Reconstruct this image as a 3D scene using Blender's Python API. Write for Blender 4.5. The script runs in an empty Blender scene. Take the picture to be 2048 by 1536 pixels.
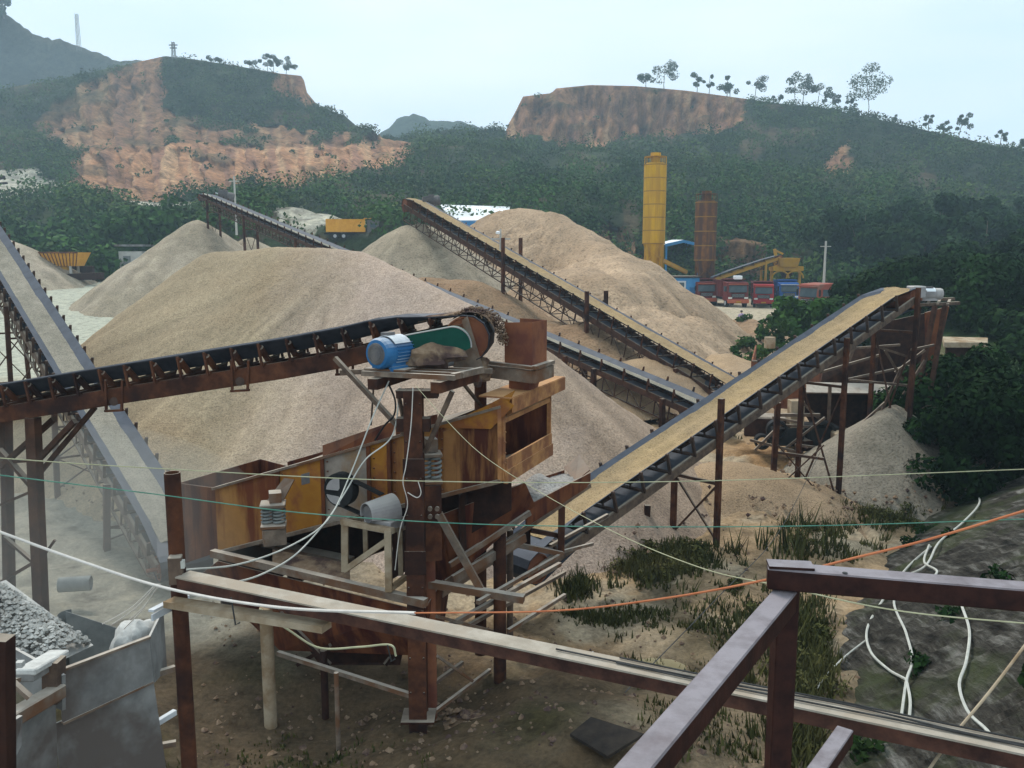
import bpy, math, random
import numpy as np
from mathutils import Vector, Matrix
random.seed(7)
RNG = np.random.default_rng(11)
scene = bpy.context.scene
COL = scene.collection
# ------------------------------------------------------------------ camera geometry
FPX = 1773.0
PITCH = math.radians(8.6)
CAM = Vector((0.0, 0.0, 6.0))
FWD = Vector((0, math.cos(PITCH), -math.sin(PITCH)))
UPV = Vector((0, math.sin(PITCH), math.cos(PITCH)))
RGT = Vector((1, 0, 0))
def ray(px, py):
    return FWD + RGT * ((px - 1024.0) / FPX) + UPV * ((768.0 - py) / FPX)
def D(px, py, d):
    """point seen at photo position px,py whose forward distance is d metres"""
    r = ray(px, py)
    return CAM + r * (d / r.y)
def GZ(px, py, z=0.0):
    """point seen at px,py at height z"""
    r = ray(px, py)
    return CAM + r * ((z - CAM.z) / r.z)
V = Vector
# ------------------------------------------------------------------ noise (numpy)
_P = RNG.permutation(512).astype(np.int64)
_P = np.concatenate([_P, _P, _P])
_G = RNG.random(512)
def vnoise(x, y, z=None):
    x = np.asarray(x, float); y = np.asarray(y, float)
    z = np.zeros_like(x) if z is None else np.asarray(z, float)
    xi = np.floor(x).astype(np.int64); yi = np.floor(y).astype(np.int64); zi = np.floor(z).astype(np.int64)
    fx, fy, fz = x - xi, y - yi, z - zi
    fx = fx * fx * (3 - 2 * fx); fy = fy * fy * (3 - 2 * fy); fz = fz * fz * (3 - 2 * fz)
    def h(a, b, c):
        return _G[_P[_P[_P[a & 511] + (b & 511)] + (c & 511)] & 511]
    r = 0
    for dx in (0, 1):
        for dy in (0, 1):
            for dz in (0, 1):
                w = (fx if dx else 1 - fx) * (fy if dy else 1 - fy) * (fz if dz else 1 - fz)
                r = r + w * h(xi + dx, yi + dy, zi + dz)
    return r * 2 - 1
def fbm(x, y, z=None, octv=4, lac=2.03, gain=0.5):
    s, a, f = 0, 1.0, 1.0
    for i in range(octv):
        s = s + a * vnoise(np.asarray(x) * f + 17.3 * i, np.asarray(y) * f - 9.1 * i, None if z is None else np.asarray(z) * f)
        a *= gain; f *= lac
    return s
def sstep(a, b, x):
    t = np.clip((np.asarray(x, float) - a) / (b - a), 0, 1)
    return t * t * (3 - 2 * t)
# ------------------------------------------------------------------ materials
MATS = {}
class NT:
    def __init__(s, name):
        s.m = bpy.data.materials.new(name); s.m.use_nodes = True
        s.t = s.m.node_tree; s.t.nodes.clear()
        s.out = s.n('ShaderNodeOutputMaterial'); s.b = s.n('ShaderNodeBsdfPrincipled')
        s.l(s.b.outputs[0], s.out.inputs[0]); s.b.inputs['Specular IOR Level'].default_value = 0.12
        s.tc = s.n('ShaderNodeTexCoord')
    def n(s, k): return s.t.nodes.new(k)
    def l(s, a, b): s.t.links.new(a, b)
    def noise(s, scale, detail=6, rough=0.6, stretch=None):
        x = s.n('ShaderNodeTexNoise'); x.inputs['Scale'].default_value = scale
        x.inputs['Detail'].default_value = detail; x.inputs['Roughness'].default_value = rough
        if stretch:
            mp = s.n('ShaderNodeMapping'); mp.inputs['Scale'].default_value = stretch
            s.l(s.tc.outputs['Object'], mp.inputs['Vector']); s.l(mp.outputs[0], x.inputs['Vector'])
        else:
            s.l(s.tc.outputs['Object'], x.inputs['Vector'])
        return x.outputs[0]
    def ramp(s, fac, stops):
        r = s.n('ShaderNodeValToRGB'); e = r.color_ramp.elements
        while len(e) < len(stops): e.new(0.5)
        for i, (p, c) in enumerate(stops):
            e[i].position = p
            e[i].color = (c, c, c, 1) if isinstance(c, (int, float)) else (*c, 1)
        s.l(fac, r.inputs[0]); return r.outputs[0]
    def mix(s, fac, a, b, mode='MIX'):
        x = s.n('ShaderNodeMix'); x.data_type = 'RGBA'; x.blend_type = mode
        for v, i in ((fac, 0), (a, 6), (b, 7)):
            if isinstance(v, (int, float)): x.inputs[i].default_value = v
            elif isinstance(v, tuple): x.inputs[i].default_value = (*v, 1)
            else: s.l(v, x.inputs[i])
        return x.outputs[2]
    def math(s, op, a, b=0.0):
        x = s.n('ShaderNodeMath'); x.operation = op; x.use_clamp = False
        for v, i in ((a, 0), (b, 1)):
            if isinstance(v, (int, float)): x.inputs[i].default_value = v
            else: s.l(v, x.inputs[i])
        return x.outputs[0]
    def upz(s):
        g = s.n('ShaderNodeNewGeometry'); sp = s.n('ShaderNodeSeparateXYZ')
        s.l(g.outputs['Normal'], sp.inputs[0]); return sp.outputs[2]
    def attr(s, name):
        a = s.n('ShaderNodeAttribute'); a.attribute_name = name; return a.outputs['Color']
    def bump(s, h, strength=0.4, dist=0.02):
        b = s.n('ShaderNodeBump'); b.inputs['Strength'].default_value = strength; b.inputs['Distance'].default_value = dist
        s.l(h, b.inputs['Height']); s.l(b.outputs[0], s.b.inputs['Normal'])
    def done(s, col, rough=0.8, metal=0.0):
        if isinstance(col, tuple): s.b.inputs['Base Color'].default_value = (*col, 1)
        else: s.l(col, s.b.inputs['Base Color'])
        if isinstance(rough, (int, float)): s.b.inputs['Roughness'].default_value = rough
        else: s.l(rough, s.b.inputs['Roughness'])
        s.b.inputs['Metallic'].default_value = metal
        MATS[s.m.name] = s.m; return s.m
def m_noise(name, c1, c2, scale=6, rough=0.85, bump=0.3, dust=None, dustamt=0.9, c3=None, scale3=1.2, lo=.35, hi=.65, metal=0.0, bd=0.01, streak=None):
    t = NT(name)
    n = t.noise(scale, 8, 0.65)
    c = t.ramp(n, [(lo, c1), (hi, c2)])
    if c3 is not None:
        n3 = t.noise(scale3, 5, 0.6, streak)
        c = t.mix(t.ramp(n3, [(.45, 0.0), (.6, 1.0)]), c, c3)
    if dust is not None:
        nz = t.upz()
        up = t.ramp(nz, [(.35, 0.0), (.85, 1.0)])
        dn = t.ramp(t.noise(scale * .7, 5), [(.25, 0.45), (.6, 1.0)])
        f = t.math('MULTIPLY', t.math('MULTIPLY', up, dn), dustamt)
        c = t.mix(f, c, dust)
    if bump: t.bump(n, bump, bd)
    return t.done(c, rough, metal)
def m_grain(name, c1, c2, tint, grain=25, big=0.35, bump=0.6, bd=0.03, rill=None, tone=False):
    """loose crushed stone / sand: fine speckle over large soft patches"""
    t = NT(name)
    big_n = t.noise(big, 5, 0.6)
    base = t.mix(t.ramp(big_n, [(.38, 0.0), (.62, 1.0)]), c1, c2)
    mid = t.ramp(t.noise(big * 7, 4, 0.6), [(.3, (.80, .80, .80)), (.7, (1.12, 1.12, 1.12))])
    base = t.mix(1.0, base, mid, 'MULTIPLY')
    g = t.noise(grain, 3, 0.7)
    sp = t.ramp(g, [(.28, (.45, .43, .42)), (.5, (1, 1, 1)), (.72, tint)])
    c = t.mix(1.0, base, sp, 'MULTIPLY')
    if tone: c = t.mix(1.0, c, t.attr('tone'), 'MULTIPLY')
    if rill:
        rn = t.noise(1.0, 4, 0.55, rill)
        c = t.mix(t.ramp(rn, [(.30, 1.0), (.38, 0.0)]), c, (0.10, .075, .06))
    t.bump(t.math('ADD', t.math('MULTIPLY', g, 1.0), t.noise(grain * .25, 4)), bump, bd)
    return t.done(c, 0.95)
TAN_DUST = (.42, .36, .29)
PALE_DUST = (.55, .52, .48)
m_noise('rust', (.055, .022, .015), (.135, .052, .026), 5, .85, .4, dust=TAN_DUST, dustamt=.75, c3=(.03, .015, .013), scale3=1.4)
m_noise('rust_dark', (.022, .011, .010), (.055, .024, .016), 5, .8, .4, dust=TAN_DUST, dustamt=.7)
m_noise('rust_thin', (.04, .022, .018), (.10, .048, .03), 4, .85, .3, dust=(.36, .31, .25), dustamt=.7)
m_noise('dusty_steel', (.13, .10, .08), (.25, .19, .145), 6, .9, .3, dust=(.52, .46, .39), dustamt=.9, c3=(.16, .08, .045), scale3=2.0)
m_noise('brace_steel', (.08, .055, .045), (.18, .125, .09), 6, .9, .3, dust=TAN_DUST, dustamt=.9)
m_noise('grey_steel', (.15, .145, .14), (.27, .265, .255), 3, .75, .2, dust=PALE_DUST, dustamt=.85, c3=(.12, .10, .09), scale3=1.2)
m_noise('rail_paint', (.018, .008, .008), (.045, .017, .013), 22, .55, .5, dust=(.27, .245, .265), dustamt=.94, bd=.003)
m_noise('belt_rubber', (.022, .023, .03), (.05, .05, .06), 4, .65, .1, dust=(.20, .20, .22), dustamt=.75)
m_noise('belt_pale', (.018, .02, .028), (.035, .038, .05), 4, .6, .1, dust=(.09, .10, .125), dustamt=.95)
m_noise('roller', (.05, .035, .03), (.10, .06, .045), 8, .6, .1)
m_noise('orange_panel', (.27, .125, .04), (.40, .19, .058), 1.6, .75, .15, c3=(.15, .045, .02), scale3=1.1, streak=(2.6, 2.6, .45), dust=TAN_DUST, dustamt=.8)
m_noise('orange_edge', (.36, .16, .06), (.48, .24, .10), 5, .75, .2, c3=(.24, .10, .05), scale3=3, dust=(.60, .36, .18), dustamt=.6)
m_noise('rust_streaked', (.26, .12, .045), (.36, .17, .06), 2, .8, .2, c3=(.075, .022, .014), scale3=1.5, streak=(2.4, 2.4, .35), dust=TAN_DUST, dustamt=.7)
m_noise('yellow_patch', (.34, .14, .02), (.44, .20, .03), 3, .7, .1, c3=(.25, .09, .03), scale3=3)
m_noise('worn_grey_patch', (.24, .20, .17), (.35, .29, .24), 5, .85, .2, c3=(.28, .17, .09), scale3=2)
m_noise('rust_panel', (.10, .032, .018), (.20, .07, .028), 2, .8, .3, c3=(.06, .016, .012), scale3=1.3, streak=(3, 3, .5), dust=TAN_DUST, dustamt=.7)
m_noise('rust_chute', (.20, .075, .04), (.30, .12, .06), 4, .9, .3, c3=(.14, .05, .035), scale3=2)
m_noise('blue_paint', (.02, .11, .27), (.04, .16, .34), 6, .45, .1, dust=(.60, .60, .58), dustamt=.6)
m_noise('motor_cap', (.10, .10, .11), (.18, .16, .15), 8, .6, .1)
m_noise('pale_metal', (.5, .52, .55), (.66, .68, .7), 8, .5, .1)
m_noise('guard_grey', (.30, .28, .28), (.42, .39, .38), 4, .7, .1, dust=PALE_DUST, dustamt=.7)
m_noise('green_paint', (.003, .045, .032), (.007, .072, .05), 5, .5, .1, dust=(.45, .5, .44), dustamt=.4)
m_noise('dust_heap', (.19, .12, .075), (.30, .215, .145), 9, .95, .6, c3=(.08, .05, .045), scale3=3)
m_noise('rubber_black', (.012, .012, .014), (.03, .03, .03), 5, .7, .1)
m_noise('hose_white', (.42, .42, .38), (.56, .55, .50), 9, .6, .1)
m_noise('cord_pale', (.60, .55, .50), (.72, .66, .60), 9, .7, 0)
m_noise('cord_orange', (.42, .13, .06), (.52, .19, .09), 9, .7, 0)
m_noise('cord_green', (.06, .20, .15), (.14, .30, .22), 9, .7, 0)
m_noise('cord_lime', (.36, .35, .22), (.48, .46, .30), 9, .7, 0)
m_noise('cord_dark', (.03, .03, .03), (.06, .06, .06), 9, .7, 0)
m_noise('concrete_post', (.33, .26, .18), (.44, .35, .25), 7, .95, .3, c3=(.25, .17, .10), scale3=2)
m_noise('silo_yellow', (.60, .32, .012), (.70, .39, .02), .6, .6, .05, c3=(.50, .26, .02), scale3=1.0, streak=(1.4, 1.4, .12))
m_noise('silo_rust', (.13, .05, .018), (.24, .095, .02), 1.6, .8, .1, c3=(.09, .04, .025), scale3=1.0, streak=(1.8, 1.8, .14), lo=.4, hi=.6)
m_noise('silo_band', (.28, .14, .02), (.36, .19, .03), 2, .6, 0)
m_noise('pale_plate', (.30, .26, .21), (.43, .38, .32), 7, .9, .3, c3=(.34, .28, .22), scale3=2.5, streak=(1, 1, 1))
m_noise('beam_paint', (.035, .018, .016), (.11, .05, .035), 6, .8, .3, dust=PALE_DUST, dustamt=.9)
m_noise('yellow_paint', (.42, .22, .015), (.52, .29, .03), 3, .6, .05, c3=(.40, .22, .05), scale3=1.5)
m_noise('orange_paint', (.66, .30, .03), (.76, .38, .05), 2, .65, .05)
m_noise('truck_red', (.30, .02, .025), (.38, .03, .03), 3, .45, .05)
m_noise('truck_maroon', (.12, .02, .02), (.18, .035, .028), 3, .55, .05)
m_noise('truck_orange', (.42, .10, .05), (.50, .14, .07), 3, .5, .05)
m_noise('truck_blue', (.025, .09, .30), (.04, .13, .38), 3, .5, .05)
m_noise('bed_red', (.28, .07, .05), (.36, .10, .07), 2, .7, .1, c3=(.25, .12, .09), scale3=1)
m_noise('tyre', (.015, .015, .015), (.03, .03, .03), 5, .8, .1)
m_noise('glass_dark', (.06, .09, .11), (.10, .13, .15), 1, .12, 0)
m_noise('chrome_grey', (.35, .36, .38), (.45, .46, .48), 5, .4, 0)
m_noise('lamp_glass', (.7, .7, .65), (.8, .8, .75), 5, .2, 0)
m_noise('white_sheet', (.80, .82, .84), (.88, .9, .92), .6, .5, 0)
m_noise('blue_sheet', (.04, .20, .45), (.06, .26, .52), 2, .5, 0)
m_noise('pale_wall', (.42, .40, .37), (.52, .50, .46), 2, .9, .1)
m_noise('bark', (.10, .08, .06), (.20, .16, .12), 8, .9, .3)
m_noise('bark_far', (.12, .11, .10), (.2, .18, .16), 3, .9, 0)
m_noise('skin', (.42, .26, .18), (.46, .29, .2), 5, .6, 0)
m_noise('cloth_lilac', (.42, .33, .50), (.50, .40, .58), 9, .9, 0)
m_noise('cloth_pale', (.42, .36, .36), (.5, .43, .42), 9, .9, 0)
m_noise('hair_black', (.015, .012, .01), (.03, .025, .02), 9, .6, 0)
m_noise('dark_sheet', (.022, .018, .016), (.05, .038, .03), 5, .8, .2)
m_noise('dust_pale', (.42, .41, .39), (.58, .57, .54), 12, .95, .6, bd=.02)
m_noise('stone_grey', (.15, .14, .125), (.37, .355, .32), 5, .9, .5, dust=(.6, .6, .58), dustamt=.5)
m_noise('pipe_grey', (.17, .18, .18), (.26, .27, .26), 5, .8, .1)
m_noise('cover_sheet', (.05, .05, .07), (.09, .09, .11), 5, .5, .2, dust=(.3, .3, .34), dustamt=.7)
m_grain('sand_tan', (.42, .29, .175), (.36, .26, .17), (1.25, 1.2, 1.15), 26, .16, .7, .05, tone=True)
m_grain('sand_belt', (.38, .27, .145), (.33, .24, .14), (1.15, 1.12, 1.05), 34, .6, .5, .02)
m_grain('gravel_belt', (.24, .22, .175), (.31, .28, .225), (1.3, 1.25, 1.25), 30, .6, .8, .02)
m_grain('gravel_pink', (.47, .38, .33), (.40, .32, .27), (1.3, 1.25, 1.25), 22, .35, .8, .05)
m_grain('gravel_grey', (.33, .31, .29), (.42, .40, .38), (1.3, 1.25, 1.2), 24, .4, .8, .05)
m_grain('sand_far', (.38, .265, .17), (.44, .315, .21), (1.15, 1.1, 1.1), 6, .12, .6, .12, tone=True)
m_grain('sand_pale', (.34, .28, .20), (.41, .34, .255), (1.15, 1.1, 1.1), 9, .18, .6, .1, tone=True)
m_grain('sand_brown', (.27, .17, .10), (.34, .23, .14), (1.15, 1.1, 1.1), 9, .25, .6, .1, tone=True)
m_grain('sand_grey', (.21, .185, .145), (.28, .245, .195), (1.15, 1.1, 1.1), 16, .5, .6, .05, tone=True)  # duller grey sand of the small cones at the right
# leaves: tint attribute
def m_leaf(name, dark, light, yellow):
    t = NT(name)
    a = t.attr('tint')
    n = t.noise(.35, 3)
    c = t.mix(a, dark, light)
    c = t.mix(t.ramp(n, [(.5, 0.0), (.75, .6)]), c, yellow)
    t.b.inputs['Specular IOR Level'].default_value = 0.02
    return t.done(c, 0.7)
m_leaf('leaf_dark', (.004, .010, .004), (.022, .055, .014), (.035, .055, .016))
m_leaf('leaf_mid', (.012, .038, .010), (.058, .13, .026), (.08, .11, .035))
m_leaf('leaf_far', (.020, .044, .016), (.080, .128, .036), (.12, .10, .045))
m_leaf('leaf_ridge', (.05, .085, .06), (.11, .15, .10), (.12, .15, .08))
m_leaf('leaf_wood2', (.02, .045, .014), (.085, .14, .03), (.11, .13, .035))
m_leaf('grass_blade', (.03, .036, .012), (.10, .10, .035), (.17, .14, .06))
m_leaf('leaf_wood', (.006, .018, .007), (.03, .068, .02), (.05, .07, .022))
# ------------------------------------------------------------------ mesh builder
class MB:
    def __init__(s): s.v = []; s.f = []
    def add(s, vs, fs):
        o = len(s.v); s.v += [tuple(p) for p in vs]; s.f += [tuple(i + o for i in f) for f in fs]; return s
    def hexa(s, c):  # 8 corners: bottom 0-3 loop, top 4-7 loop
        return s.add(c, [(3, 2, 1, 0), (4, 5, 6, 7), (0, 1, 5, 4), (1, 2, 6, 5), (2, 3, 7, 6), (3, 0, 4, 7)])
    def box(s, c, size, rz=0.0):
        c = V(c); x, y, z = (k / 2 for k in size); R = Matrix.Rotation(rz, 3, 'Z')
        return s.hexa([c + R @ V(p) for p in ((-x, -y, -z), (x, -y, -z), (x, y, -z), (-x, y, -z), (-x, -y, z), (x, -y, z), (x, y, z), (-x, y, z))])
    def obox(s, o, ax, ay, az):
        """box from corner-centre o with half vectors"""
        return s.hexa([o - ax - ay - az, o + ax - ay - az, o + ax + ay - az, o - ax + ay - az, o - ax - ay + az, o + ax - ay + az, o + ax + ay + az, o - ax + ay + az])
    def beam(s, p, q, w, h, up=V((0, 0, 1))):
        p, q = V(p), V(q); d = (q - p)
        L = d.length; d.normalize()
        sd = d.cross(up)
        if sd.length < 1e-3: sd = d.cross(V((0, 1, 0)))
        sd.normalize(); n = sd.cross(d).normalized()
        return s.obox((p + q) / 2, d * (L / 2), sd * (w / 2), n * (h / 2))
    def channel(s, p, q, w, h, t=0.012, up=V((0, 0, 1)), flip=1):
        """C-section: web plus two flanges"""
        p, q = V(p), V(q); d = (q - p).normalized(); sd = d.cross(up).normalized(); n = sd.cross(d).normalized()
        L2 = (q - p).length / 2; m = (p + q) / 2
        s.obox(m, d * L2, sd * (t / 2), n * (h / 2))
        s.obox(m + n * (h / 2 + t / 2) + sd * (flip * w / 2), d * L2, sd * (w / 2), n * (t / 2))
        s.obox(m - n * (h / 2 + t / 2) + sd * (flip * w / 2), d * L2, sd * (w / 2), n * (t / 2))
        return s
    def tube(s, p, q, r, n=10, r2=None, caps=True):
        p, q = V(p), V(q); d = (q - p).normalized(); r2 = r if r2 is None else r2
        a = d.orthogonal().normalized(); b = d.cross(a)
        vs = []
        for c, rr in ((p, r), (q, r2)):
            for i in range(n):
                t = 2 * math.pi * i / n; vs.append(c + (a * math.cos(t) + b * math.sin(t)) * rr)
        fs = [(i, (i + 1) % n, n + (i + 1) % n, n + i) for i in range(n)]
        if caps: fs += [tuple(range(n - 1, -1, -1)), tuple(range(n, 2 * n))]
        return s.add(vs, fs)
    def pipe(s, p, q, r, t, n=16):
        """open hollow pipe"""
        p, q = V(p), V(q); d = (q - p).normalized(); a = d.orthogonal().normalized(); b = d.cross(a); vs = []
        for c, rr in ((p, r), (q, r), (q, r - t), (p, r - t)):
            for i in range(n):
                u = 2 * math.pi * i / n; vs.append(c + (a * math.cos(u) + b * math.sin(u)) * rr)
        fs = []
        for k in range(4):
            k2 = (k + 1) % 4
            fs += [(k * n + i, k * n + (i + 1) % n, k2 * n + (i + 1) % n, k2 * n + i) for i in range(n)]
        return s.add(vs, fs)
    def polytube(s, pts, r, n=6):
        pts = [V(p) for p in pts]; vs = []; prev = None
        for i, p in enumerate(pts):
            d = (pts[min(i + 1, len(pts) - 1)] - pts[max(i - 1, 0)]).normalized()
            a = d.orthogonal().normalized() if prev is None else (prev - d * prev.dot(d)).normalized()
            prev = a; b = d.cross(a)
            rr = r[i] if isinstance(r, (list, tuple)) else r
            for k in range(n):
                t = 2 * math.pi * k / n; vs.append(p + (a * math.cos(t) + b * math.sin(t)) * rr)
        fs = []
        for i in range(len(pts) - 1):
            fs += [(i * n + k, i * n + (k + 1) % n, (i + 1) * n + (k + 1) % n, (i + 1) * n + k) for k in range(n)]
        fs += [tuple(range(n - 1, -1, -1)), tuple(range((len(pts) - 1) * n, len(pts) * n))]
        return s.add(vs, fs)
    def slab(s, poly, th, nrm=None):
        """planar polygon thickened by th along its normal (both sides)"""
        poly = [V(p) for p in poly]
        if nrm is None:
            nrm = V((0, 0, 0))
            for i in range(len(poly)):
                a, b = poly[i], poly[(i + 1) % len(poly)]
                nrm += a.cross(b)
            nrm.normalize()
        n = len(poly); vs = [p + nrm * th / 2 for p in poly] + [p - nrm * th / 2 for p in poly]
        fs = [tuple(range(n)), tuple(range(2 * n - 1, n - 1, -1))] + [(i, n + i, n + (i + 1) % n, (i + 1) % n) for i in range(n)]
        return s.add(vs, fs)
    def lathe(s, base, prof, n=16, axis=V((0, 0, 1))):
        base = V(base); axis = axis.normalized(); a = axis.orthogonal().normalized(); b = axis.cross(a); vs = []
        for r, z in prof:
            for i in range(n):
                t = 2 * math.pi * i / n; vs.append(base + axis * z + (a * math.cos(t) + b * math.sin(t)) * max(r, 1e-4))
        m = len(prof); fs = []
        for k in range(m - 1):
            fs += [(k * n + i, k * n + (i + 1) % n, (k + 1) * n + (i + 1) % n, (k + 1) * n + i) for i in range(n)]
        fs += [tuple(range(n - 1, -1, -1)), tuple(range((m - 1) * n, m * n))]
        return s.add(vs, fs)
    def coil(s, p, q, R, r, turns, n=5):
        p, q = V(p), V(q); d = (q - p).normalized(); a = d.orthogonal().normalized(); b = d.cross(a); N = int(turns * 12)
        pts = [p + (q - p) * (i / N) + (a * math.cos(2 * math.pi * turns * i / N) + b * math.sin(2 * math.pi * turns * i / N)) * R for i in range(N + 1)]
        return s.polytube(pts, r, n)
def link(o, parent=None):
    COL.objects.link(o)
    if parent: o.parent = parent
def wloc(o):
    p = V((0, 0, 0))
    while o is not None: p += o.location; o = o.parent
    return p
def part(name, mb, m, parent=None, loc=None, smooth=False, label=None, bevel=0):
    me = bpy.data.meshes.new(name)
    org = wloc(parent) if parent else (V(loc) if loc is not None else V((0, 0, 0)))
    me.from_pydata([(a - org.x, b - org.y, c - org.z) for a, b, c in mb.v], [], mb.f); me.update()
    me.materials.append(MATS[m])
    if smooth:
        me.polygons.foreach_set('use_smooth', [True] * len(me.polygons)); me.set_sharp_from_angle(angle=math.radians(42))
    o = bpy.data.objects.new(name, me); link(o, parent)
    if parent is None: o.location = org
    if label: o['label'] = label
    if bevel:
        b = o.modifiers.new('edge', 'BEVEL'); b.width = bevel; b.segments = 1; b.limit_method = 'ANGLE'
    return o
def tag(o, label=None, cat=None, group=None, kind=None):
    if label: o['label'] = label
    if cat: o['category'] = cat
    if group: o['group'] = group
    if kind: o['kind'] = kind
    return o
def thing(name, label, cat, loc=(0, 0, 0), group=None):
    o = bpy.data.objects.new(name, None); o.empty_display_size = .3; COL.objects.link(o); o.location = loc
    return tag(o, label, cat, group)
def solo(name, mb, m, label, cat, group=None, smooth=False, loc=None, bevel=0):
    if loc is None:
        a = np.array(mb.v); loc = ((a[:, 0].min() + a[:, 0].max()) / 2, (a[:, 1].min() + a[:, 1].max()) / 2, a[:, 2].min())
    return tag(part(name, mb, m, None, loc, smooth, bevel=bevel), label, cat, group)
def np_mesh(name, verts, faces4, m, attrs=None, smooth=True, loc=(0, 0, 0), parent=None):
    """fast mesh of quads from numpy arrays"""
    me = bpy.data.meshes.new(name); nv, nf = len(verts), len(faces4)
    vv = verts - np.array(loc)
    me.vertices.add(nv); me.vertices.foreach_set('co', vv.astype(np.float32).ravel())
    me.loops.add(nf * 4); me.loops.foreach_set('vertex_index', faces4.astype(np.int32).ravel())
    me.polygons.add(nf); me.polygons.foreach_set('loop_start', np.arange(0, nf * 4, 4, dtype=np.int32))
    me.polygons.foreach_set('loop_total', np.full(nf, 4, np.int32))
    me.polygons.foreach_set('use_smooth', np.full(nf, smooth))
    me.update(calc_edges=True)
    for k, a in (attrs or {}).items():
        c = me.color_attributes.new(k, 'FLOAT_COLOR', 'POINT')
        a = np.asarray(a, float)
        if a.ndim == 1: a = np.stack([a, a, a], 1)
        c.data.foreach_set('color', np.concatenate([a, np.ones((nv, 1))], 1).astype(np.float32).ravel())
    me.materials.append(MATS[m])
    o = bpy.data.objects.new(name, me); link(o, parent)
    if parent is None: o.location = loc
    return o
def grid_faces(nr, nc):
    i = np.arange(nr - 1)[:, None] * nc + np.arange(nc - 1)[None, :]
    return np.stack([i, i + 1, i + nc + 1, i + nc], -1).reshape(-1, 4)
def leafcloud(cen, rad, n_per, size, flat=0.8, rng=RNG, tint_rng=(0, 1), hollow=.35, tks=None):
    """rhombic leaves spread through ellipsoidal clumps; returns verts, faces, tint"""
    cen = np.asarray(cen, float); K = len(cen); rad = np.broadcast_to(np.asarray(rad, float), (K,)); size = np.broadcast_to(np.asarray(size, float), (K,))
    N = K * n_per; c = np.repeat(cen, n_per, 0); r = np.repeat(rad, n_per); sz = np.repeat(size, n_per) * rng.uniform(.6, 1.4, N)
    d = rng.normal(size=(N, 3)); d /= np.linalg.norm(d, axis=1)[:, None]
    q = rng.uniform(hollow, 1, N) ** .5
    off = d * (r * q)[:, None]; off[:, 2] *= flat
    p = c + off
    nrm = d + rng.normal(scale=.6, size=(N, 3)); nrm[:, 2] += .3; nrm /= np.linalg.norm(nrm, axis=1)[:, None]
    t = np.cross(nrm, rng.normal(size=(N, 3))); t /= np.linalg.norm(t, axis=1)[:, None] + 1e-9
    b = np.cross(nrm, t)
    vs = np.stack([p - t * sz[:, None], p - b * sz[:, None] * .55, p + t * sz[:, None], p + b * sz[:, None] * .55], 1).reshape(-1, 3)
    fs = np.arange(N * 4).reshape(-1, 4)
    tk = np.repeat(rng.uniform(*tint_rng, K) if tks is None else tks, n_per); tint = np.clip(tk * .6 + rng.uniform(0, .4, N), 0, 1)
    return vs, fs, np.repeat(tint, 4)
# ------------------------------------------------------------------ ground
def seg_dist(x, y, pts):
    """distance to polyline and interpolated third value"""
    best = np.full(np.shape(x), 1e9); val = np.zeros(np.shape(x))
    if len(pts) == 1: pts = [pts[0], (pts[0][0] + .01, pts[0][1], pts[0][2])]
    for (ax, ay, az), (bx, by, bz) in zip(pts[:-1], pts[1:]):
        dx, dy = bx - ax, by - ay; L = dx * dx + dy * dy + 1e-9
        t = np.clip(((x - ax) * dx + (y - ay) * dy) / L, 0, 1)
        d = np.hypot(x - ax - t * dx, y - ay - t * dy)
        # choose by resulting height, so that ridges join cleanly
        h = az + t * (bz - az); sc = h - .74 * d; bs = val - .74 * best
        m = sc > bs; best = np.where(m, d, best); val = np.where(m, h, val)
    return best, val
def ground_z(x, y):
    x = np.asarray(x, float); y = np.asarray(y, float)
    z = .18 * fbm(x * .22, y * .22, octv=4) + (.085 * fbm(x * 1.3, y * 1.3, octv=3) + .035 * fbm(x * 4.1, y * 4.1, octv=2)) * sstep(50, 18, y)
    z = z + sstep(42, 100, y) * 2.6 * sstep(6, -14, x)          # the yard climbs away at the left
    z = z + np.clip((x - 15) * .26, 0, 9) * sstep(20, 30, y) * sstep(110, 60, y) * sstep(15, 18, x - (y - 30) * .28)
    # churned mud in front of the screen
    z = z + .35 * np.exp(-((x - .9) ** 2 + (y - 10.0) ** 2) / 2.2) - .3 * np.exp(-((x + 2.2) ** 2 / 4 + (y - 11.2) ** 2 / 1.5))
    # rills cut through the sand to the right of the long belts
    r = np.abs(fbm(x * .45 + 3, y * .28, octv=3)); z = z - .28 * sstep(.16, .0, r) * sstep(4, 7, x) * sstep(34, 24, y) * sstep(12, 15, y)
    return z
xs = np.concatenate([np.linspace(-150, -24, 40)[:-1], np.linspace(-24, 24, 330), np.linspace(24, 150, 40)[1:]])
ys = np.concatenate([np.linspace(-6, 7, 14)[:-1], np.linspace(7, 34, 230), np.linspace(34, 130, 130)[1:], np.linspace(130, 700, 12)[1:]])
X, Y = np.meshgrid(xs, ys)
Z = ground_z(X, Y); Z = np.where(Y > 128, -4, Z)
nz = fbm(X * .12 + 5, Y * .12, octv=4); nf = fbm(X * .8, Y * .8, octv=4)
tan = np.array([.32, .225, .135]); pale = np.array([.41, .345, .25]); mud = np.array([.085, .058, .034]); olive = np.array([.062, .052, .022]); orange = np.array([.33, .20, .10]); green = np.array([.03, .055, .018]); white = np.array([.42, .42, .34])
c = tan[None, None] * (1 + .18 * nf[..., None]) + (orange - tan) * sstep(-.2, .5, nz)[..., None]
def blend(c, col, w): return c + (col - c) * np.clip(w, 0, 1)[..., None]
c = blend(c, pale, sstep(.1, .45, nf) * .6)
c = blend(c, white, sstep(-6, -14, X) * sstep(34, 44, Y))                             # pale stone dust flats, left
c = blend(c, np.array([.27, .25, .20]), sstep(-1, -5, X) * sstep(30, 20, Y))           # dusty floor under the left belts
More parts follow.
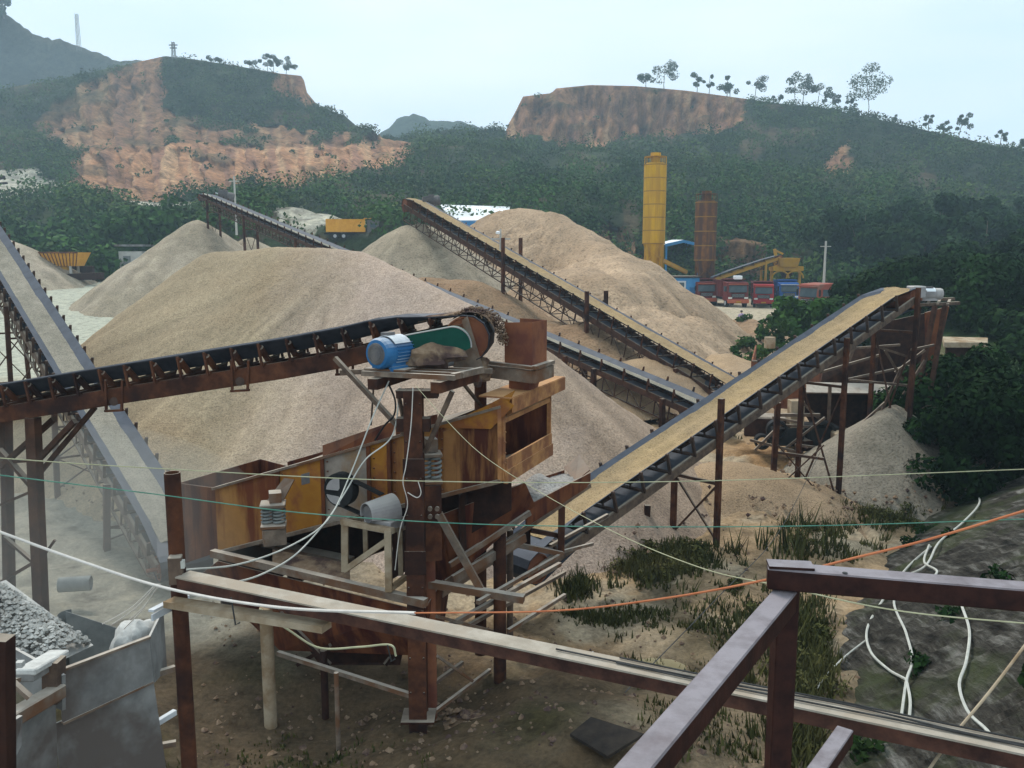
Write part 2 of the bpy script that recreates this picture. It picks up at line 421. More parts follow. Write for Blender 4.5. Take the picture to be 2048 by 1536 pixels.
wm = sstep(14.4, 12.2, Y + .9 * nf) * sstep(3.2, 1.2, X + .8 * nf)
c = blend(c, mud, wm * .92); c = blend(c, olive, wm * sstep(-.1, .4, nz + nf * .4))  # dark olive mud, with the machine's shade mixed into its colour
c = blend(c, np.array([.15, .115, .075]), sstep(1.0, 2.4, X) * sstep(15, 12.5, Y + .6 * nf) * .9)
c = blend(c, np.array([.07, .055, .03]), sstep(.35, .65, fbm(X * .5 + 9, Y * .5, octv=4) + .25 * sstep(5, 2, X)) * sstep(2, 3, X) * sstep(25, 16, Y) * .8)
c = blend(c, np.array([.36, .27, .18]), sstep(26, 36, Y) * sstep(4, 8, X) * sstep(.6, -.2, nz))
c = blend(c, pale * 1.05, sstep(48, 60, Y) * sstep(10, 15, X))                         # bright lorry yard
c = blend(c, green, sstep(15.5, 18, X - (Y - 30) * .28) * sstep(21, 27, Y))
ground_col = c.reshape(-1, 3)
def m_attr_ground(name, attr, g1=5.0, g2=22.0, bump=.6, bd=.06, streak=False):
    t = NT(name)
    a = t.attr(attr)
    n = t.noise(g1, 8, .7); n2 = t.noise(g2, 4, .7)
    c = t.mix(1.0, a, t.ramp(n, [(.28, (.38, .36, .34)), (.5, (1, 1, 1)), (.74, (1.35, 1.3, 1.22))]), 'MULTIPLY')
    c = t.mix(1.0, c, t.ramp(n2, [(.3, (.65, .64, .62)), (.55, (1, 1, 1)), (.75, (1.3, 1.3, 1.3))]), 'MULTIPLY')
    if streak:
        n4 = t.noise(.55, 6, .7, (1, 1, .12)); c = t.mix(1.0, c, t.ramp(n4, [(.32, (.5, .47, .46)), (.5, (1, 1, 1)), (.7, (1.25, 1.22, 1.2))]), 'MULTIPLY')
        n = t.math('ADD', n, n4)
    t.bump(t.math('ADD', n, t.math('MULTIPLY', n2, .35)), bump, bd)
    return t.done(c, .95)
m_attr_ground('soil', 'soil', 2.2, 14)
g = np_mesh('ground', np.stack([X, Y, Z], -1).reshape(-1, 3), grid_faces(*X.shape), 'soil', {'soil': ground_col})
tag(g, 'sandy, muddy quarry floor under the machines and heaps', 'ground', kind='structure')
# ------------------------------------------------------------------ bank of dusty matted slope at the lower right
FOOT = [(2.6, 7.0), (3.3, 9.6), (5.3, 14.6), (10, 20.5), (15.5, 25.0)]
bu = np.linspace(0, 1, 170); bv = np.linspace(0, 1, 90)
fx = np.interp(bu, np.linspace(0, 1, 5), [p[0] for p in FOOT]); fy = np.interp(bu, np.linspace(0, 1, 5), [p[1] for p in FOOT])
k = np.ones(25) / 25; fxs = np.convolve(np.pad(fx, 12, 'edge'), k, 'valid'); fys = np.convolve(np.pad(fy, 12, 'edge'), k, 'valid')
tx, ty = np.gradient(fxs), np.gradient(fys); L = np.hypot(tx, ty); nx_, ny_ = ty / L, -tx / L
BX = fxs[:, None] + nx_[:, None] * bv[None] * 7.5; BY = fys[:, None] + ny_[:, None] * bv[None] * 7.5
BZ = -.25 + 4.6 * (bv[None] ** .95) + 0 * BX
st = fbm(BX * 1.1, BY * 1.1, octv=5)
BZ = BZ + .14 * fbm(BX * .45, BY * .45, octv=3) + .035 * st + .05 * fbm(bu[:, None] * 160, bv[None] * 9, octv=3)
tn = NT('matted_slope')
n = tn.noise(1.0, 7, .7, (7.5, 1.0, 1.4)); n2 = tn.noise(3, 6, .7); n3 = tn.noise(.7, 4, .6)
c1 = tn.ramp(n, [(.36, (.013, .011, .009)), (.52, (.062, .056, .047)), (.70, (.24, .23, .21))])
c1 = tn.mix(1.0, c1, tn.ramp(n2, [(.3, (.35, .35, .33)), (.6, (1.1, 1.1, 1.1))]), 'MULTIPLY')
c1 = tn.mix(tn.ramp(n3, [(.50, 0.0), (.62, .75)]), c1, (.05, .06, .025))
tn.bump(tn.math('ADD', n, n2), .9, .12); tn.done(c1, .9)
bk = np_mesh('slope', np.stack([BX, BY, BZ], -1).reshape(-1, 3), grid_faces(*BX.shape)[:, ::-1], 'matted_slope')
tag(bk, 'steep dusty grey bank rising at the right of the yard', 'slope', kind='structure')
def bank_z(x, y):
    i = np.argmin((BX - x) ** 2 + (BY - y) ** 2); return float(BZ.ravel()[i])
# ------------------------------------------------------------------ hills, built as contours at their own distances
def cont(pts, cols):
    a = np.array(pts, float); return np.stack([np.interp(cols, a[:, 0], a[:, k]) for k in (1, 2)], 1)
cols = np.arange(-700, 2760, 6.0)
C0 = [(-700, 240, 250), (-300, 190, 255), (0, 178, 262), (120, 158, 262), (230, 134, 262), (330, 112, 262), (385, 118, 262), (480, 133, 262), (560, 147, 262), (606, 152, 262), (614, 185, 258), (636, 212, 256), (690, 232, 254), (720, 258, 252), (745, 272, 262), (800, 276, 268), (850, 268, 270), (905, 258, 270), (960, 262, 270), (1010, 268, 268), (1016, 250, 262), (1030, 225, 260), (1046, 193, 260), (1104, 186, 260), (1110, 177, 260), (1180, 170, 260), (1270, 172, 260), (1370, 181, 258), (1480, 196, 255), (1560, 207, 250), (1640, 214, 245), (1750, 237, 235), (1850, 260, 225), (1950, 282, 215), (2048, 303, 205), (2300, 350, 190), (2760, 420, 170)]
C1 = [(-700, 300, 225), (0, 245, 232), (160, 262, 232), (240, 235, 238), (330, 213, 240), (430, 236, 238), (560, 246, 236), (650, 256, 234), (720, 272, 232), (760, 282, 238), (850, 286, 244), (1000, 286, 244), (1060, 288, 246), (1150, 293, 246), (1200, 285, 246), (1250, 276, 247), (1400, 276, 244), (1460, 266, 240), (1520, 240, 240), (1650, 262, 225), (1850, 300, 205), (2048, 345, 185), (2760, 470, 150)]
C2 = [(-700, 350, 200), (0, 292, 208), (150, 302, 206), (200, 298, 206), (420, 290, 208), (600, 289, 210), (700, 282, 212), (760, 290, 214), (820, 292, 216), (900, 300, 212), (1012, 305, 210), (1150, 315, 208), (1400, 315, 205), (1700, 340, 190), (2048, 405, 160), (2760, 520, 130)]
C3 = [(-700, 420, 175), (0, 350, 184), (140, 352, 186), (250, 372, 182), (400, 343, 184), (560, 330, 184), (660, 322, 184), (760, 316, 186), (900, 340, 180), (1000, 352, 176), (1400, 372, 165), (1700, 410, 150), (2048, 480, 130), (2760, 560, 110)]
C4 = [(-700, 500, 130), (0, 440, 140), (200, 420, 138), (400, 425, 132), (560, 440, 124), (700, 450, 120), (900, 440, 126), (1000, 440, 128), (1300, 455, 124), (1400, 458, 120), (1700, 500, 110), (2048, 560, 98), (2760, 600, 85)]
C5 = [(-700, 548, 102), (0, 542, 106), (200, 538, 106), (320, 500, 104), (400, 474, 104), (760, 476, 100), (850, 492, 104), (1000, 520, 108), (1250, 560, 112), (1330, 580, 113), (1600, 588, 108), (1700, 590, 98), (2048, 606, 86), (2760, 630, 75)]
rows = []
for Cx in (C0, C1, C2, C3, C4, C5):
    rows.append(cont(Cx, cols))
R = np.stack(rows)                       # contour, col, (py, d)
rx = (cols - 1024) / FPX
def pt_arr(px, py, d):
    a = (px - 1024) / FPX; b = (768 - py) / FPX
    ry = math.cos(PITCH) + b * math.sin(PITCH); rz = -math.sin(PITCH) + b * math.cos(PITCH)
    s = d / ry
    return np.stack([a * s, d + 0 * s, 6 + rz * s], -1)
pts3 = [pt_arr(cols, R[i, :, 0], R[i, :, 1]) for i in range(6)]
back = pts3[0].copy(); back[:, 1] += 60; back[:, 0] *= (pts3[0][:, 1] + 60) / pts3[0][:, 1]; back[:, 2] = back[:, 2] * .86 - 4     # the hill goes on behind its crest
back2 = back.copy(); back2[:, 1] += 120; back2[:, 2] = -5
ft = pts3[5].copy(); ft[:, 1] -= 9; ft[:, 2] = np.where(cols < 1000, 1.2, -2.5)
ft2 = ft.copy(); ft2[:, 1] -= 6; ft2[:, 2] = -4
ctr = [back2, back] + pts3 + [ft, ft2]
nsub = [4, 8, 26, 22, 26, 30, 26, 6, 3]
G = []; T_ = []
for i in range(len(ctr) - 1):
    for k2 in range(nsub[i]):
        t = k2 / nsub[i]; G.append(ctr[i] * (1 - t) + ctr[i + 1] * t); T_.append(i + t)
G.append(ctr[-1]); T_.append(len(ctr) - 1)
G = np.array(G); T_ = np.array(T_)
# image position of every vertex (for soil outlines only, colours stay where the bare earth is)
def to_px(P):
    d = P - np.array(CAM); f = d[..., 1] * math.cos(PITCH) - d[..., 2] * math.sin(PITCH); u = d[..., 1] * math.sin(PITCH) + d[..., 2] * math.cos(PITCH)
    return 1024 + FPX * d[..., 0] / f, 768 - FPX * u / f
PX, PY = to_px(G)
amp = np.minimum(1, np.abs(T_ - 2) * 3)[:, None]                # keep the crest line itself where it is
lump = fbm(G[..., 0] * .06, G[..., 1] * .06, octv=5)
gul = np.abs(fbm(PX * .035, T_[:, None] * 1.3, octv=3))
def inpoly(px, py, poly):
    r = np.zeros(px.shape, bool); n = len(poly); j = n - 1
    for i in range(n):
        xi, yi = poly[i]; xj, yj = poly[j]
        m = ((yi > py) != (yj > py)) & (px < (xj - xi) * (py - yi) / (yj - yi + 1e-9) + xi); r ^= m; j = i
    return r
wx = PX + 9 * fbm(PX * .03, PY * .06, octv=4); wy = PY + 7 * fbm(PX * .04 + 50, PY * .05, octv=4)
EARTH = [(1.0, [(1005, 282), (1020, 150), (1110, 150), (1370, 160), (1500, 190), (1475, 262), (1400, 272), (1255, 272), (1200, 292), (1150, 294), (1060, 284)]),
         (1.0, [(135, 352), (160, 305), (250, 292), (720, 283), (825, 283), (825, 318), (650, 352), (560, 366), (400, 378), (250, 408), (150, 385)]),
         (.75, [(300, 300), (320, 210), (440, 238), (590, 248), (690, 270), (705, 282), (420, 292)]),
         (.85, [(60, 240), (150, 190), (230, 140), (325, 105), (328, 210), (300, 292), (150, 300), (100, 280)]),
         (1.0, [(545, 140), (606, 140), (645, 214), (600, 196), (560, 190), (545, 170)]),
         (.9, [(1697, 268), (1716, 340), (1690, 352), (1636, 356), (1655, 312)]),
         (.8, [(1195, 452), (1260, 458), (1285, 505), (1210, 480)]),
         (.5, [(1400, 440), (1540, 470), (1560, 560), (1400, 560)]),
         (.6, [(760, 282), (818, 282), (815, 302), (770, 300)])]
earth = np.zeros(PX.shape)
for w, poly in EARTH: earth = np.maximum(earth, w * inpoly(wx, wy, poly))
earth = np.where(T_[:, None] < 2, 0, earth)
patch = fbm(PX * .02, PY * .05, octv=4)
earth = np.clip(earth - sstep(.1, .55, patch) * .5 * (earth < .95) - sstep(.5, .75, patch) * .5 * (earth > .95), 0, 1)
PALEP = [[(-40, 336), (60, 338), (130, 358), (160, 380), (110, 392), (-40, 396)], [(222, 400), (250, 395), (330, 405), (460, 395), (470, 425), (330, 425), (240, 418)], [(555, 436), (640, 436), (730, 452), (780, 470), (700, 480), (560, 470)]]
pal = np.zeros(PX.shape)
for poly in PALEP: pal = np.maximum(pal, inpoly(wx, wy, poly) * 1.0)
pal = np.where(T_[:, None] < 2, 0, pal) * (1 - .5 * sstep(.2, .5, patch))
G[..., 2] += amp * (2.0 * lump * (1 - .6 * earth)) * sstep(8, 7, T_)[:, None]
G[..., 1] += amp * earth * (5.5 * gul + 2.5 * fbm(PX * .09, PY * .03, octv=3))
cliffn = fbm(PX * .05, PY * .05, octv=5); strk = fbm(PX * .11, PY * .015, octv=3)
ecol = np.array([.36, .18, .088]) * (1 + .16 * cliffn[..., None]) ; ecol = ecol + (np.array([.45, .27, .145]) - ecol) * sstep(.15, .8, strk + .4 * cliffn)[..., None]
ecol = ecol + (np.array([.22, .11, .075]) - ecol) * (sstep(.15, .6, -strk + .3 * cliffn) * .7)[..., None]
vcol = np.array([.030, .045, .018]) * (1 + .5 * lump[..., None]); vcol = vcol + (np.array([.13, .085, .05]) - vcol) * (sstep(.25, .7, fbm(PX * .012, PY * .03, octv=4)) * .6)[..., None]
ecol = ecol * (1 + .28 * sstep(3.95, 4.1, T_)[:, None, None] * sstep(5.4, 5.0, T_)[:, None, None]); hc = vcol * (1 - earth[..., None]) + ecol * earth[..., None]; hc = hc * (1 - pal[..., None]) + np.array([.50, .47, .38]) * pal[..., None]
m_attr_ground('hill_soil', 'soil', .35, 1.6, .9, .8, True)
h = np_mesh('hills', G.reshape(-1, 3), grid_faces(G.shape[0], G.shape[1])[:, ::-1], 'hill_soil', {'soil': np.clip(hc, 0, 1).reshape(-1, 3)})
tag(h, 'scrub covered hills with cut terraces and orange earth cliffs round the quarry', 'hills', kind='structure')
# farther hills
def far_hill(name, pts, dd, bot, label, col):
    cc = np.arange(pts[0][0], pts[-1][0], 8.0); py = np.interp(cc, [p[0] for p in pts], [p[1] for p in pts])
    py = py + 2.5 * fbm(cc * .05, cc * 0, octv=4) + 2.2 * fbm(cc * .35, cc * 0 + 3, octv=2)
    top = pt_arr(cc, py, dd + 0 * cc); base = top.copy(); base[:, 1] -= bot; base[:, 2] = -5; bk_ = top.copy(); bk_[:, 1] += bot; bk_[:, 2] = -5
    gg = []
    for t in np.linspace(0, 1, 12): gg.append(bk_ * (1 - t) + top * t)
    for t in np.linspace(0, 1, 30)[1:]: q = top * (1 - t) + base * t; q[:, 2] += 4 * math.sin(math.pi * t) * fbm(cc * .03, cc * 0 + t * 4, octv=3); gg.append(q)
    gg = np.array(gg)
    o = np_mesh(name, gg.reshape(-1, 3), grid_faces(*gg.shape[:2])[:, ::-1], 'hill_soil', {'soil': np.tile(np.array(col), (gg.shape[0] * gg.shape[1], 1)) * (1 + .3 * fbm(gg[..., 0].ravel() * .05, gg[..., 2].ravel() * .1)[:, None])})
    tag(o, label, 'hill', kind='structure')
    return top
far_top1 = far_hill('distant_hill', [(690, 330), (740, 285), (780, 252), (800, 234), (830, 228), (860, 240), (920, 243), (990, 262), (1060, 300), (1150, 330)], 480, 90, 'blue hazy wooded hill in the gap between the two ridges', (.04, .06, .035))
far_top2 = far_hill('far_ridge', [(-800, -60), (-200, -20), (-40, 8), (0, 22), (30, 42), (70, 72), (140, 84), (200, 108), (236, 120), (300, 122), (420, 150), (600, 260)], 400, 80, 'blue grey scrubby ridge behind the left hill', (.05, .055, .04))
# ------------------------------------------------------------------ scrub carpet on the hills (uncountable)
fw = G[60:, :, :]
def scatter_on_hill(n, pmin, pmax, rowmin, rowmax, cond, rr, nper, leaf, name, label, mat_, flat=.75, sq=1.0, tint=(0, 1), gap=.45):
    ok_r = np.where((T_ >= rowmin) & (T_ <= rowmax))[0]; ok_c = np.where((cols >= pmin) & (cols <= pmax))[0]
    ri = RNG.choice(ok_r[:-1], n); ci = RNG.choice(ok_c[:-1], n)
    m = cond(earth[ri, ci], pal[ri, ci], patch[ri, ci]) & (fbm(PX[ri, ci] * .02 + 31, PY[ri, ci] * .045, octv=3) < gap + .25 * RNG.random(n))
    ri, ci = ri[m], ci[m]
    fr, fc = RNG.random(len(ri))[:, None], RNG.random(len(ri))[:, None]
    p = (G[ri, ci] * (1 - fc) + G[ri, np.minimum(ci + 1, len(cols) - 1)] * fc) * (1 - fr) + G[np.minimum(ri + 1, len(G) - 1), ci] * fr
    r = RNG.uniform(*rr, len(p)); p[:, 2] += r * .3
    tv = fbm(PX[ri, ci] * .012, PY[ri, ci] * .03, octv=4); v, f, t = leafcloud(p, r, nper, leaf * (r / rr[1]) ** .5, flat, tks=np.clip(.45 + .85 * tv + RNG.normal(scale=.22, size=len(r)), 0, 1))
    o = np_mesh(name, v, f, mat_, {'tint': t}, smooth=False)
    tag(o, label, 'scrub', kind='stuff')
scatter_on_hill(16000, -100, 2150, 1.9, 7.3, lambda e, p, q: (e < .3) & (p < .5), (.7, 2.1), 26, .34, 'scrub', 'dense green scrub covering the hillsides', 'leaf_far')
scatter_on_hill(700, -100, 2150, 1.9, 6, lambda e, p, q: (e >= .3) & (RNG.random(len(e)) > .55), (.6, 1.2), 20, .4, 'sparse_scrub', 'sparse bushes on the bare cliffs', 'leaf_far')
scatter_on_hill(1500, -100, 2150, 4.6, 7.3, lambda e, p, q: (e < .3) & (p < .5), (1.6, 3.4), 130, .30, 'undergrowth', 'taller dark bushes on the lower hillsides', 'leaf_mid', flat=.85, gap=.05)
scatter_on_hill(420, -100, 2150, 2.3, 6.8, lambda e, p, q: (e < .2) & (p < .5), (2.4, 4.2), 150, .34, 'bright_scrub', 'yellow green taller clumps dotted over the hillsides', 'leaf_wood2', flat=1.0, gap=.2)
# ------------------------------------------------------------------ heaps of sand and gravel
def heap(label, pts, m, slope=.74, res=.3, rough=.12, rnd=.6, group='stone and sand heaps', sink=-.25, floor=0.0, seed=0, name='gravel_heap', cat='gravel heap', lump=.0, gully=0.0):
    """pts: crest points (x, y, z) from D()"""
    pts = [(p[0], p[1], p[2]) for p in pts]
    zmax = max(p[2] for p in pts); R = (zmax - floor) / slope + 1.5
    x0, x1 = min(p[0] for p in pts) - R, max(p[0] for p in pts) + R; y0, y1 = min(p[1] for p in pts) - R, max(p[1] for p in pts) + R
    gx = np.arange(x0, x1, res); gy = np.arange(y0, y1, res); XX, YY = np.meshgrid(gx, gy)
    warp = .5 * rough * 4
    ang0 = np.arctan2(YY - np.mean([p[1] for p in pts]), XX - np.mean([p[0] for p in pts]))
    d, hh = seg_dist(XX + warp * fbm(XX * .15 + seed, YY * .15, octv=3), YY + warp * fbm(XX * .15, YY * .15 + seed + 7, octv=3), pts)
    ZZ = hh - slope * (np.sqrt(d * d + rnd * rnd) - rnd)
    ZZ = ZZ + rough * fbm(XX * .35 + seed, YY * .35, octv=4) + .25 * rough * fbm(XX * 1.7, YY * 1.7 + seed, octv=3)
    if lump: ZZ = ZZ + lump * fbm(XX * .16 + seed, YY * .16 + 3, octv=4) * sstep(0, 3, d)
    if gully:
        ang = np.arctan2(YY - pts[0][1], XX - pts[0][0]); ZZ = ZZ - gully * sstep(.12, 0, np.abs(fbm(ang * 9 + seed, d * .05, octv=3))) * sstep(1, 4, d)
    stk = fbm(ang0 * 14 + seed, d * .16, octv=4); stk2 = fbm(ang0 * 45 + seed, d * .3, octv=2); ZZ = ZZ + (.06 * stk + .02 * stk2) * sstep(.3, 2.5, d)
    tone = 1 + (.16 * stk + .12 * stk2) * sstep(.3, 3, d) + .10 * fbm(XX * .3 + seed, YY * .3, octv=3)
    gz = ground_z(XX, YY) + sink
    keep = ZZ > gz
    ZZ = np.maximum(ZZ, gz)
    F = grid_faces(*XX.shape); fk = keep.ravel()[F].any(1); F = F[fk]
    used = np.unique(F); remap = np.zeros(XX.size, int); remap[used] = np.arange(len(used))
    ft_ = np.argwhere((ZZ - gz > .25) & (ZZ - gz < .7)); ft_ = ft_[RNG.permutation(len(ft_))[:160]]; FOOTP.extend([(XX[i, j], YY[i, j], ZZ[i, j]) for i, j in ft_])
    P = np.stack([XX, YY, ZZ], -1).reshape(-1, 3)[used]
    cx, cy = np.mean([p[0] for p in pts]), np.mean([p[1] for p in pts])
    o = np_mesh(name, P, remap[F], m, {'tone': tone.ravel()[used]}, loc=(float(cx), float(cy), float(gz.min())))
    tag(o, label, cat, group)
    return o
FOOTP = []
def crest(*a): return [D(*p) for p in a]
# main material: tan with gravel pink and brown skirts
t = NT('main_heap')
n1 = t.noise(.16, 5, .6); n2 = t.noise(.5, 5, .6)
sx = t.n('ShaderNodeSeparateXYZ'); t.l(t.tc.outputs['Object'], sx.inputs[0])
px_ = t.math('ADD', sx.outputs[0], t.math('MULTIPLY', n2, 3.0))
side = t.ramp(t.math('ADD', t.math('MULTIPLY', px_, .06), .42), [(.36, 0.0), (.56, 1.0)])
left = t.ramp(t.math('ADD', t.math('MULTIPLY', px_, .06), .85), [(.30, 1.0), (.48, 0.0)])
cc_ = t.mix(side, (.355, .28, .185), (.425, .328, .265))
cc_ = t.mix(t.ramp(n1, [(.45, 0.0), (.62, .4)]), cc_, (.36, .245, .145))
cc_ = t.mix(t.math('MULTIPLY', left, .8), cc_, (.29, .19, .095))
g_ = t.noise(22, 3, .7); g2_ = t.noise(5, 4, .7)
cc_ = t.mix(1.0, cc_, t.ramp(g_, [(.28, (.5, .48, .47)), (.5, (1, 1, 1)), (.72, (1.3, 1.25, 1.22))]), 'MULTIPLY')
cc_ = t.mix(1.0, cc_, t.ramp(g2_, [(.3, (.84, .83, .82)), (.7, (1.12, 1.12, 1.12))]), 'MULTIPLY')
cc_ = t.mix(1.0, cc_, t.attr('tone'), 'MULTIPLY')
t.bump(t.math('ADD', g_, g2_), .7, .05); t.done(cc_, .95)
heap('biggest tan and pinkish gravel heap rising right behind the rusty screening machine',
     crest((436, 504, 29.5), (530, 495, 28.5), (640, 492, 27.5), (712, 500, 27), (790, 536, 25.5), (900, 594, 24), (985, 640, 22)), 'main_heap', .75, .2, .06, .4, seed=1)
heap('pointed grey sand cone under the far left conveyor head', crest((385, 442, 76), (398, 436, 78)), 'sand_pale', .74, .5, .18, .5, seed=4, floor=2)
heap('small dusty heap beside the pointed grey cone', crest((500, 476, 80),), 'sand_pale', .70, .6, .2, .8, seed=14, floor=2)
heap('pale sand cone under the head of the long middle conveyor', crest((812, 450, 57), (842, 447, 56)), 'sand_pale', .76, .4, .15, .8, seed=5)
heap('low brown sand mound in front of the pale middle cone', crest((868, 553, 47), (930, 556, 46)), 'sand_brown', .62, .35, .18, 1.5, seed=6)
heap('broadest sand mountain with an uneven top and scored right flank',
     crest((930, 470, 68), (1010, 424, 72), (1060, 422, 70), (1110, 428, 68), (1145, 446, 66), (1190, 482, 62), (1232, 502, 58), (1262, 545, 53)), 'sand_far', .76, .3, .22, 1.3, seed=7, lump=.5, gully=.55)
heap('rounded sand hump in front of the sand mountain', crest((1160, 535, 52), (1200, 545, 50), (1235, 560, 50)), 'sand_far', .66, .35, .25, 1.6, seed=8, lump=.5)
heap('trampled reddish sand spill between the two long conveyors', crest((1090, 640, 42), (1180, 660, 40)), 'sand_brown', .5, .35, .25, 1.6, seed=9)
heap('low sand spill beside the foot of the long middle conveyor', crest((1290, 715, 36),), 'sand_tan', .45, .35, .2, 1.5, seed=19)
heap('grey sand cone under the right conveyor, nearest the grass', crest((1790, 806, 23.5), (1760, 835, 22.3)), 'sand_grey', .76, .16, .05, .12, seed=10)
heap('grey sand cone beside the dark bushes at the right', crest((1872, 808, 24.0),), 'sand_grey', .76, .16, .05, .12, seed=11)
heap('pale dome of stone dust behind the left conveyor', crest((-5, 476, 92), (-80, 474, 94)), 'sand_pale', .62, .5, .2, 2.0, seed=12, floor=2)
heap('earth mound with dry weeds between the yard and the sand mountain', crest((1470, 634, 72), (1530, 668, 62), (1580, 712, 52)), 'sand_brown', .55, .35, .3, 1.2, seed=13, lump=.3)
heap('small sand heap by the rusty box behind the right conveyor', crest((1445, 716, 44), (1500, 745, 40)), 'sand_tan', .5, .3, .2, 1.2, seed=23)
heap('dusty sand hump below the right conveyor', crest((1460, 925, 21),), 'sand_tan', .42, .2, .12, .8, seed=24)
heap('mud heap in front of the screening machine legs', crest((1000, 1420, 10.6), (1080, 1440, 10.6)), 'soil_mud' if False else 'dust_heap', .45, .1, .1, .5, seed=26, name='mud_heap', cat='mud heap')
# ------------------------------------------------------------------ trees
def tree(name, label, cat, loc, h, cr, nclump, nleaf, leaf, mat_, group=None, trunk_h=.45, trunk_r=.12, lean=(0, 0), flat=.8, spread=1.0, tint=(0, 1), bark='bark', crown_z=.65, nlimb=6, seed=None):
    rg = np.random.default_rng(seed if seed is not None else RNG.integers(1e9))
    x, y, z = loc; o = thing(name, label, cat, loc, group)
    top = V((x + lean[0], y + lean[1], z + h * .9)); m = MB()
    base = V((x, y, z - .3)); mid = V((x + lean[0] * .35, y + lean[1] * .35, z + h * trunk_h))
    m.polytube([base, (base + mid) / 2 + V((.05 * h * rg.normal() * .3, 0, 0)), mid, (mid + top) / 2, top], [trunk_r, trunk_r * .85, trunk_r * .65, trunk_r * .4, trunk_r * .12], 6)
    cens, rads = [], []
    for i in range(nclump):
        a = rg.uniform(0, 2 * math.pi); t = rg.uniform(0, 1); rr = cr * spread * math.sqrt(rg.uniform(.05, 1)) * math.sin(math.pi * (.18 + .7 * t))
        zz = z + h * (crown_z - (1 - crown_z) * .95 + 2 * (1 - crown_z) * .9 * t)
        cens.append((x + lean[0] * .7 + rr * math.cos(a), y + lean[1] * .7 + rr * math.sin(a), zz)); rads.append(cr * rg.uniform(.22, .42))
    for i in range(min(nlimb, nclump)):
        c = V(cens[i]); s0 = mid + (top - mid) * rg.uniform(0, .6)
        m.polytube([s0, (s0 + c) / 2 + V((0, 0, -.04 * h)), c], [trunk_r * .4, trunk_r * .25, trunk_r * .08], 5)
    part('trunk', m, bark, o)
    v, f, tt = leafcloud(cens, rads, nleaf, leaf, flat, rng=rg, tint_rng=tint)
    np_mesh('crown', v - np.array(loc), f, mat_, {'tint': tt}, smooth=False, parent=o)
    return o
def on_ridge(px, back_=1.5):
    j = int(round((px - cols[0]) / 6.0)); i = int(np.argmin(np.abs(T_ - 2)))
    p = G[i, j] * (1 - 0) ; return p
RIDGE_TREES = [  # px, height m, crown radius, label, clumps
    (1290, 3.2, 2.0, 'low dark shrub on the cliff top left of the spreading tree', 5, (0, 0)),
    (1325, 6.6, 3.6, 'spreading three-lobed tree on the top edge of the right cliff', 9, (0, 0)),
    (1392, 4.5, 1.7, 'small pale sapling on the cliff top, first right of the spreading tree', 4, (0, 0)),
    (1420, 5.2, 1.3, 'slim sapling on the cliff top with a narrow rounded crown', 4, (0, 0)),
    (1452, 5.6, 1.1, 'tall thin sapling above a bush on the right ridge', 3, (0, 0)),
    (1462, 3.4, 2.4, 'round dark bush under the tall thin sapling on the ridge', 6, (0, 0)),
    (1505, 7.2, 2.4, 'leaning sparse tree on the ridge between bush and bare stems', 5, (1.2, 0)),
    (1555, 2.6, 1.1, 'tiny dark bush on the ridge before the sparse trees', 3, (0, 0)),
    (1585, 8.4, 3.0, 'sparse feathery tree with flat top on the right ridge', 7, (.6, 0)),
    (1605, 7.4, 2.2, 'thin wispy tree just right of the flat-topped ridge tree', 4, (.8, 0)),
    (1632, 6.6, 2.4, 'hazy leaning tree on the ridge before the double bush', 5, (1.0, 0)),
    (1665, 4.5, 2.1, 'double-lobed small tree just left of the biggest ridge tree', 5, (.8, 0)),
    (1700, 3.4, 1.6, 'faint low shrub under the left side of the biggest ridge tree', 4, (0, 0)),
    (1738, 11.6, 5.2, 'biggest tree on the right ridge, with a wide lumpy crown', 17, (-1.2, 0)),
    (1790, 2.4, .6, 'tiny bare sapling right of the biggest ridge tree', 2, (0, 0)),
    (1858, 4.2, 1.4, 'bare twiggy shrub on the descending right ridge', 3, (0, 0)),
    (1884, 3.0, 1.5, 'low twiggy bush beside the leaning dark tree', 4, (0, 0)),
    (1918, 5.4, 2.0, 'dark leaning tree with two tufts on the descending ridge', 6, (1.6, 0)),
    (2002, 4.2, 1.2, 'small solitary tree near the right end of the ridge', 3, (.3, 0)),
    (2042, 3.2, 1.3, 'tiny tree cut by the right edge of the photo', 3, (0, 0)),
    (430, 1.6, 1.6, 'small shrub on the left hill crest, right of the mast', 3, (0, 0)),
    (500, 2.2, 1.6, 'low dark shrub on the crest of the left hill', 3, (0, 0)),
    (533, 4.0, 1.7, 'first of the two dark conical trees on the left hill', 5, (0, 0)),
    (548, 4.2, 1.7, 'second of the two dark conical trees on the left hill', 5, (0, 0)),
    (572, 4.2, 1.8, 'windswept tree nearest the orange cliff end on the left hill', 5, (.8, 0)),
]
for i, (px, hh, cr, lab, ncl, ln) in enumerate(RIDGE_TREES):
    p = on_ridge(px); s = 1.15 * p[1] / 250
    tree('ridge_tree', lab, 'tree', (float(p[0]), float(p[1]), float(p[2]) - .3), hh * s * random.uniform(.9, 1.1), cr * s * 1.1, ncl + 3, 85, .25, 'leaf_ridge', 'trees along the hill crests', .45, .11, ln, .8, 1.05, (0, .8), 'bark_far', .68, 5, seed=100 + i)
p = D(8, 36, 398)
tree('ridge_tree', 'rounded tree on the hazy top left ridge corner', 'tree', tuple(p), 9, 5.5, 10, 60, .8, 'leaf_ridge', 'trees along the hill crests', .4, .3, (0, 0), .8, 1, (0, .6), 'bark_far', .6, 5, seed=77)
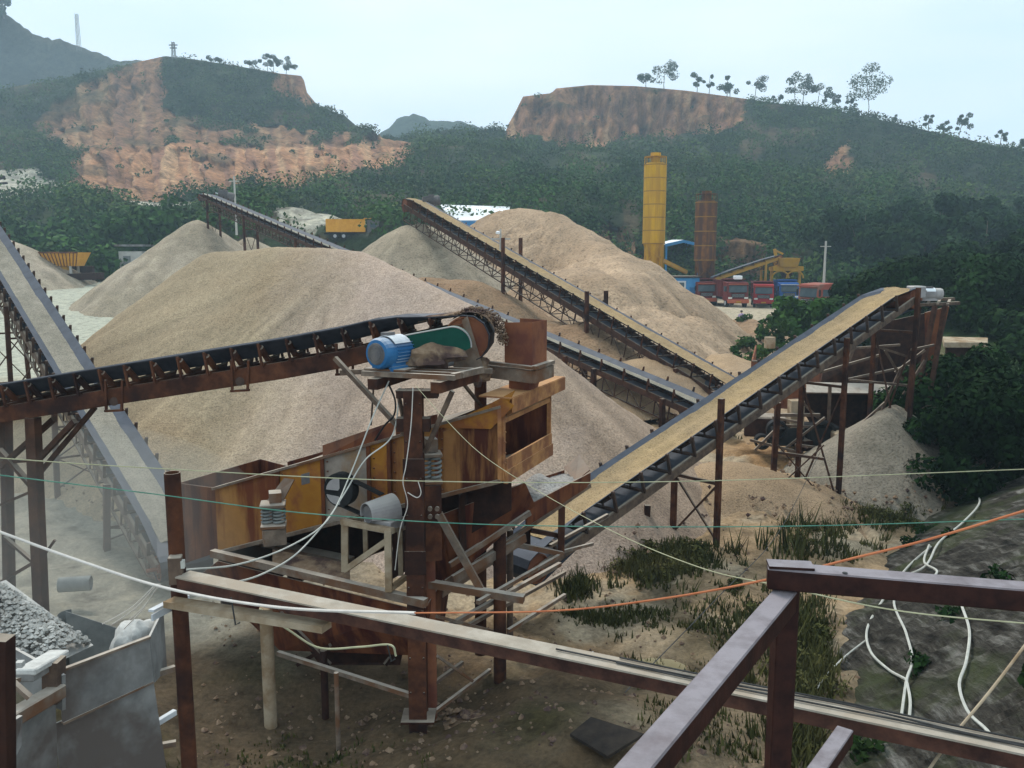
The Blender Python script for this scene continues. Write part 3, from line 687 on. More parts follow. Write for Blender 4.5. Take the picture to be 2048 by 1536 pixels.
# dark wood at the right, trees one by one
WOOD = [
    (1722, 560, 56, 5, 2.6, 'dark tree at the left edge of the wood, over the lorry yard'), (1790, 545, 50, 5.5, 3.0, 'blackish tree directly behind the right conveyor head'),
    (1850, 530, 50, 5.5, 3.0, 'dark tree rising straight behind the conveyor motor'), (1940, 520, 50, 5.5, 3.0, 'dark round tree right of the conveyor motor above the grass slope'),
    (2030, 535, 44, 5.5, 3.0, 'dark tree cut off by the right edge above the pale roof'),
    (2010, 700, 25, 4.2, 2.0, 'black shaded tree beside the pale flat roof'), (1935, 735, 24, 3.8, 1.9, 'black bushy tree behind the small grey cones'),
    (2070, 760, 20.5, 4.2, 2.0, 'nearest black tree at the right edge above the grey bank'), (1900, 720, 28, 3.6, 1.8, 'dark tree beside the legs of the right conveyor'),
    (1975, 810, 21, 3.0, 1.6, 'dark low tree at the top of the grey bank'),
]
for i, (px, py, d, hh, cr, lab) in enumerate(WOOD):
    top = D(px, py, d); z0 = float(ground_z(top.x, top.y)); H = max(top.z - z0, 2.0)
    tree('dark_tree', lab, 'tree', (top.x, top.y, z0 - .2), H, cr * 1.1, 22, 480, .0024 * d + .035, 'leaf_dark', 'trees of the dark wood at the right', .3, .13, (0, 0), .9, 1.15, (0, .9), 'bark', .58, 6, seed=200 + i)
HW = ['hazy tree in the wood just right of the yard pole', 'hazy tree second from the pole in the hillside wood', 'broad hazy tree on the slope above the lorry yard', 'hazy tree with a pointed top in the hillside wood', 'hazy tree high on the wooded slope, above the conveyor head',
      'hazy tree low on the wooded slope, above the conveyor motor', 'tall hazy tree right of the motor on the hillside', 'wide hazy tree in the middle of the right hillside wood', 'hazy tree behind the wide one in the hillside wood', 'small hazy tree near the right edge of the hillside',
      'hazy tree nearest the right edge on the hillside', 'hazy tree partly behind the tree nearest the right edge', 'uppermost hazy tree of the hillside wood']
for i, lab in enumerate(HW):
    px = 1690 + i * 31 + random.uniform(-8, 8); tt_ = [5.9, 6.2, 5.7, 6.3, 5.5, 6.2, 5.8, 6.1, 5.4, 6.2, 6.0, 5.6, 5.2][i] + .25
    r_i = int(np.argmin(np.abs(T_ - tt_))); c_i = int(np.clip(round((px - cols[0]) / 6.0), 0, len(cols) - 1)); p = G[r_i, c_i]
    tree('hillside_tree', lab, 'tree', (float(p[0]), float(p[1]), float(p[2]) - .4), random.uniform(6.0, 9.0), random.uniform(3.4, 4.6), 20, 260, .30, 'leaf_wood', 'trees of the hillside wood', .3, .2, (random.uniform(-.5, .5), 0), .85, 1.15, (0, .9), 'bark', .58, 5, seed=400 + i)
# bushy fill below them
def bushes(name, label, spots, mat_, cat='scrub', nper=150):
    v_, f_, t_ = [], [], []; o_ = 0
    for (x, y, z, r, lf) in spots:
        K = 6; cs = np.array([x, y, z]) + RNG.normal(scale=(r * .45, r * .45, r * .25), size=(K, 3)); v, f, t = leafcloud(cs, np.full(K, r * .55), nper // K * 2, lf, .8)
        v_.append(v); f_.append(f + o_); t_.append(t); o_ += len(v)
    o = np_mesh(name, np.concatenate(v_), np.concatenate(f_), mat_, {'tint': np.concatenate(t_)}, smooth=False)
    tag(o, label, cat, kind='stuff')
sp = []
for i in range(95):
    y = RNG.uniform(22, 75); x = RNG.uniform(17.5, 30) + (y - 30) * .34 + 1
    sp.append((x, y, float(ground_z(x, y)) + .5, RNG.uniform(.8, 1.6), .05 + .0028 * y))
bushes('thicket', 'dark undergrowth filling the wooded slope at the right', sp, 'leaf_dark', nper=420)
sp = []
for i in range(26):
    px = RNG.uniform(1575, 1690); py = RNG.uniform(612, 660); q = D(px, py, 52 + RNG.uniform(-4, 6)); sp.append((q.x, q.y, q.z, RNG.uniform(.6, 1.2), .2))
for i in range(12):
    q = GZ(RNG.uniform(1460, 1570), RNG.uniform(640, 720), .4); sp.append((q.x, q.y, .6, .5, .12))
bushes('weeds', 'weeds and bushes between the lorry yard and the right conveyor', sp, 'leaf_mid')
sp = []
for i in range(46):
    px = RNG.uniform(-80, 250); d = RNG.uniform(96, 128); py = 545 - (d - 96) * 3.0 + RNG.uniform(-12, 12); q = D(px, py, d); sp.append((q.x, q.y, q.z, RNG.uniform(2.2, 4), .45))
for i in range(20):
    q = D(RNG.uniform(240, 420), RNG.uniform(440, 500), RNG.uniform(100, 120)); sp.append((q.x, q.y, q.z, RNG.uniform(1.8, 3.2), .42))
bushes('shrubbery', 'bright green bushes behind the white dust flats at the left', sp, 'leaf_mid', nper=220)
# grass tufts (uncountable)
def grass(name, label, areas, mat_='grass_blade'):
    P0 = []
    for (px, py, spx, spy, n, h_) in areas:
        for k in range(n):
            q = GZ(px + RNG.normal() * spx, py + RNG.normal() * spy, 0.1); P0.append((q.x, q.y, h_ * RNG.uniform(.5, 1.3)))
    P0 = np.array(P0); B = 16; n = len(P0)
    zz = ground_z(P0[:, 0], P0[:, 1])
    b = np.repeat(np.stack([P0[:, 0], P0[:, 1], zz], 1), B, 0); hgt = np.repeat(P0[:, 2], B) * RNG.uniform(.5, 1.2, n * B)
    b[:, :2] += RNG.normal(scale=.09, size=(n * B, 2)); a = RNG.uniform(0, 2 * np.pi, n * B); ln = RNG.uniform(.15, .8, n * B) * hgt
    w = .008 + .010 * RNG.random(n * B) + .0006 * b[:, 1]
    dx, dy = np.cos(a), np.sin(a)
    l_ = np.stack([b[:, 0] - dy * w, b[:, 1] + dx * w, b[:, 2] - .03], 1); r_ = np.stack([b[:, 0] + dy * w, b[:, 1] - dx * w, b[:, 2] - .03], 1)
    tp = np.stack([b[:, 0] + dx * ln, b[:, 1] + dy * ln, b[:, 2] + hgt], 1)
    tl = tp + np.stack([-dy * w, dx * w, 0 * w], 1) * .15; tr = tp - np.stack([-dy * w, dx * w, 0 * w], 1) * .15
    v = np.stack([l_, r_, tr, tl], 1).reshape(-1, 3); f = np.arange(len(v)).reshape(-1, 4)
    o = np_mesh(name, v, f, mat_, {'tint': np.repeat(RNG.random(n * B), 4)}, smooth=False)
    tag(o, label, 'grass', kind='stuff')
GA = [(1320, 1120, 45, 16, 330, 0.16), (1740, 1010, 60, 16, 380, 0.19), (1850, 985, 50, 14, 200, 0.19), (1640, 1080, 50, 20, 50, 0.17), (1500, 1230, 60, 50, 90, 0.14), (1610, 1300, 24, 60, 200, 0.19),
    (1230, 1212, 50, 6, 90, 0.10), (1150, 1160, 14, 12, 40, 0.22), (1600, 1430, 22, 40, 120, 0.19), (1400, 1290, 70, 50, 30, 0.10), (1700, 960, 60, 12, 90, 0.14), (1420, 1460, 60, 40, 60, 0.09),
    (620, 1480, 120, 30, 40, 0.04), (1050, 1090, 14, 12, 20, 0.14), (1475, 850, 30, 10, 20, 0.14), (1350, 950, 40, 10, 20, 0.12)]
grass('grass', 'dry grass tufts and weeds growing over the sandy ground', GA)
grass('reeds', 'tall thin stalks standing among the grass at the right', [(1560, 1100, 60, 20, 4, .6), (1640, 1120, 40, 25, 5, .7), (1500, 1330, 30, 50, 3, .7)])
sp = []
for (px, py, sx_, sy_, n, h_) in GA[:6] + GA[8:9]:
    for k in range(n // 16):
        q = GZ(px + RNG.normal() * sx_, py + RNG.normal() * sy_, .1); sp.append((q.x, q.y, float(ground_z(q.x, q.y)) + .05, RNG.uniform(.12, .3), .035))
bushes('weeds', 'low dry weeds matted among the grass tufts', sp, 'grass_blade', nper=120)
gb = []
for k in range(900):
    i, j = RNG.integers(0, BX.shape[0]), RNG.integers(0, 60); gb.append((BX[i, j], BY[i, j], BZ[i, j]))
sp = [(x, y, z + .05, .22, .05) for x, y, z in gb[:22]]
bushes('creepers', 'dark creeping weeds on the dusty grey bank', sp, 'leaf_dark', nper=70)
# scattered stones (uncountable)
m = MB()
def rock(m, c, r, rg=random):
    c = V(c); vs = []
    for (a, b_) in ((0, -1), (0, 0), (1, 0), (2, 0), (3, 0), (4, 0), (0, 1)):
        if b_: vs.append(c + V((rg.uniform(-.2, .2) * r, rg.uniform(-.2, .2) * r, b_ * r * rg.uniform(.7, 1.1))))
        else: vs.append(c + V((math.cos(a * 1.257) * r * rg.uniform(.7, 1.3), math.sin(a * 1.257) * r * rg.uniform(.7, 1.3), r * rg.uniform(-.2, .3))))
    m.add(vs, [(0, 2, 1), (0, 3, 2), (0, 4, 3), (0, 5, 4), (0, 1, 5), (6, 1, 2), (6, 2, 3), (6, 3, 4), (6, 4, 5), (6, 5, 1)])
for (x_, y_, z_) in FOOTP:
    if y_ < 60:
        for k in range(2): rock(m, (x_ + random.uniform(-.3, .3), y_ + random.uniform(-.3, .3), z_), random.uniform(.02, .07))
for k in range(1300):
    q = GZ(random.uniform(360, 1750), random.uniform(960, 1560) if k % 3 else random.uniform(1150, 1560), 0); z = float(ground_z(q.x, q.y)); rock(m, (q.x, q.y, z), random.choice((.015, .02, .03, .045)) * random.uniform(.6, 1.4))
tag(part('rubble', m, 'dust_heap'), 'small loose stones scattered over the ground', 'rubble', kind='stuff')
# ------------------------------------------------------------------ belt conveyors
class Conv:
    """line of points from tail to head; s in metres along it"""
    def __init__(s, pts):
        s.p = [V(p) for p in pts]; s.cum = [0]
        for a, b in zip(s.p[:-1], s.p[1:]): s.cum.append(s.cum[-1] + (b - a).length)
        s.L = s.cum[-1]
    def at(s, u):
        u2 = min(max(u, 0), s.L)
        for i in range(len(s.p) - 1):
            if u2 <= s.cum[i + 1] + 1e-6:
                d = (s.p[i + 1] - s.p[i]).normalized(); c = s.p[i] + d * (u - s.cum[i]); break
        sd = V((d.y, -d.x, 0)).normalized(); n = sd.cross(d).normalized()
        if n.z < 0: n = -n
        return c, d, sd, n
def conveyor(name, label, pts, w=.8, trough=.16, gap=.16, ch=.18, idler_step=1.1, load=None, load_h=.09, load_to=1.0, m_belt='belt_rubber', m_frame='rust', truss=0, m_truss='rust_thin', group='belt conveyors', drum_r=.24, smooth_step=1.0, knob=.05, post_w=.06, flat_load=False, m_idler='rust', load_w=.8, load_from=.4):
    c = Conv(pts); root = thing(name, label, 'conveyor', tuple(c.p[0]), group)
    N = max(int(c.L / smooth_step), 2)
    # belt: carrying run, head drum, return run, tail drum
    sec = []
    def tr(u): return float(sstep(0, 1.2, u) * sstep(0, 1.2, c.L - u))
    for i in range(N + 1):
        u = c.L * i / N; o, d, sd, n = c.at(u); k = tr(u) * trough
        sec.append([o + sd * x * w + n * (k if abs(x) > .4 else k * .02) for x in (-.5, -.2, .2, .5)])
    o, d, sd, n = c.at(c.L)
    for a in (30, 60, 90, 120, 150, 180):
        a_ = math.radians(a); q = o - n * drum_r + d * math.sin(a_) * drum_r + n * math.cos(a_) * drum_r
        sec.append([q + sd * x * w for x in (-.5, -.2, .2, .5)])
    for i in range(N, -1, -1):
        u = c.L * i / N; o, d, sd, n = c.at(u); sag = 2 * drum_r if (u < .6 or u > c.L - .6) else min(2 * drum_r, gap + ch * .6 + .05)
        sec.append([o - n * sag + sd * x * w for x in (-.5, -.2, .2, .5)])
    o, d, sd, n = c.at(0)
    for a in (30, 60, 90, 120, 150):
        a_ = math.radians(a); q = o - n * drum_r - d * math.sin(a_) * drum_r - n * math.cos(a_) * drum_r
        sec.append([q + sd * x * w for x in (-.5, -.2, .2, .5)])
    m = MB(); M = len(sec); th = .014
    for lay in (0, 1):
        for i, s4 in enumerate(sec):
            a = sec[(i + 1) % M][1] - sec[i - 1][1]; nn = (s4[2] - s4[1]).cross(a).normalized() * (th * lay)
            m.v += [tuple(p + nn) for p in s4]
    for i in range(M):
        j = (i + 1) % M
        for k in range(3):
            m.f.append((i * 4 + k, i * 4 + k + 1, j * 4 + k + 1, j * 4 + k)); o_ = M * 4
            m.f.append((o_ + i * 4 + k, o_ + j * 4 + k, o_ + j * 4 + k + 1, o_ + i * 4 + k + 1))
        for k in (0, 3): m.f.append((i * 4 + k, j * 4 + k, M * 4 + j * 4 + k, M * 4 + i * 4 + k))
    part('belt', m, m_belt, root)
    if load:
        m = MB(); NL = max(int(c.L / .25), 8); K = 9; rg = np.random.default_rng(len(label)); lf = load_from
        u0, u1 = lf, c.L * load_to; rows_ = 0
        bump = fbm(np.linspace(0, c.L * 1.5, NL + 1)[:, None] + 0 * np.arange(K)[None], np.arange(K)[None] * .8 + 0 * np.zeros(NL + 1)[:, None] + len(label), octv=3)
        for i in range(NL + 1):
            u = u0 + (u1 - u0) * i / NL; o, d, sd, n = c.at(u); k = tr(u) * trough
            for j in range(K):
                x = -1 + 2 * j / (K - 1); ax = abs(x) * load_w * .5
                bed = k * max(0, (ax - .2) / .3); crown = load_h * (1 - x * x) * (1 + .8 * bump[i, j])
                m.v.append(tuple(o + sd * x * load_w * .5 * w + n * (.016 + bed + crown + (.0 if abs(x) < .99 else -.012))))
        for i in range(NL):
            for j in range(K - 1): m.f.append((i * K + j, i * K + j + 1, (i + 1) * K + j + 1, (i + 1) * K + j))
        part('load', m, load, root, smooth=True)
    # side channels
    S = max(int(c.L / (smooth_step * 2)), 1)
    for side in (-1, 1):
        m = MB()
        for i in range(S):
            a, b = c.L * i / S, c.L * (i + 1) / S
            oa, d, sd, n = c.at(a + 1e-4); ob, _, sd2, n2 = c.at(b)
            m.channel(oa + sd * side * (w / 2 + .02) - n * (gap + ch / 2), ob + sd2 * side * (w / 2 + .02) - n2 * (gap + ch / 2), .05, ch, .012, n, flip=-side)
        part('side_frame', m, m_frame, root)
    # idler stands
    ni = int(c.L / idler_step)
    for i in range(min(ni, 96)):
        u = idler_step * (i + .5); o, d, sd, n = c.at(u); m = MB(); k = trough * tr(u)
        for side in (-1, 1):
            e = o + sd * side * (w / 2 + .05)
            m.beam(e - n * (gap + .01), e + n * (k + knob), post_w, post_w * .6, d)
            m.beam(e + n * (k + knob - .02), o + sd * side * (w / 2 - .02) + n * (k + knob * .2 - .05), .03, .03, d)
            m.beam(o + sd * side * (w * .2) - n * gap, o + sd * side * (w * .2) - n * .05, .03, .03, d)
        m.beam(o - sd * (w / 2 + .05) - n * (gap - .02), o + sd * (w / 2 + .05) - n * (gap - .02), .06, .04, n)
        r = .045
        m.tube(o - sd * w * .19 - n * (r + .012), o + sd * w * .19 - n * (r + .012), r, 8)
        for side in (-1, 1):
            m.tube(o + sd * side * w * .21 - n * (r + .012), o + sd * side * (w * .49) + n * (k - r - .012), r, 8)
        part('idler', m, m_idler, root)
    # drums
    for u, nm in ((0, 'tail_drum'), (c.L, 'head_drum')):
        o, d, sd, n = c.at(u); m = MB(); m.pipe(o - n * drum_r - sd * w * .48, o - n * drum_r + sd * w * .48, drum_r - .006, .02, 24)
        m.tube(o - n * drum_r - sd * w * .7, o - n * drum_r + sd * w * .7, .035, 10)
        for side in (-1, 1): m.tube(o - n * drum_r + sd * side * w * .42, o - n * drum_r + sd * side * w * .44, drum_r - .03, 24); m.tube(o - n * drum_r + sd * side * w * .44, o - n * drum_r + sd * side * w * .50, .09, 14)
        part(nm, m, 'rust_chute', root)
    if truss:
        m = MB(); st = truss * 1.3; nb = int(c.L / st); lo = gap + ch + truss
        for side in (-1, 1):
            pa = None
            for i in range(nb + 1):
                u = min(i * st, c.L - .01); o, d, sd, n = c.at(u); a = o + sd * side * w * .45 - n * (gap + ch); b = o + sd * side * w * .45 - n * lo
                if i == 0: b = a - n * .1
                m.beam(a, b, .035, .035, d)
                if pa: m.beam(pa[0], b, .03, .03, sd) if i % 2 else m.beam(pa[1], a, .03, .03, sd); m.beam(pa[1], b, .05, .05, sd)
                pa = (a, b)
                if side == 1 and i: m.beam(b, b - sd * w * .9, .03, .03, d)
        part('truss', m, m_truss, root)
    c.root = root; c.w = w; c.gap = gap; c.ch = ch; c.tz = gap + ch + truss
    return c
def trestle(c, u, up=0.0, splay=0.0, r=.05, zg=None, m='rust_thin', xb=2, out=.08, du=0.0, both=True, tops=(None, None)):
    """two legs and crossing braces under a conveyor"""
    o, d, sd, n = c.at(u); legs = []
    for i, side in enumerate((-1, 1)):
        a = o + sd * side * (c.w / 2 + out); a = V((a.x, a.y, a.z + up if up else a.z - c.gap))
        b = a + sd * side * splay + V((d.x, d.y, 0)) * du
        g = float(ground_z(b.x, b.y)) - .3 if zg is None else zg
        b.z = g; mm = MB(); mm.beam(b, a, 2 * r, 2 * r, sd); part('leg', mm, m, c.root); legs.append((a, b))
    z1 = min(legs[0][0].z, legs[1][0].z) - c.tz - up - .1; z0 = legs[0][1].z + .5
    def pt(i, z): a, b = legs[i]; t = (z - b.z) / (a.z - b.z); return b + (a - b) * t
    for k in range(xb):
        za, zb = z0 + (z1 - z0) * k / xb, z0 + (z1 - z0) * (k + 1) / xb
        mm = MB(); mm.beam(pt(0, za), pt(1, zb), .035, .035, sd.cross(V((0, 0, 1)))); mm.beam(pt(1, za), pt(0, zb), .03, .03, sd.cross(V((0, 0, 1)))); mm.beam(pt(0, zb), pt(1, zb), .05, .05)
        part('brace', mm, m, c.root)
def bar(px1, py1, d1, px2, py2, d2, w=.06, h=None, mb=None):
    mb = mb or MB(); return mb.beam(D(px1, py1, d1), D(px2, py2, d2), w, h or w)
# A: the belt that crosses the picture to the chute
A_pts = [D(px, py, d) for px, py, d in ((-420, 858, 13.2), (0, 797, 12.6), (300, 748, 12.2), (560, 707, 11.95), (700, 681, 11.85), (780, 662, 11.8), (850, 643, 11.75), (930, 629, 11.7))]
cA = conveyor('belt_conveyor', 'dark rubber belt conveyor crossing to the chute, driven by the blue motor', A_pts, w=.62, trough=.19, gap=.11, ch=.20, idler_step=.385, load='dust_heap', load_h=.05, m_belt='belt_rubber', m_frame='rust', drum_r=.30, smooth_step=.4, knob=.0, post_w=.04, load_w=.6)
cA_root = cA.root
# material tumbling over the head drum
m = MB()
for k in range(1300):
    t_ = random.uniform(-.6, 1.6); o, d, sd, n = cA.at(cA.L); sx_ = random.uniform(-.26, .24)
    if t_ < 0: q = o + d * t_ + n * (.02 + .05 * random.random() * max(0, .6 + t_))
    else:
        a_ = t_ * 1.25; q = o - n * .3 + (d * math.sin(a_) + n * math.cos(a_)) * (.315 + .07 * random.random() * (1 + .8 * t_)) + d * .05 * t_
    rock(m, q + sd * sx_, random.uniform(.007, .020))
m.add([tuple(cA.at(cA.L)[0] - cA.at(cA.L)[3] * .3 + (cA.at(cA.L)[1] * math.sin(a) + cA.at(cA.L)[3] * math.cos(a)) * (.335 + .05 * min(1, a)) + cA.at(cA.L)[2] * s_) for a in np.linspace(-.5, 1.5, 12) for s_ in (-.26, .26)], [(2 * i, 2 * i + 1, 2 * i + 3, 2 * i + 2) for i in range(11)])
tag(part('falling_gravel', m, 'dust_heap', None, tuple(cA.at(cA.L)[0])), 'brown gravel tumbling over the head drum into the rusty chute', 'gravel', kind='stuff')
# legs of A at the left
for (x1, y1, x2, y2, d, w_) in ((12, 840, 20, 1190, 13.2, .13), (66, 835, 88, 1290, 12.2, .15)):
    part('leg', bar(x1, y1, d, x2, y2 + 60, d - .2, w_), 'rust_thin', cA_root)
for (x1, y1, d1, x2, y2, d2, w_) in ((150, 842, 12.0, 62, 935, 12.3, .07), (0, 935, 12.9, 108, 838, 12.4, .07), (0, 900, 13, 66, 975, 12.3, .07), (190, 815, 12.2, 76, 950, 12.3, .06), (0, 1165, 12.9, 76, 1120, 12.3, .04), (10, 1075, 13, 74, 1130, 12.3, .05), (0, 1010, 12.8, 70, 980, 12.4, .035), (74, 1130, 12.3, 110, 1080, 12.2, .03), (0, 925, 13.1, 66, 920, 12.3, .05)):
    part('brace', bar(x1, y1, d1, x2, y2, d2, w_), 'rust_thin', cA_root)
# cradle brackets with return rollers hanging below A
for px, py in ((228, 795), (480, 755), (690, 722)):
    d = 11.9 if px > 400 else 12.15; m = MB(); b_ = MB()
    for dx in (-17, 17):
        b_.beam(D(px + dx, py - 35, d - .25), D(px + dx * .9, py + 27, d - .25), .035, .03); b_.beam(D(px + dx, py - 35, d + .45), D(px + dx * .9, py + 27, d + .45), .035, .03)
    b_.beam(D(px - 17, py + 27, d - .25), D(px + 17, py + 25, d - .25), .05, .03); b_.beam(D(px - 17, py + 27, d - .25), D(px - 17, py + 27, d + .45), .04, .03); b_.beam(D(px + 17, py + 25, d - .25), D(px + 17, py + 25, d + .45), .04, .03); o_ = part('roller_bracket', b_, 'rust', cA_root)
    m.tube(D(px, py + 8, d - .25), D(px, py + 8, d + .45), .06, 12); part('return_roller', m, 'roller', o_)
# B: grey gravel belt climbing away at the left
B_pts = [D(368, 1100, 16.0), D(150, 750, 22.0), D(-60, 415, 33.0)]
B_pts = [D(368, 1105, 15.6), D(-45, 438, 31.0)]
cB = conveyor('belt_conveyor', 'grey gravel belt climbing away at the left behind the crossing belt', B_pts, w=.94, trough=.17, gap=.16, ch=.2, idler_step=.72, load='gravel_belt', load_h=.06, m_belt='belt_pale', m_frame='brace_steel', truss=.45, m_truss='brace_steel', knob=.07, load_w=.62, m_idler='roller')
for u, kk in ((3.0, 1), (7.5, 2), (13, 2), (17.5, 3)): trestle(cB, u, r=.06, m='rust_thin', xb=kk, splay=.1)
# C: long middle conveyor
C_pts = [D(1500, 792, 31.5), D(822, 398, 56.5)]
cC = conveyor('belt_conveyor', 'long middle conveyor on lattice truss with a sandy yellow belt', C_pts, w=.85, trough=.16, gap=.34, ch=.26, idler_step=1.05, load='sand_belt', load_h=.05, m_belt='belt_pale', m_frame='rust_thin', truss=.75, drum_r=.42, knob=.08, load_w=.92)
def conv_u(c, px):
    best = min(((abs(to_px(np.array(c.at(u)[0]))[0] - px), u) for u in np.linspace(0, c.L, 400))); return best[1]
for px, up in ((1024, 1.0), (1192, .7), (1372, .0), (1450, 0)): trestle(cC, conv_u(cC, px), up=up, r=.075, m='rust', xb=2, out=.10)
# D: lower long conveyor that passes behind the main heap
D_pts = [D(1450, 828, 28.5), D(408, 388, 78)]
cD = conveyor('belt_conveyor', 'longest conveyor, passing low behind the main heap to the grey cone', D_pts, w=.85, trough=.14, gap=.18, ch=.2, idler_step=1.3, load='gravel_belt', load_h=.04, m_belt='belt_pale', m_frame='rust_thin', truss=.55, drum_r=.3, knob=.16, load_w=.5, smooth_step=2)
for px, xb in ((1345, 1), (1210, 1), (1150, 1), (1040, 1), (605, 1), (500, 2), (425, 2)): trestle(cD, conv_u(cD, px), r=.08, m='rust', xb=xb)
# F: right conveyor, sandy
F_pts = [D(1035, 1098, 14.2), D(1400, 850, 17.6), D(1795, 578, 23.2)]
gF = F_pts[0]; F_pts = [gF, D(1795, 578, 23.2)]
cF = conveyor('belt_conveyor', 'right conveyor with a wide sandy belt climbing to the grey motor', F_pts, w=.88, trough=.16, gap=.2, ch=.16, idler_step=.78, load='sand_belt', load_h=.03, m_belt='belt_pale', m_frame='brace_steel', truss=.0, drum_r=.26, knob=.05, load_w=.86, m_idler='roller')
# its legs: tall near posts standing past the belt edge
for (px, pt_, pb, pb2, off) in ((1395, 828, 1105, 1090, 103), (1650, 716, 1005, 1000, 100), (1800, 610, 905, 935, 30)):
    u = conv_u(cF, px); o, d, sd, n = cF.at(u)
    near = o + sd * (cF.w / 2 + .10); far = o - sd * (cF.w / 2 + .10)
    tops = []
    for e, hh in ((near, .62 if px < 1500 else .05), (far, -.1)):
        b = V((e.x, e.y, float(ground_z(e.x, e.y)) - .2)); mm = MB(); mm.beam(b, V((e.x, e.y, e.z + hh)), .10, .10, sd); part('leg', mm, 'rust', cF.root); tops.append((b, e))
    mm = MB(); (b1, e1), (b2, e2) = tops
    mm.beam(e1 - V((0, 0, 1.1)), e2 - V((0, 0, 1.1)), .06, .06); mm.beam(e1 - V((0, 0, 1.1)), b2 + V((0, 0, .3)), .035, .035); mm.beam(e2 - V((0, 0, 1.1)), b1 + V((0, 0, .3)), .035, .035)
    part('brace', mm, 'rust_thin', cF.root)
for (x1, y1, x2, y2, d) in ((1295, 1010, 1290, 1095, 17.9), (1556, 805, 1543, 1000, 21.0)):
    g1 = D(x2, y2, d); mm = MB(); mm.beam(V((g1.x, g1.y, float(ground_z(g1.x, g1.y)) - .2)), D(x1, y1, d), .12, .12); part('leg', mm, 'rust', cF.root)
mm = MB(); mm.beam(D(1556, 905, 20.5), D(1648, 918, 20.2), .06, .06); mm.beam(D(1556, 890, 20.5), D(1640, 990, 20.2), .03, .03); mm.beam(D(1648, 890, 20.2), D(1545, 985, 20.5), .03, .03); part('brace', mm, 'rust_thin', cF.root)
# conveyor head motors and platforms
def motor(name, label, c, ax, r, L, mb='blue_paint', mcap='motor_cap', msh='pale_metal', up=V((0, 0, 1)), hood=True, group='electric motors'):
    """c centre, ax axis direction towards the fan end"""
    ax = V(ax).normalized(); root = thing(name, label, 'motor', tuple(V(c) - V((0, 0, r * 1.15))), group); c = V(c); sd = ax.cross(up).normalized()
    m = MB(); m.lathe(c - ax * L * .5, [(r * .45, 0), (r * .9, .03 * L), (r * .96, .06 * L), (r * .96, .72 * L)], 24, ax)
    for k in range(28):
        a = 2 * math.pi * k / 28; q = (sd * math.cos(a) + up * math.sin(a)); m.obox(c - ax * L * .17 + q * r * .99, ax * L * .3, q * r * .055, q.cross(ax) * r * .02)
    part('housing', m, mb, root, smooth=False)
    m = MB(); m.lathe(c + ax * L * .22, [(r * 1.0, 0), (r * 1.04, .01), (r * 1.04, .2 * L), (r * .93, .27 * L), (r * .75, .285 * L)], 24, ax); cw = part('fan_cowl', m, mb, root)
    m = MB(); m.lathe(c + ax * L * .50, [(r * .74, 0), (r * .70, .012), (r * .15, .022)], 24, ax)
    for k in range(1, 5): m.coil(c + ax * (L * .50 + .016 + .001 * k), c + ax * (L * .50 + .0165 + .001 * k), r * .15 * k, .004, 1, 4)
    part('fan_grille', m, mcap, cw)
    m = MB()
    for s_ in (-1, 1):
        m.obox(c - up * r * 1.02 + sd * s_ * r * .72, ax * L * .30, sd * r * .18, up * r * .14); m.obox(c - up * r * .8 + sd * s_ * r * .62, ax * L * .26, sd * r * .08, up * r * .3)
    part('foot', m, mb, root)
    m = MB(); m.obox(c + up * r * 1.12 + sd * .2 * r, ax * L * .14, sd * r * .3, up * r * .2); part('terminal_box', m, mcap, root, bevel=.004)
    m = MB(); m.tube(c - ax * L * .5, c - ax * L * .68, r * .13, 12); part('shaft', m, 'pale_metal', root)
    if hood:
        m = MB(); K = 10; vs = []
        for i in range(K + 1):
            a = math.radians(25 + 120 * i / K)
            for e in (-.36, .20):
                for rr_ in (1.10, 1.13): vs.append(c + ax * e * L + (sd * math.cos(a) + up * math.sin(a)) * r * rr_)
        fs = []
        for i in range(K):
            a = i * 4; b = a + 4; fs += [(a, a + 2, b + 2, b), (a + 1, b + 1, b + 3, a + 3), (a, b, b + 1, a + 1), (a + 2, a + 3, b + 3, b + 2)]
        m.add(vs, fs + [(0, 1, 3, 2), (K * 4, K * 4 + 2, K * 4 + 3, K * 4 + 1)]); part('cover', m, msh, root, smooth=False)
    return root
# ------------------------------------------------------------------ drive platform on the tall column
P = lambda px, py, d: D(px, py, d)
plat = thing('motor_platform', 'light steel bar platform on a tall rusty column carrying the blue motor', 'platform', tuple(GZ(838, 1450, 0)))
PZ = D(745, 742, 10.95).z
def onz(px, py, z): return GZ(px, py, z)
m = MB()
a1, a2, b1, b2 = D(724, 744, 10.75), D(910, 770, 10.35), D(760, 728, 11.25), D(958, 744, 10.95)
for t_ in (0, .36, .72, 1.05):
    p, q = a1.lerp(b1, t_), a2.lerp(b2, t_); p.z = PZ; q.z = PZ; mm = MB(); mm.beam(p, q, .05, .06); part('deck_bar', mm, 'dusty_steel', plat)
for t_ in (.18, .86):
    p, q = a1.lerp(a2, t_), b1.lerp(b2, t_); dd = (q - p).normalized(); p = p - dd * .16; q = q + dd * .3; p.z = q.z = PZ - .105; mm = MB(); mm.beam(p, q, .13, .13)
    part('cross_bar', mm, 'rust', plat)
p, q = D(905, 775, 10.42), D(965, 742, 11.05); p.z = q.z = PZ + .003; mm = MB(); mm.beam(p, q, .06, .075); part('deck_bar', mm, 'dusty_steel', plat)
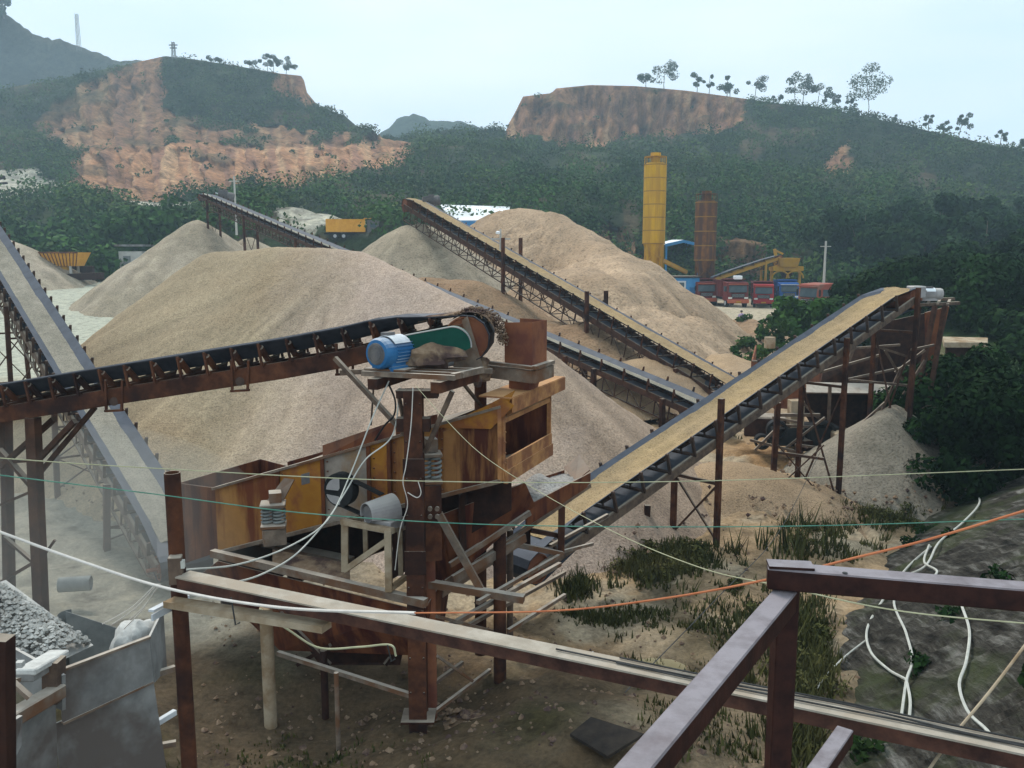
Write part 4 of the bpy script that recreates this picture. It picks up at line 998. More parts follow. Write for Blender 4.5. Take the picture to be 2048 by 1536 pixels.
# column
base = GZ(838, 1450, 0); ctop = V((base.x, base.y, PZ - .17)); base = base - V((0, 0, .3))
m = MB(); n_ = V((0, 1, 0)); sdx = V((1, 0, 0)); cc = (base + ctop) / 2; hz = V((0, 0, (ctop.z - base.z) / 2))
m.obox(cc - n_ * .105, sdx * .112, n_ * .008, hz); m.obox(cc + n_ * .105, sdx * .112, n_ * .008, hz); m.obox(cc + sdx * .09, sdx * .008, n_ * .097, hz); m.obox(cc - sdx * .09, sdx * .008, n_ * .097, hz)
part('column', m, 'rust', plat)
for k in range(9):
    for s_ in (-.085, .085): q_ = V((base.x + s_, base.y - .112, .5 + k * .46)); part('bolt', MB().tube(q_, q_ - V((0, .022, 0)), .013, 6), 'rust_dark', plat)
part('base_plate', MB().box((base.x, base.y, .12), (.42, .36, .03)), 'rust_dark', plat)
for zz_, hh_ in ((2.2, .3), (3.4, .22)): part('splice_plate', MB().box((base.x, base.y - .118, zz_), (.26, .012, hh_)), 'rust_dark', plat)
for (x1, y1, d1, x2, y2, d2, w_) in ((905, 782, 10.45, 850, 905, 10.6, .05), (670, 716, 11.2, 822, 880, 10.65, .055), (795, 780, 10.6, 820, 900, 10.7, .04), (925, 765, 10.9, 962, 812, 11.6, .035), (748, 760, 10.9, 742, 850, 11.1, .02), (682, 745, 11.2, 760, 742, 11.0, .06)):
    part('brace', bar(x1, y1, d1, x2, y2, d2, w_), 'brace_steel', plat)
mm = MB(); mm.box((ctop.x, ctop.y - .02, ctop.z - .42), (.40, .16, .16)); part('bracket', mm, 'rust_dark', plat)
mm = MB(); mm.box((ctop.x + .05, ctop.y + .02, ctop.z - .05), (.5, .2, .09)); part('bracket', mm, 'rust_dark', plat)
# second post under the drum
d0 = 12.15; g0 = D(961, 1250, d0); mm = MB(); mm.tube(V((g0.x, g0.y, 0.2)), D(961, 742, d0), .085, 14); part('column', mm, 'rust', plat, smooth=True)
mm = MB(); mm.slab([D(925, 640, 11.38), D(935, 632, 11.38), D(968, 740, 11.38), D(905, 742, 11.38)], .012); mm.beam(D(905, 742, 11.4), D(985, 742, 11.4), .07, .06); part('drum_bearing_plate', mm, 'dusty_steel', plat)
# blue motor
mc = D(781, 704, 10.85); mc.z = PZ + .035 + .235
mc.z -= .02; motor('electric_motor', 'big blue electric motor with a white hood on the bar platform', mc, (-.52, -.80, 0), .185, .52)
m = MB(); q = V((mc.x, mc.y, PZ + .047)); m.box(q, (.55, .36, .022), -.35); solo('steel_plate', m, 'dusty_steel', 'flat steel base plate under the big blue motor', 'plate')
# green belt guard
gd = thing('belt_guard', 'dark green drive belt guard with a pale rim beside the head drum', 'belt guard', tuple(D(890, 700, 11.0)))
def outline(d, k=0):
    c1, c2 = D(905, 692, d), D(815, 690, d); r1, r2 = .235 + k, .12 + k; pts = []
    for a in np.linspace(-5, 105, 14): pts.append(c1 + V((math.cos(math.radians(a)) * r1, 0, math.sin(math.radians(a)) * r1)))
    for a in np.linspace(105, 190, 8): pts.append(c2 + V((math.cos(math.radians(a)) * r2, 0, math.sin(math.radians(a)) * r2)))
    return pts
f0 = outline(10.98); bk0 = [p + V((0, .22, 0)) for p in f0]
low = [D(826, 696, 10.98), D(850, 705, 10.98), D(872, 696, 10.98), D(893, 702, 10.98), D(915, 708, 10.98)]
m = MB(); m.slab(f0 + [low[0], low[1], low[2], low[3], low[4]], .008, V((0, 1, 0))); part('side_sheet', m, 'green_paint', gd)
m = MB()
for i in range(len(f0) - 1): m.add([f0[i], f0[i + 1], bk0[i + 1], bk0[i]], [(0, 1, 2, 3)])
part('rim_sheet', m, 'green_paint', gd, smooth=True)
m = MB(); m.polytube([p + V((0, -.006, .004)) for p in f0], .009, 6); part('rim', m, 'guard_grey', gd)
# reducer / heap of dirt on bearing
def lump(name, label, cat, c, sz, m_, seed=0, n=14, amp=.25):
    c = V(c); vs, fs = [], []; R_ = 10
    for i in range(R_ + 1):
        for k in range(n):
            a, b = math.pi * i / R_, 2 * math.pi * k / n; d_ = V((math.sin(a) * math.cos(b), math.sin(a) * math.sin(b), math.cos(a)))
            f = 1 + amp * float(fbm(d_.x * 1.6 + seed, d_.y * 1.6, d_.z * 1.6 + seed, octv=3)); vs.append(c + V((d_.x * sz[0] * f, d_.y * sz[1] * f, d_.z * sz[2] * f)))
    for i in range(R_):
        for k in range(n): fs.append((i * n + k, i * n + (k + 1) % n, (i + 1) * n + (k + 1) % n, (i + 1) * n + k))
    m = MB(); m.add(vs, fs); return solo(name, m, m_, label, cat, smooth=True)
lump('dirt_heap', 'brown dirt and rags piled under the green belt guard', 'dirt heap', D(868, 712, 11.0), (.42, .16, .13), 'dust_heap', 3, 22, .55)
lump('dirt_heap', 'clump of dusty rags tied round the post top by the drum', 'dirt heap', D(955, 742, 11.5), (.15, .13, .16), 'dust_heap', 5, 16, .6)
# chute
ch = thing('feed_chute', 'rusty square feed chute with a pale collar under the head drum', 'chute', tuple(D(1045, 820, 12.0)))
zt, zb = D(1012, 640, 11.75).z, D(1012, 728, 11.75).z
cx0 = D(1008, 640, 11.45); cx1 = D(1070, 650, 11.2); 
A0 = V((D(1010, 650, 11.6).x, 11.6, 0)); B0 = V((D(1064, 660, 11.28).x, 11.28, 0)); C0_ = V((D(1093, 640, 11.75).x, 11.75, 0)); D0_ = A0 + (C0_ - B0)
def zq(p, z): return V((p.x, p.y, z))
m = MB(); ztA, ztB, ztC = D(1010, 645, 11.6).z, D(1064, 682, 11.28).z, D(1093, 640, 11.75).z
m.slab([zq(A0, zb), zq(B0, zb), zq(B0, ztA + .03), zq(A0, ztA)], .012)
m.slab([zq(B0, zb), zq(C0_, zb), zq(C0_, ztC), zq(B0, ztA + .03)], .012)
m.slab([zq(C0_, zb), zq(D0_, zb), zq(D0_, ztC), zq(C0_, ztC)], .012); m.slab([zq(A0, zb), zq(D0_, zb), zq(D0_, ztC - .1), zq(A0, ztA)], .012)
part('box', m, 'rust_chute', ch)
e1, e2 = (B0 - A0).normalized(), (C0_ - B0).normalized(); m = MB()
for zz, g_, hh in ((zb + .02, .05, .04), (zb - .10, .03, .16)):
    p1, p2, p3 = A0 - e2 * g_ - e1 * .35, B0 - e2 * g_ + e1 * g_, C0_ + e1 * g_ + e2 * .12
    m.beam(zq(p1, zz), zq(p2, zz), .08, hh); m.beam(zq(p2, zz), zq(p3, zz), .08, hh + .006)
part('collar', m, 'dusty_steel', ch)
m = MB(); zl = D(1010, 800, 11.9).z
k1 = lambda p, s_: (A0 + C0_) / 2 + (p - (A0 + C0_) / 2) * s_
m.slab([zq(k1(A0, .8), zb - .1), zq(k1(B0, .8), zb - .1), zq(k1(B0, .55), zl + .1), zq(k1(A0, .8), zl - .05)], .012); m.slab([zq(k1(B0, .8), zb - .1), zq(k1(C0_, .8), zb - .1), zq(k1(C0_, .5), zl + .15), zq(k1(B0, .55), zl + .1)], .012)
m.slab([zq(k1(C0_, .8), zb - .1), zq(k1(D0_, .8), zb - .1), zq(k1(D0_, .6), zl), zq(k1(C0_, .5), zl + .15)], .012)
part('spout', m, 'rust_chute', ch)
# ------------------------------------------------------------------ vibrating screen
NR = D(1005, 960, 10.95); NRt = D(1003, 812, 10.95); NRt.x = NR.x
ax = V((-math.cos(math.radians(22)), math.sin(math.radians(22)), 0)); LEN = 4.45; bk_v = V((math.sin(math.radians(22)), math.cos(math.radians(22)), 0)) * 1.75
NL = NR + ax * LEN; 
tz = lambda px, py: 0
dl = NL.y; NLt = D(435, 976, dl); NLb = D(437, 1104, dl); NL = V((NLb.x, dl, 0)); XL = NLb.x
def SP(u, v):
    """near side of the box: u 0..1 from left to right, v 0..1 bottom to top"""
    b = V((NLb.x, dl, NLb.z)).lerp(NR, u); t = V((NLb.x, dl, NLt.z)).lerp(NRt, u); return b.lerp(t, v)
scr = thing('vibrating_screen', 'large inclined rusty orange vibrating screen on coil springs', 'screening machine', tuple((NR + NL) / 2 - V((0, 0, .6))))
th_n = bk_v.normalized()
m = MB(); m.slab([SP(0, 0), SP(.30, -.02), SP(1, 0), SP(1, 1), SP(0, 1)], .016, th_n); part('side_panel', m, 'orange_panel', scr)
m = MB(); m.slab([p + bk_v for p in (SP(0, 0), SP(1, 0), SP(1, 1), SP(0, 1))], .016, th_n); part('side_panel', m, 'rust_panel', scr)
def onp(u0, u1, v0, v1, t_=.008, off=.012): return MB().slab([SP(u0, v0) - th_n * off, SP(u1, v0) - th_n * off, SP(u1, v1) - th_n * off, SP(u0, v1) - th_n * off], t_, th_n)
part('cover_plate', onp(.255, .415, .03, .97), 'yellow_patch', scr)
part('cover_plate', onp(.418, .575, .03, .97), 'worn_grey_patch', scr, label='worn grey plate behind the drive pulley')
part('cover_plate', onp(.578, .64, .03, .97), 'yellow_patch', scr)
part('cover_plate', onp(.82, .997, .03, .88), 'rust_streaked', scr, label='rust streaked plate next to the open end')
part('nameplate', onp(.335, .365, .68, .84, .006, .02), 'motor_cap', scr)
for u in (.25, .415, .576, .645, .80, .995):
    m = MB(); m.beam(SP(u, .0) - th_n * .04, SP(u, 1) - th_n * .04, .05, .05, V((1, 0, 0)))
    for kk in range(7): q_ = SP(u + .016, .08 + .14 * kk) - th_n * .012; m.tube(q_, q_ - th_n * .022, .011, 6)
    m; part('rib', m, 'orange_edge' if u > .9 else 'rust_panel', scr)
m = MB(); m.beam(SP(0, 1) - th_n * .02, SP(1, 1) - th_n * .02, .12, .035); m.beam(SP(0, 0) - th_n * .02, SP(1, 0) - th_n * .02, .12, .05); part('flange', m, 'dusty_steel', scr)
m = MB(); m.slab([SP(.42, 1.01) - th_n * .05, SP(.66, 1.01) - th_n * .05, SP(.66, 1.22) + th_n * .02, SP(.41, 1.17) + th_n * .02], .01); m.slab([SP(.665, 1.01), SP(.80, 1.01), SP(.80, 1.14), SP(.665, 1.2)], .01); part('splash_sheet', m, 'rust_panel', scr)
# deck inside; dark back plate added to put shade in the mouth
m = MB(); m.slab([SP(0, .10) + th_n * .02, SP(.99, .10) + th_n * .02, SP(.99, .10) + bk_v, SP(0, .10) + bk_v], .03); m.slab([SP(.3, .99) + th_n * .02, SP(.80, .99) + th_n * .02, SP(.80, .99) + bk_v, SP(.3, .99) + bk_v], .02); m.slab([SP(.7, .0) + th_n * .02, SP(.7, .98) + th_n * .02, SP(.7, .98) + bk_v, SP(.7, 0) + bk_v], .02); part('deck', m, 'rust_dark', scr)
# left feed end, open box
W_ = D(357, 966, 13.9); F_ = D(521, 918, 14.8); Fk = SP(0, 1) + bk_v; Wb = D(365, 1128, 13.7); m = MB()
m.slab([SP(0, 0), SP(0, 1), W_, Wb], .014); m.slab([W_, F_, V((F_.x, F_.y, F_.z - .9)), V((W_.x, W_.y, W_.z - .9))], .014); m.slab([F_, D(575, 932, 14.0), D(575, 1000, 14.0), V((F_.x, F_.y, F_.z - .9))], .014)
part('end_box', m, 'rust_panel', scr)
# right open end: frame bars
RE = lambda s_, v: SP(1, v) + bk_v * s_ - ax * .0
m = MB(); m.beam(RE(0, .0), RE(0, 1.02), .06, .06, bk_v); m.beam(RE(1, .0), RE(1, 1.02), .05, .05, bk_v); m.beam(RE(-.01, .80), RE(1.01, .80), .05, .06); part('end_frame', m, 'orange_edge', scr)
m = MB(); m.beam(RE(0, .04) - ax * .04, RE(1, .04) - ax * .04, .05, .17); m.beam(RE(.02, .20) - ax * .03, RE(1, .20) - ax * .03, .03, .16); part('lip', m, 'orange_edge', scr)
ov = -ax * .16
m = MB(); m.slab([RE(-.03, .93) + ov, RE(1.12, .93) + ov, RE(1.12, 1.12) + ov, RE(-.03, 1.12) + ov], .02); m.slab([RE(-.03, 1.12) + ov, RE(1.12, 1.12) + ov, RE(1.12, 1.12) + ax * .3, RE(-.03, 1.12) + ax * .3], .02); m.slab([RE(1.12, .93) + ov, RE(1.12, 1.12) + ov, RE(1.12, 1.12) + ax * .3, RE(1.12, .80) + ax * .1], .02)
for k in range(5):
    s_ = .06 + k * .23; m.slab([RE(s_, .93) + ov, RE(s_ + .03, .84), RE(s_ + .03, .95)], .02)
part('hood', m, 'orange_edge', scr)
m = MB(); q = SP(.88, .97) - th_n * .03; m.slab([SP(.86, 1.0) - th_n * .03, SP(1.02, 1.0) - th_n * .03, SP(1.04, 1.16) - th_n * .03, SP(.95, 1.06) - th_n * .03], .02, th_n); m.slab([SP(.80, 1.0) - th_n * .05, SP(.80, .97) - th_n * .05, SP(.97, .74) - th_n * .05, SP(1.04, .96) - th_n * .05, SP(1.02, 1.05) - th_n * .05], .012, th_n); part('gusset', m, 'yellow_patch', scr)
# pulley and belt guard
pc = D(690, 975, 11.35); 
m = MB(); m.tube(pc, pc - th_n * .16, .215, 28); 
for k in range(4): m.pipe(pc - th_n * (.02 + .035 * k), pc - th_n * (.045 + .035 * k), .225, .02, 28)
pl = part('drive_pulley', m, 'rubber_black', scr)
m = MB(); m.slab([pc - th_n * .165 + V((-math.cos(a) * .17 * .92, math.cos(a) * 0, math.sin(a) * .17)) for a in np.linspace(.1, 2.2, 9)] + [pc - th_n * .165], .006, th_n); m.slab([pc - th_n * .165 + V((math.cos(a) * .17 * .92, 0, math.sin(a) * .19)) for a in np.linspace(3.4, 5.3, 8)] + [pc - th_n * .165 + V((0, 0, -.08))], .006, th_n); part('spoke_plate', m, 'guard_grey', pl)
m = MB(); mc2 = D(765, 1018, 10.98)
for s_ in (1, -1): m.beam(pc - th_n * .1 + V((0, 0, .21 * s_)), mc2 + V((0, 0, .19 * s_)) , .10, .015)
part('drive_belt', m, 'rubber_black', scr)
gd2 = thing('pulley_guard', 'pale grey curved pulley guard bolted on the small steel stand', 'pulley guard', tuple(D(760, 1040, 10.8)))
m = MB(); gx = (V((-.75, -.62, 0))).normalized(); gc = D(768, 1022, 10.9); K = 16; vs = []; gs = gx.cross(V((0, 0, 1)))
for i in range(K + 1):
    a = math.radians(-20 + 220 * i / K)
    for e, kr in ((-.14, 1.0), (.26, .72)):
        for rr_ in (0, .01): vs.append(gc + gx * e + (gs * math.cos(a) + V((0, 0, 1)) * math.sin(a)) * (.195 * kr + rr_))
fs = []
for i in range(K):
    a = i * 4; b = a + 4; fs += [(a, a + 2, b + 2, b), (a + 1, b + 1, b + 3, a + 3), (a, b, b + 1, a + 1), (a + 2, a + 3, b + 3, b + 2)]
m.add(vs, fs); part('shell', m, 'guard_grey', gd2, smooth=False)
m = MB(); m.box(gc - V((0, 0, .16)), (.42, .3, .16), -.5); part('side_skirt', m, 'guard_grey', gd2, bevel=.01)
m = MB(); m.tube(gc + gx * .24, gc + gx * .10, .11, 16); part('motor_end', m, 'motor_cap', gd2)
# coil springs in brackets
def spring(label, px, d, pt_, pb, r=.10):
    o = thing('coil_spring', label, 'coil spring', tuple(D(px, pb, d)), 'coil springs of the screen'); 
    top, bot = D(px, pt_, d), D(px, pb, d); bot.x = top.x
    for dx in (-r * .55, r * .55):
        m = MB(); m.coil(bot + V((dx, 0, 0)), top + V((dx, 0, 0)), r * .52, .016, 5, 6); part('coil', m, 'pipe_grey', o, smooth=True)
    m = MB(); m.box(top + V((0, 0, .025)), (r * 2.3, r * 2, .05), .2); part('top_cap', m, 'dusty_steel', o, bevel=.01)
    m = MB(); m.box(bot - V((0, 0, .025)), (r * 2.3, r * 2, .05), .2); part('bottom_plate', m, 'dusty_steel', o, bevel=.01)
    return top, bot
t1, b1_ = spring('dusty coil springs left of the drive pulley, on the long beam', 546, 11.55, 1012, 1046, .145)
m = MB(); m.box(t1 + V((.02, .05, .12)), (.16, .2, .13), .3); m.slab([t1 + V((-.1, .1, .05)), t1 + V((.12, .1, .05)), t1 + V((.24, .25, .3)), t1 + V((.1, .25, .32))], .03); part('spring_bracket', m, 'dusty_steel', scr)
t2, b2_ = spring('rusty coil springs just right of the tall column', 861, 10.85, 912, 958, .12)
m = MB(); m.box(t2 + V((0, .05, .14)), (.14, .2, .16), .3); part('spring_bracket', m, 'dusty_steel', scr)
# ------------------------------------------------------------------ screen support frame with hopper
fr = thing('support_frame', 'dusty steel frame of beams and round legs under the screen', 'steel frame', tuple(GZ(690, 1400, 0)))
def fb(nm, m_, *a, w=.1, h=None): return part(nm, bar(*a, w=w, h=h), m_, fr)
z19 = D(425, 1103, 12.1).z
fb('beam', 'dusty_steel', 425, 1106, 12.1, 852, 1206, 10.35, w=.10, h=.10)
fb('beam', 'dusty_steel', 480, 1075, 13.2, 700, 1120, 12.3, w=.22, h=.05)
m = MB(); m.slab([D(545, 1100, 12.0), D(700, 1128, 11.4), D(700, 1160, 11.0), D(545, 1128, 11.6)], .02); part('walkway_plate', m, 'dust_heap', fr)
m = MB(); m.box(b1_ - V((0, 0, .17)), (.30, .25, .22), .35); part('pedestal', m, 'dusty_steel', fr)
m = MB(); m.box(b2_ - V((0, 0, .55)), (.22, .22, .98), .3); part('pedestal', m, 'rust', fr)
m = MB()
for k in range(6): m.tube(b2_ + V((-.09 + .09 * (k % 3), -.14, -.34 - .1 * (k // 3))), b2_ + V((-.09 + .09 * (k % 3), -.18, -.34 - .1 * (k // 3))), .03, 8)
part('bolt_row', m, 'dusty_steel', fr)
def leg_(x1, y1, x2, y2, r, m_, d=None, nm='leg'):
    b = GZ(x2, y2, 0); mm = MB(); mm.tube(V((b.x, b.y, -.3)), V((b.x, b.y, D(x1, y1, b.y).z)), r, 14); return part(nm, mm, m_, fr, smooth=True)
leg_(538, 1215, 540, 1412, .085, 'concrete_post'); leg_(1000, 1050, 1000, 1355, .09, 'rust'); leg_(1022, 1060, 1020, 1300, .05, 'brace_steel'); leg_(672, 1345, 676, 1462, .03, 'dusty_steel'); leg_(862, 1060, 862, 1420, .085, 'rust_chute')
leg_(650, 1300, 650, 1395, .05, 'rust_dark')
fb('brace', 'dusty_steel', 556, 1306, 11.4, 826, 1392, 10.5, w=.06)
fb('beam', 'dusty_steel', 852, 1166, 10.9, 1048, 1198, 10.6, w=.11, h=.09)
fb('brace', 'dusty_steel', 878, 1028, 10.8, 965, 1185, 10.8, w=.09)
fb('brace', 'dusty_steel', 955, 1205, 10.4, 1118, 1112, 12.4, w=.05); fb('brace', 'dusty_steel', 1016, 1262, 11.6, 1130, 1190, 12.8, w=.05)
fb('brace', 'dusty_steel', 870, 1232, 10.9, 985, 1262, 11.8, w=.04); fb('brace', 'dusty_steel', 875, 1312, 10.9, 945, 1362, 11.4, w=.035); fb('brace', 'dusty_steel', 868, 1425, 10.7, 980, 1340, 12.1, w=.045); fb('brace', 'brace_steel', 870, 1365, 10.9, 925, 1325, 11.6, w=.045)
fb('beam', 'dusty_steel', 1010, 1085, 12.1, 1125, 1108, 12.6, w=.07); fb('beam', 'rust', 1060, 1060, 12.6, 1122, 1072, 12.9, w=.07); fb('leg', 'rust', 1124, 990, 12.9, 1122, 1110, 12.7, w=.10); fb('beam', 'dusty_steel', 1122, 1104, 12.7, 1185, 1088, 13.6, w=.045)
fb('leg', 'rust', 1055, 1050, 12.9, 1055, 1090, 12.9, w=.09)
fb('beam', 'dusty_steel', 880, 1262, 11, 1120, 1128, 13.3, w=.06); fb('beam', 'brace_steel', 905, 1268, 11.2, 1130, 1145, 13.4, w=.05); fb('beam', 'brace_steel', 1100, 1092, 13.2, 1215, 1030, 14.5, w=.05)
# small stand of angle iron for the motor guard
st = thing('motor_stand', 'small square steel stand under the grey pulley guard', 'stand', tuple(D(735, 1180, 10.9)))
for (x1, y1, x2, y2, d, w_) in ((690, 1042, 690, 1142, 11.0, .085), (776, 1062, 778, 1182, 10.55, .085), (730, 1040, 732, 1110, 11.4, .06), (800, 1055, 802, 1150, 11.0, .06)):
    part('leg', bar(x1, y1, d, x2, y2, d, w_), 'concrete_post', st)
for (x1, y1, d1, x2, y2, d2, w_) in ((684, 1043, 11.0, 786, 1062, 10.55, .07), (776, 1064, 10.55, 808, 1055, 11.0, .05), (690, 1140, 11.0, 776, 1080, 10.6, .07), (778, 1180, 10.55, 830, 1140, 10.9, .06), (684, 1045, 11.0, 728, 1036, 11.4, .05)):
    part('rail', bar(x1, y1, d1, x2, y2, d2, w_), 'concrete_post', st)
# hopper sheets below the screen
hp = thing('under_hopper', 'dark rusty funnel hopper hanging below the screen', 'hopper', tuple(D(640, 1330, 11.2)))
z_a = D(432, 1140, 12.1); z_b = D(846, 1240, 10.4)
m = MB(); s1, s2 = D(436, 1122, 12.15), D(846, 1222, 10.42); l1, l2 = D(560, 1300, 12.0), D(830, 1310, 10.9)
m.slab([s1, s2, l2, l1], .014); m.slab([s1, l1, l1 + V((.5, 1.1, 0)), D(400, 1150, 13.6)], .014); m.slab([s2, l2, l2 + V((.3, .9, 0)), D(905, 1130, 12.2)], .014); part('funnel', m, 'rust_panel', hp)
m = MB(); m.slab([D(575, 1235, 12.3), D(640, 1330, 11.9), D(800, 1330, 11.3), D(820, 1235, 11.0)], .014); part('throat', m, 'rust_dark', hp)
m = MB(); dz_ = V((0, 0, -.85)); m.slab([SP(-.02, -.05) + bk_v, SP(.87, -.05) + bk_v, SP(.87, -.05) + bk_v + dz_ * .7, SP(-.02, -.05) + bk_v + dz_ * 1.3], .02, th_n); m.slab([SP(.86, -.06) + th_n * .05, SP(.86, -.06) + bk_v, SP(.86, -.05) + bk_v + dz_, SP(.86, -.06) + th_n * .05 + dz_], .02); m.slab([SP(.0, -.05), SP(.0, -.05) + bk_v, SP(.0, -.05) + bk_v + dz_, SP(.0, -.05) + dz_], .02); part('shade_sheet', m, 'rust_dark', hp)  # hopper back wall and dark sheets, added for the black shade below the screen
m = MB(); m.slab([SP(.62, -.06) + th_n * .3, SP(1.0, -.06) + th_n * .3, SP(1.0, -.06) + th_n * .3 + dz_ * .5, SP(.6, -.06) + th_n * .3 + dz_ * 1.2], .02, th_n); part('shade_sheet', m, 'rust_dark', hp)  # another dark sheet standing in for shade beneath the mouth
for (x1, y1, x2, y2) in ((560, 1225, 660, 1330), (840, 1240, 770, 1330), (595, 1330, 660, 1290)): part('rib', bar(x1, y1, 11.6, x2, y2, 11.3, .05), 'rust_dark', hp)
# rusty sheets under the discharge end
m = MB(); m.slab([D(880, 1030, 11.3), D(1050, 965, 11.6), D(1070, 1010, 12.0), D(905, 1160, 11.4)], .014); m.slab([D(880, 1030, 11.35), D(905, 1160, 11.45), D(868, 1170, 11.7), D(866, 1040, 11.7)], .014); part('side_sheet', m, 'rust_panel', hp)
m = MB(); m.beam(D(900, 1130, 11.2), D(1060, 1025, 11.9), .05, .07); m.beam(D(905, 1160, 11.2), D(1050, 1075, 12.2), .05, .12); m.slab([D(890, 1160, 11.2), D(1040, 1060, 12.2), D(1050, 1085, 12.3), D(885, 1195, 11.1)], .02); part('rib', m, 'dusty_steel', hp)
# gravel trough at the discharge
tr_ = thing('discharge_trough', 'open rusty steel trough full of gravel below the screen mouth', 'trough', tuple(D(1090, 1030, 12.3)))
q0, q1, q2, q3 = D(1052, 1012, 11.9), D(1180, 945, 13.2), D(1128, 940, 13.8), D(985, 985, 12.6)
m = MB(); dn = V((0, 0, -.30)); m.slab([q0, q1, q1 + V((0, 0, -.20)), q0 + dn], .02); m.slab([q3, q2, q2 + dn, q3 + dn], .02); m.slab([q0 + dn * .6, q1 + dn * .6, q2 + dn * .6, q3 + dn * .6], .02); m.slab([D(1128, 935, 13.8), D(1160, 908, 13.8), D(1180, 940, 13.25), D(1150, 965, 13.2)], .015)
part('sheet', m, 'rust_panel', tr_)
m = MB(); m.beam(q0 - V((0, 0, .25)) + V((-.9, -.5, -.55)), q1 - V((0, 0, .2)), .05, .06); part('edge_bar', m, 'dusty_steel', tr_)
# gravel heap inside the trough
gx_ = np.linspace(0, 1, 26); gy_ = np.linspace(0, 1, 16); U, Wv = np.meshgrid(gx_, gy_)
q0a, q1a, q2a, q3a = [np.array(q) for q in (q0, q1, q2, q3)]
S_ = (q0a[None, None] * (1 - U[..., None]) + q1a * U[..., None]) * (1 - Wv[..., None]) + (q3a * (1 - U[..., None]) + q2a * U[..., None]) * Wv[..., None]
S_[..., 2] += -.05 + .20 * np.exp(-((U - .42) ** 2 / .06 + (Wv - .6) ** 2 / .14)) + .03 * fbm(U * 6, Wv * 6, octv=3)
mm = MB(); mm.v = [tuple(p) for p in S_.reshape(-1, 3)]; mm.f = [tuple(f) for f in grid_faces(16, 26)]
solo('gravel_heap', mm, 'gravel_grey', 'little mound of pale gravel lying in the open trough', 'gravel heap', 'stone and sand heaps', smooth=True)
# ------------------------------------------------------------------ near steelwork
# pipe pole
pb = D(358, 1180, 6.7); m = MB(); m.pipe(V((pb.x, pb.y, -.3)), V((pb.x, pb.y, D(345, 945, 6.7).z)), .062, .008, 20)
pole = thing('steel_pole', 'rusty open-topped steel pipe standing at the left end of the long pale beam', 'pole', (pb.x, pb.y, 0)); part('pipe', m, 'rust', pole, smooth=True)
m = MB(); m.box((pb.x + .02, pb.y - .09, D(352, 1140, 6.6).z), (.10, .09, .22), .2); part('bracket', m, 'brace_steel', pole, bevel=.006)
m = MB(); m.box((pb.x + .07, pb.y - .1, D(352, 1128, 6.6).z), (.05, .05, .06), .2); part('clamp', m, 'hose_white', pole)
# long beam
z_b = D(366, 1165, 6.55).z
q1 = GZ(366, 1160, z_b); q2 = GZ(1500, 1392, z_b); q3 = GZ(2048, 1512, z_b)
dq = (q3 - q1); q3 = q1 + dq * 1.5; q2 = q1 + dq * 1.0
bm = thing('long_beam', 'long dust-coated channel beam running from the pipe pole under the railing', 'beam', tuple(q1))
m = MB(); m.beam(q1 + V((0, 0, -.005)), q3 + V((0, 0, -.005)), .13, .085); part('channel', m, 'beam_paint', bm)
m = MB(); sdq = dq.normalized().cross(V((0, 0, 1))).normalized(); m.obox((q1 + q3) / 2 + V((0, 0, .045)) - sdq * .0, dq.normalized() * (dq.length * .75), sdq * .078, V((0, 0, .006))); part('top_plate', m, 'pale_plate', bm)
m = MB(); m.beam(q1 - V((.1, .05, .16)), q1.lerp(q3, .16) - V((0, .02, .12)), .12, .05); part('lower_plank', m, 'concrete_post', bm)
for (x1, y1, x2, y2) in ((462, 1195, 480, 1245), (775, 1290, 790, 1318)):
    part('wire_tie', MB().polytube([D(x1, y1, 6.0), D((x1 + x2) / 2, y2 + 5, 6.0), D(x2, y2, 6.0)], .006, 5), 'cord_dark', bm)
# white angle cut end
m = MB(); m.beam(D(302, 1222, 6.5), D(372, 1186, 6.9), .05, .018); m.beam(D(304, 1236, 6.52), D(378, 1196, 6.9), .018, .05)
solo('angle_bar', m, 'pale_metal', 'short pale angle bar fixed to the pipe pole under the rope', 'steel bar')
# railing right in front
z_r = D(1545, 1150, 1.9).z
R0 = GZ(1552, 1122, z_r); R1 = GZ(2048, 1162, z_r); R2 = GZ(1535, 1190, z_r - .0)
rail = thing('steel_railing', 'dark rusty square-tube railing corner with frosted pale dust on top', 'railing', (R0.x, R0.y, z_r - 1.2))
dr = (R1 - R0).normalized(); sdr = dr.cross(V((0, 0, 1))).normalized()
hw = .029
p0, p1 = R0 + sdr * hw - dr * .02, R0 + sdr * hw + dr * 1.6
p0.z = p1.z = z_r - .025
m = MB(); m.beam(p0, p1, hw * 2, .050); part('top_rail', m, 'rail_paint', rail, bevel=.003)
c0 = p0 + dr * .045
L0 = GZ(1240, 1536, z_r - .075); L0b = GZ(1555, 1180, z_r - .075); c1 = L0b + (L0 - L0b).normalized() * -.0
dd = (L0 - L0b).normalized(); s0 = c0.copy(); s0.z = z_r - .079 ; s1 = s0 + dd * 1.15
m = MB(); m.beam(s0, s1, .052, .05); part('side_rail', m, 'rail_paint', rail, bevel=.003)
m = MB(); m.beam(V((c0.x, c0.y + .005, z_r - 1.2)), V((c0.x, c0.y + .005, z_r - .051)), .05, .05, V((0, 1, 0))); part('post', m, 'rail_paint', rail, bevel=.003)
m = MB(); lb = GZ(1690, 1470, z_r - .75); lb2 = GZ(1600, 1600, z_r - .75); m.beam(lb, lb2 + (lb2 - lb), .05, .05); part('lower_rail', m, 'rail_paint', rail, bevel=.003)
m = MB(); hp_ = GZ(1690, 1146, z_r + .0015); m.lathe(hp_, [(.006, 0), (.006, .001)], 12); part('bolt_hole', m, 'cord_dark', rail)
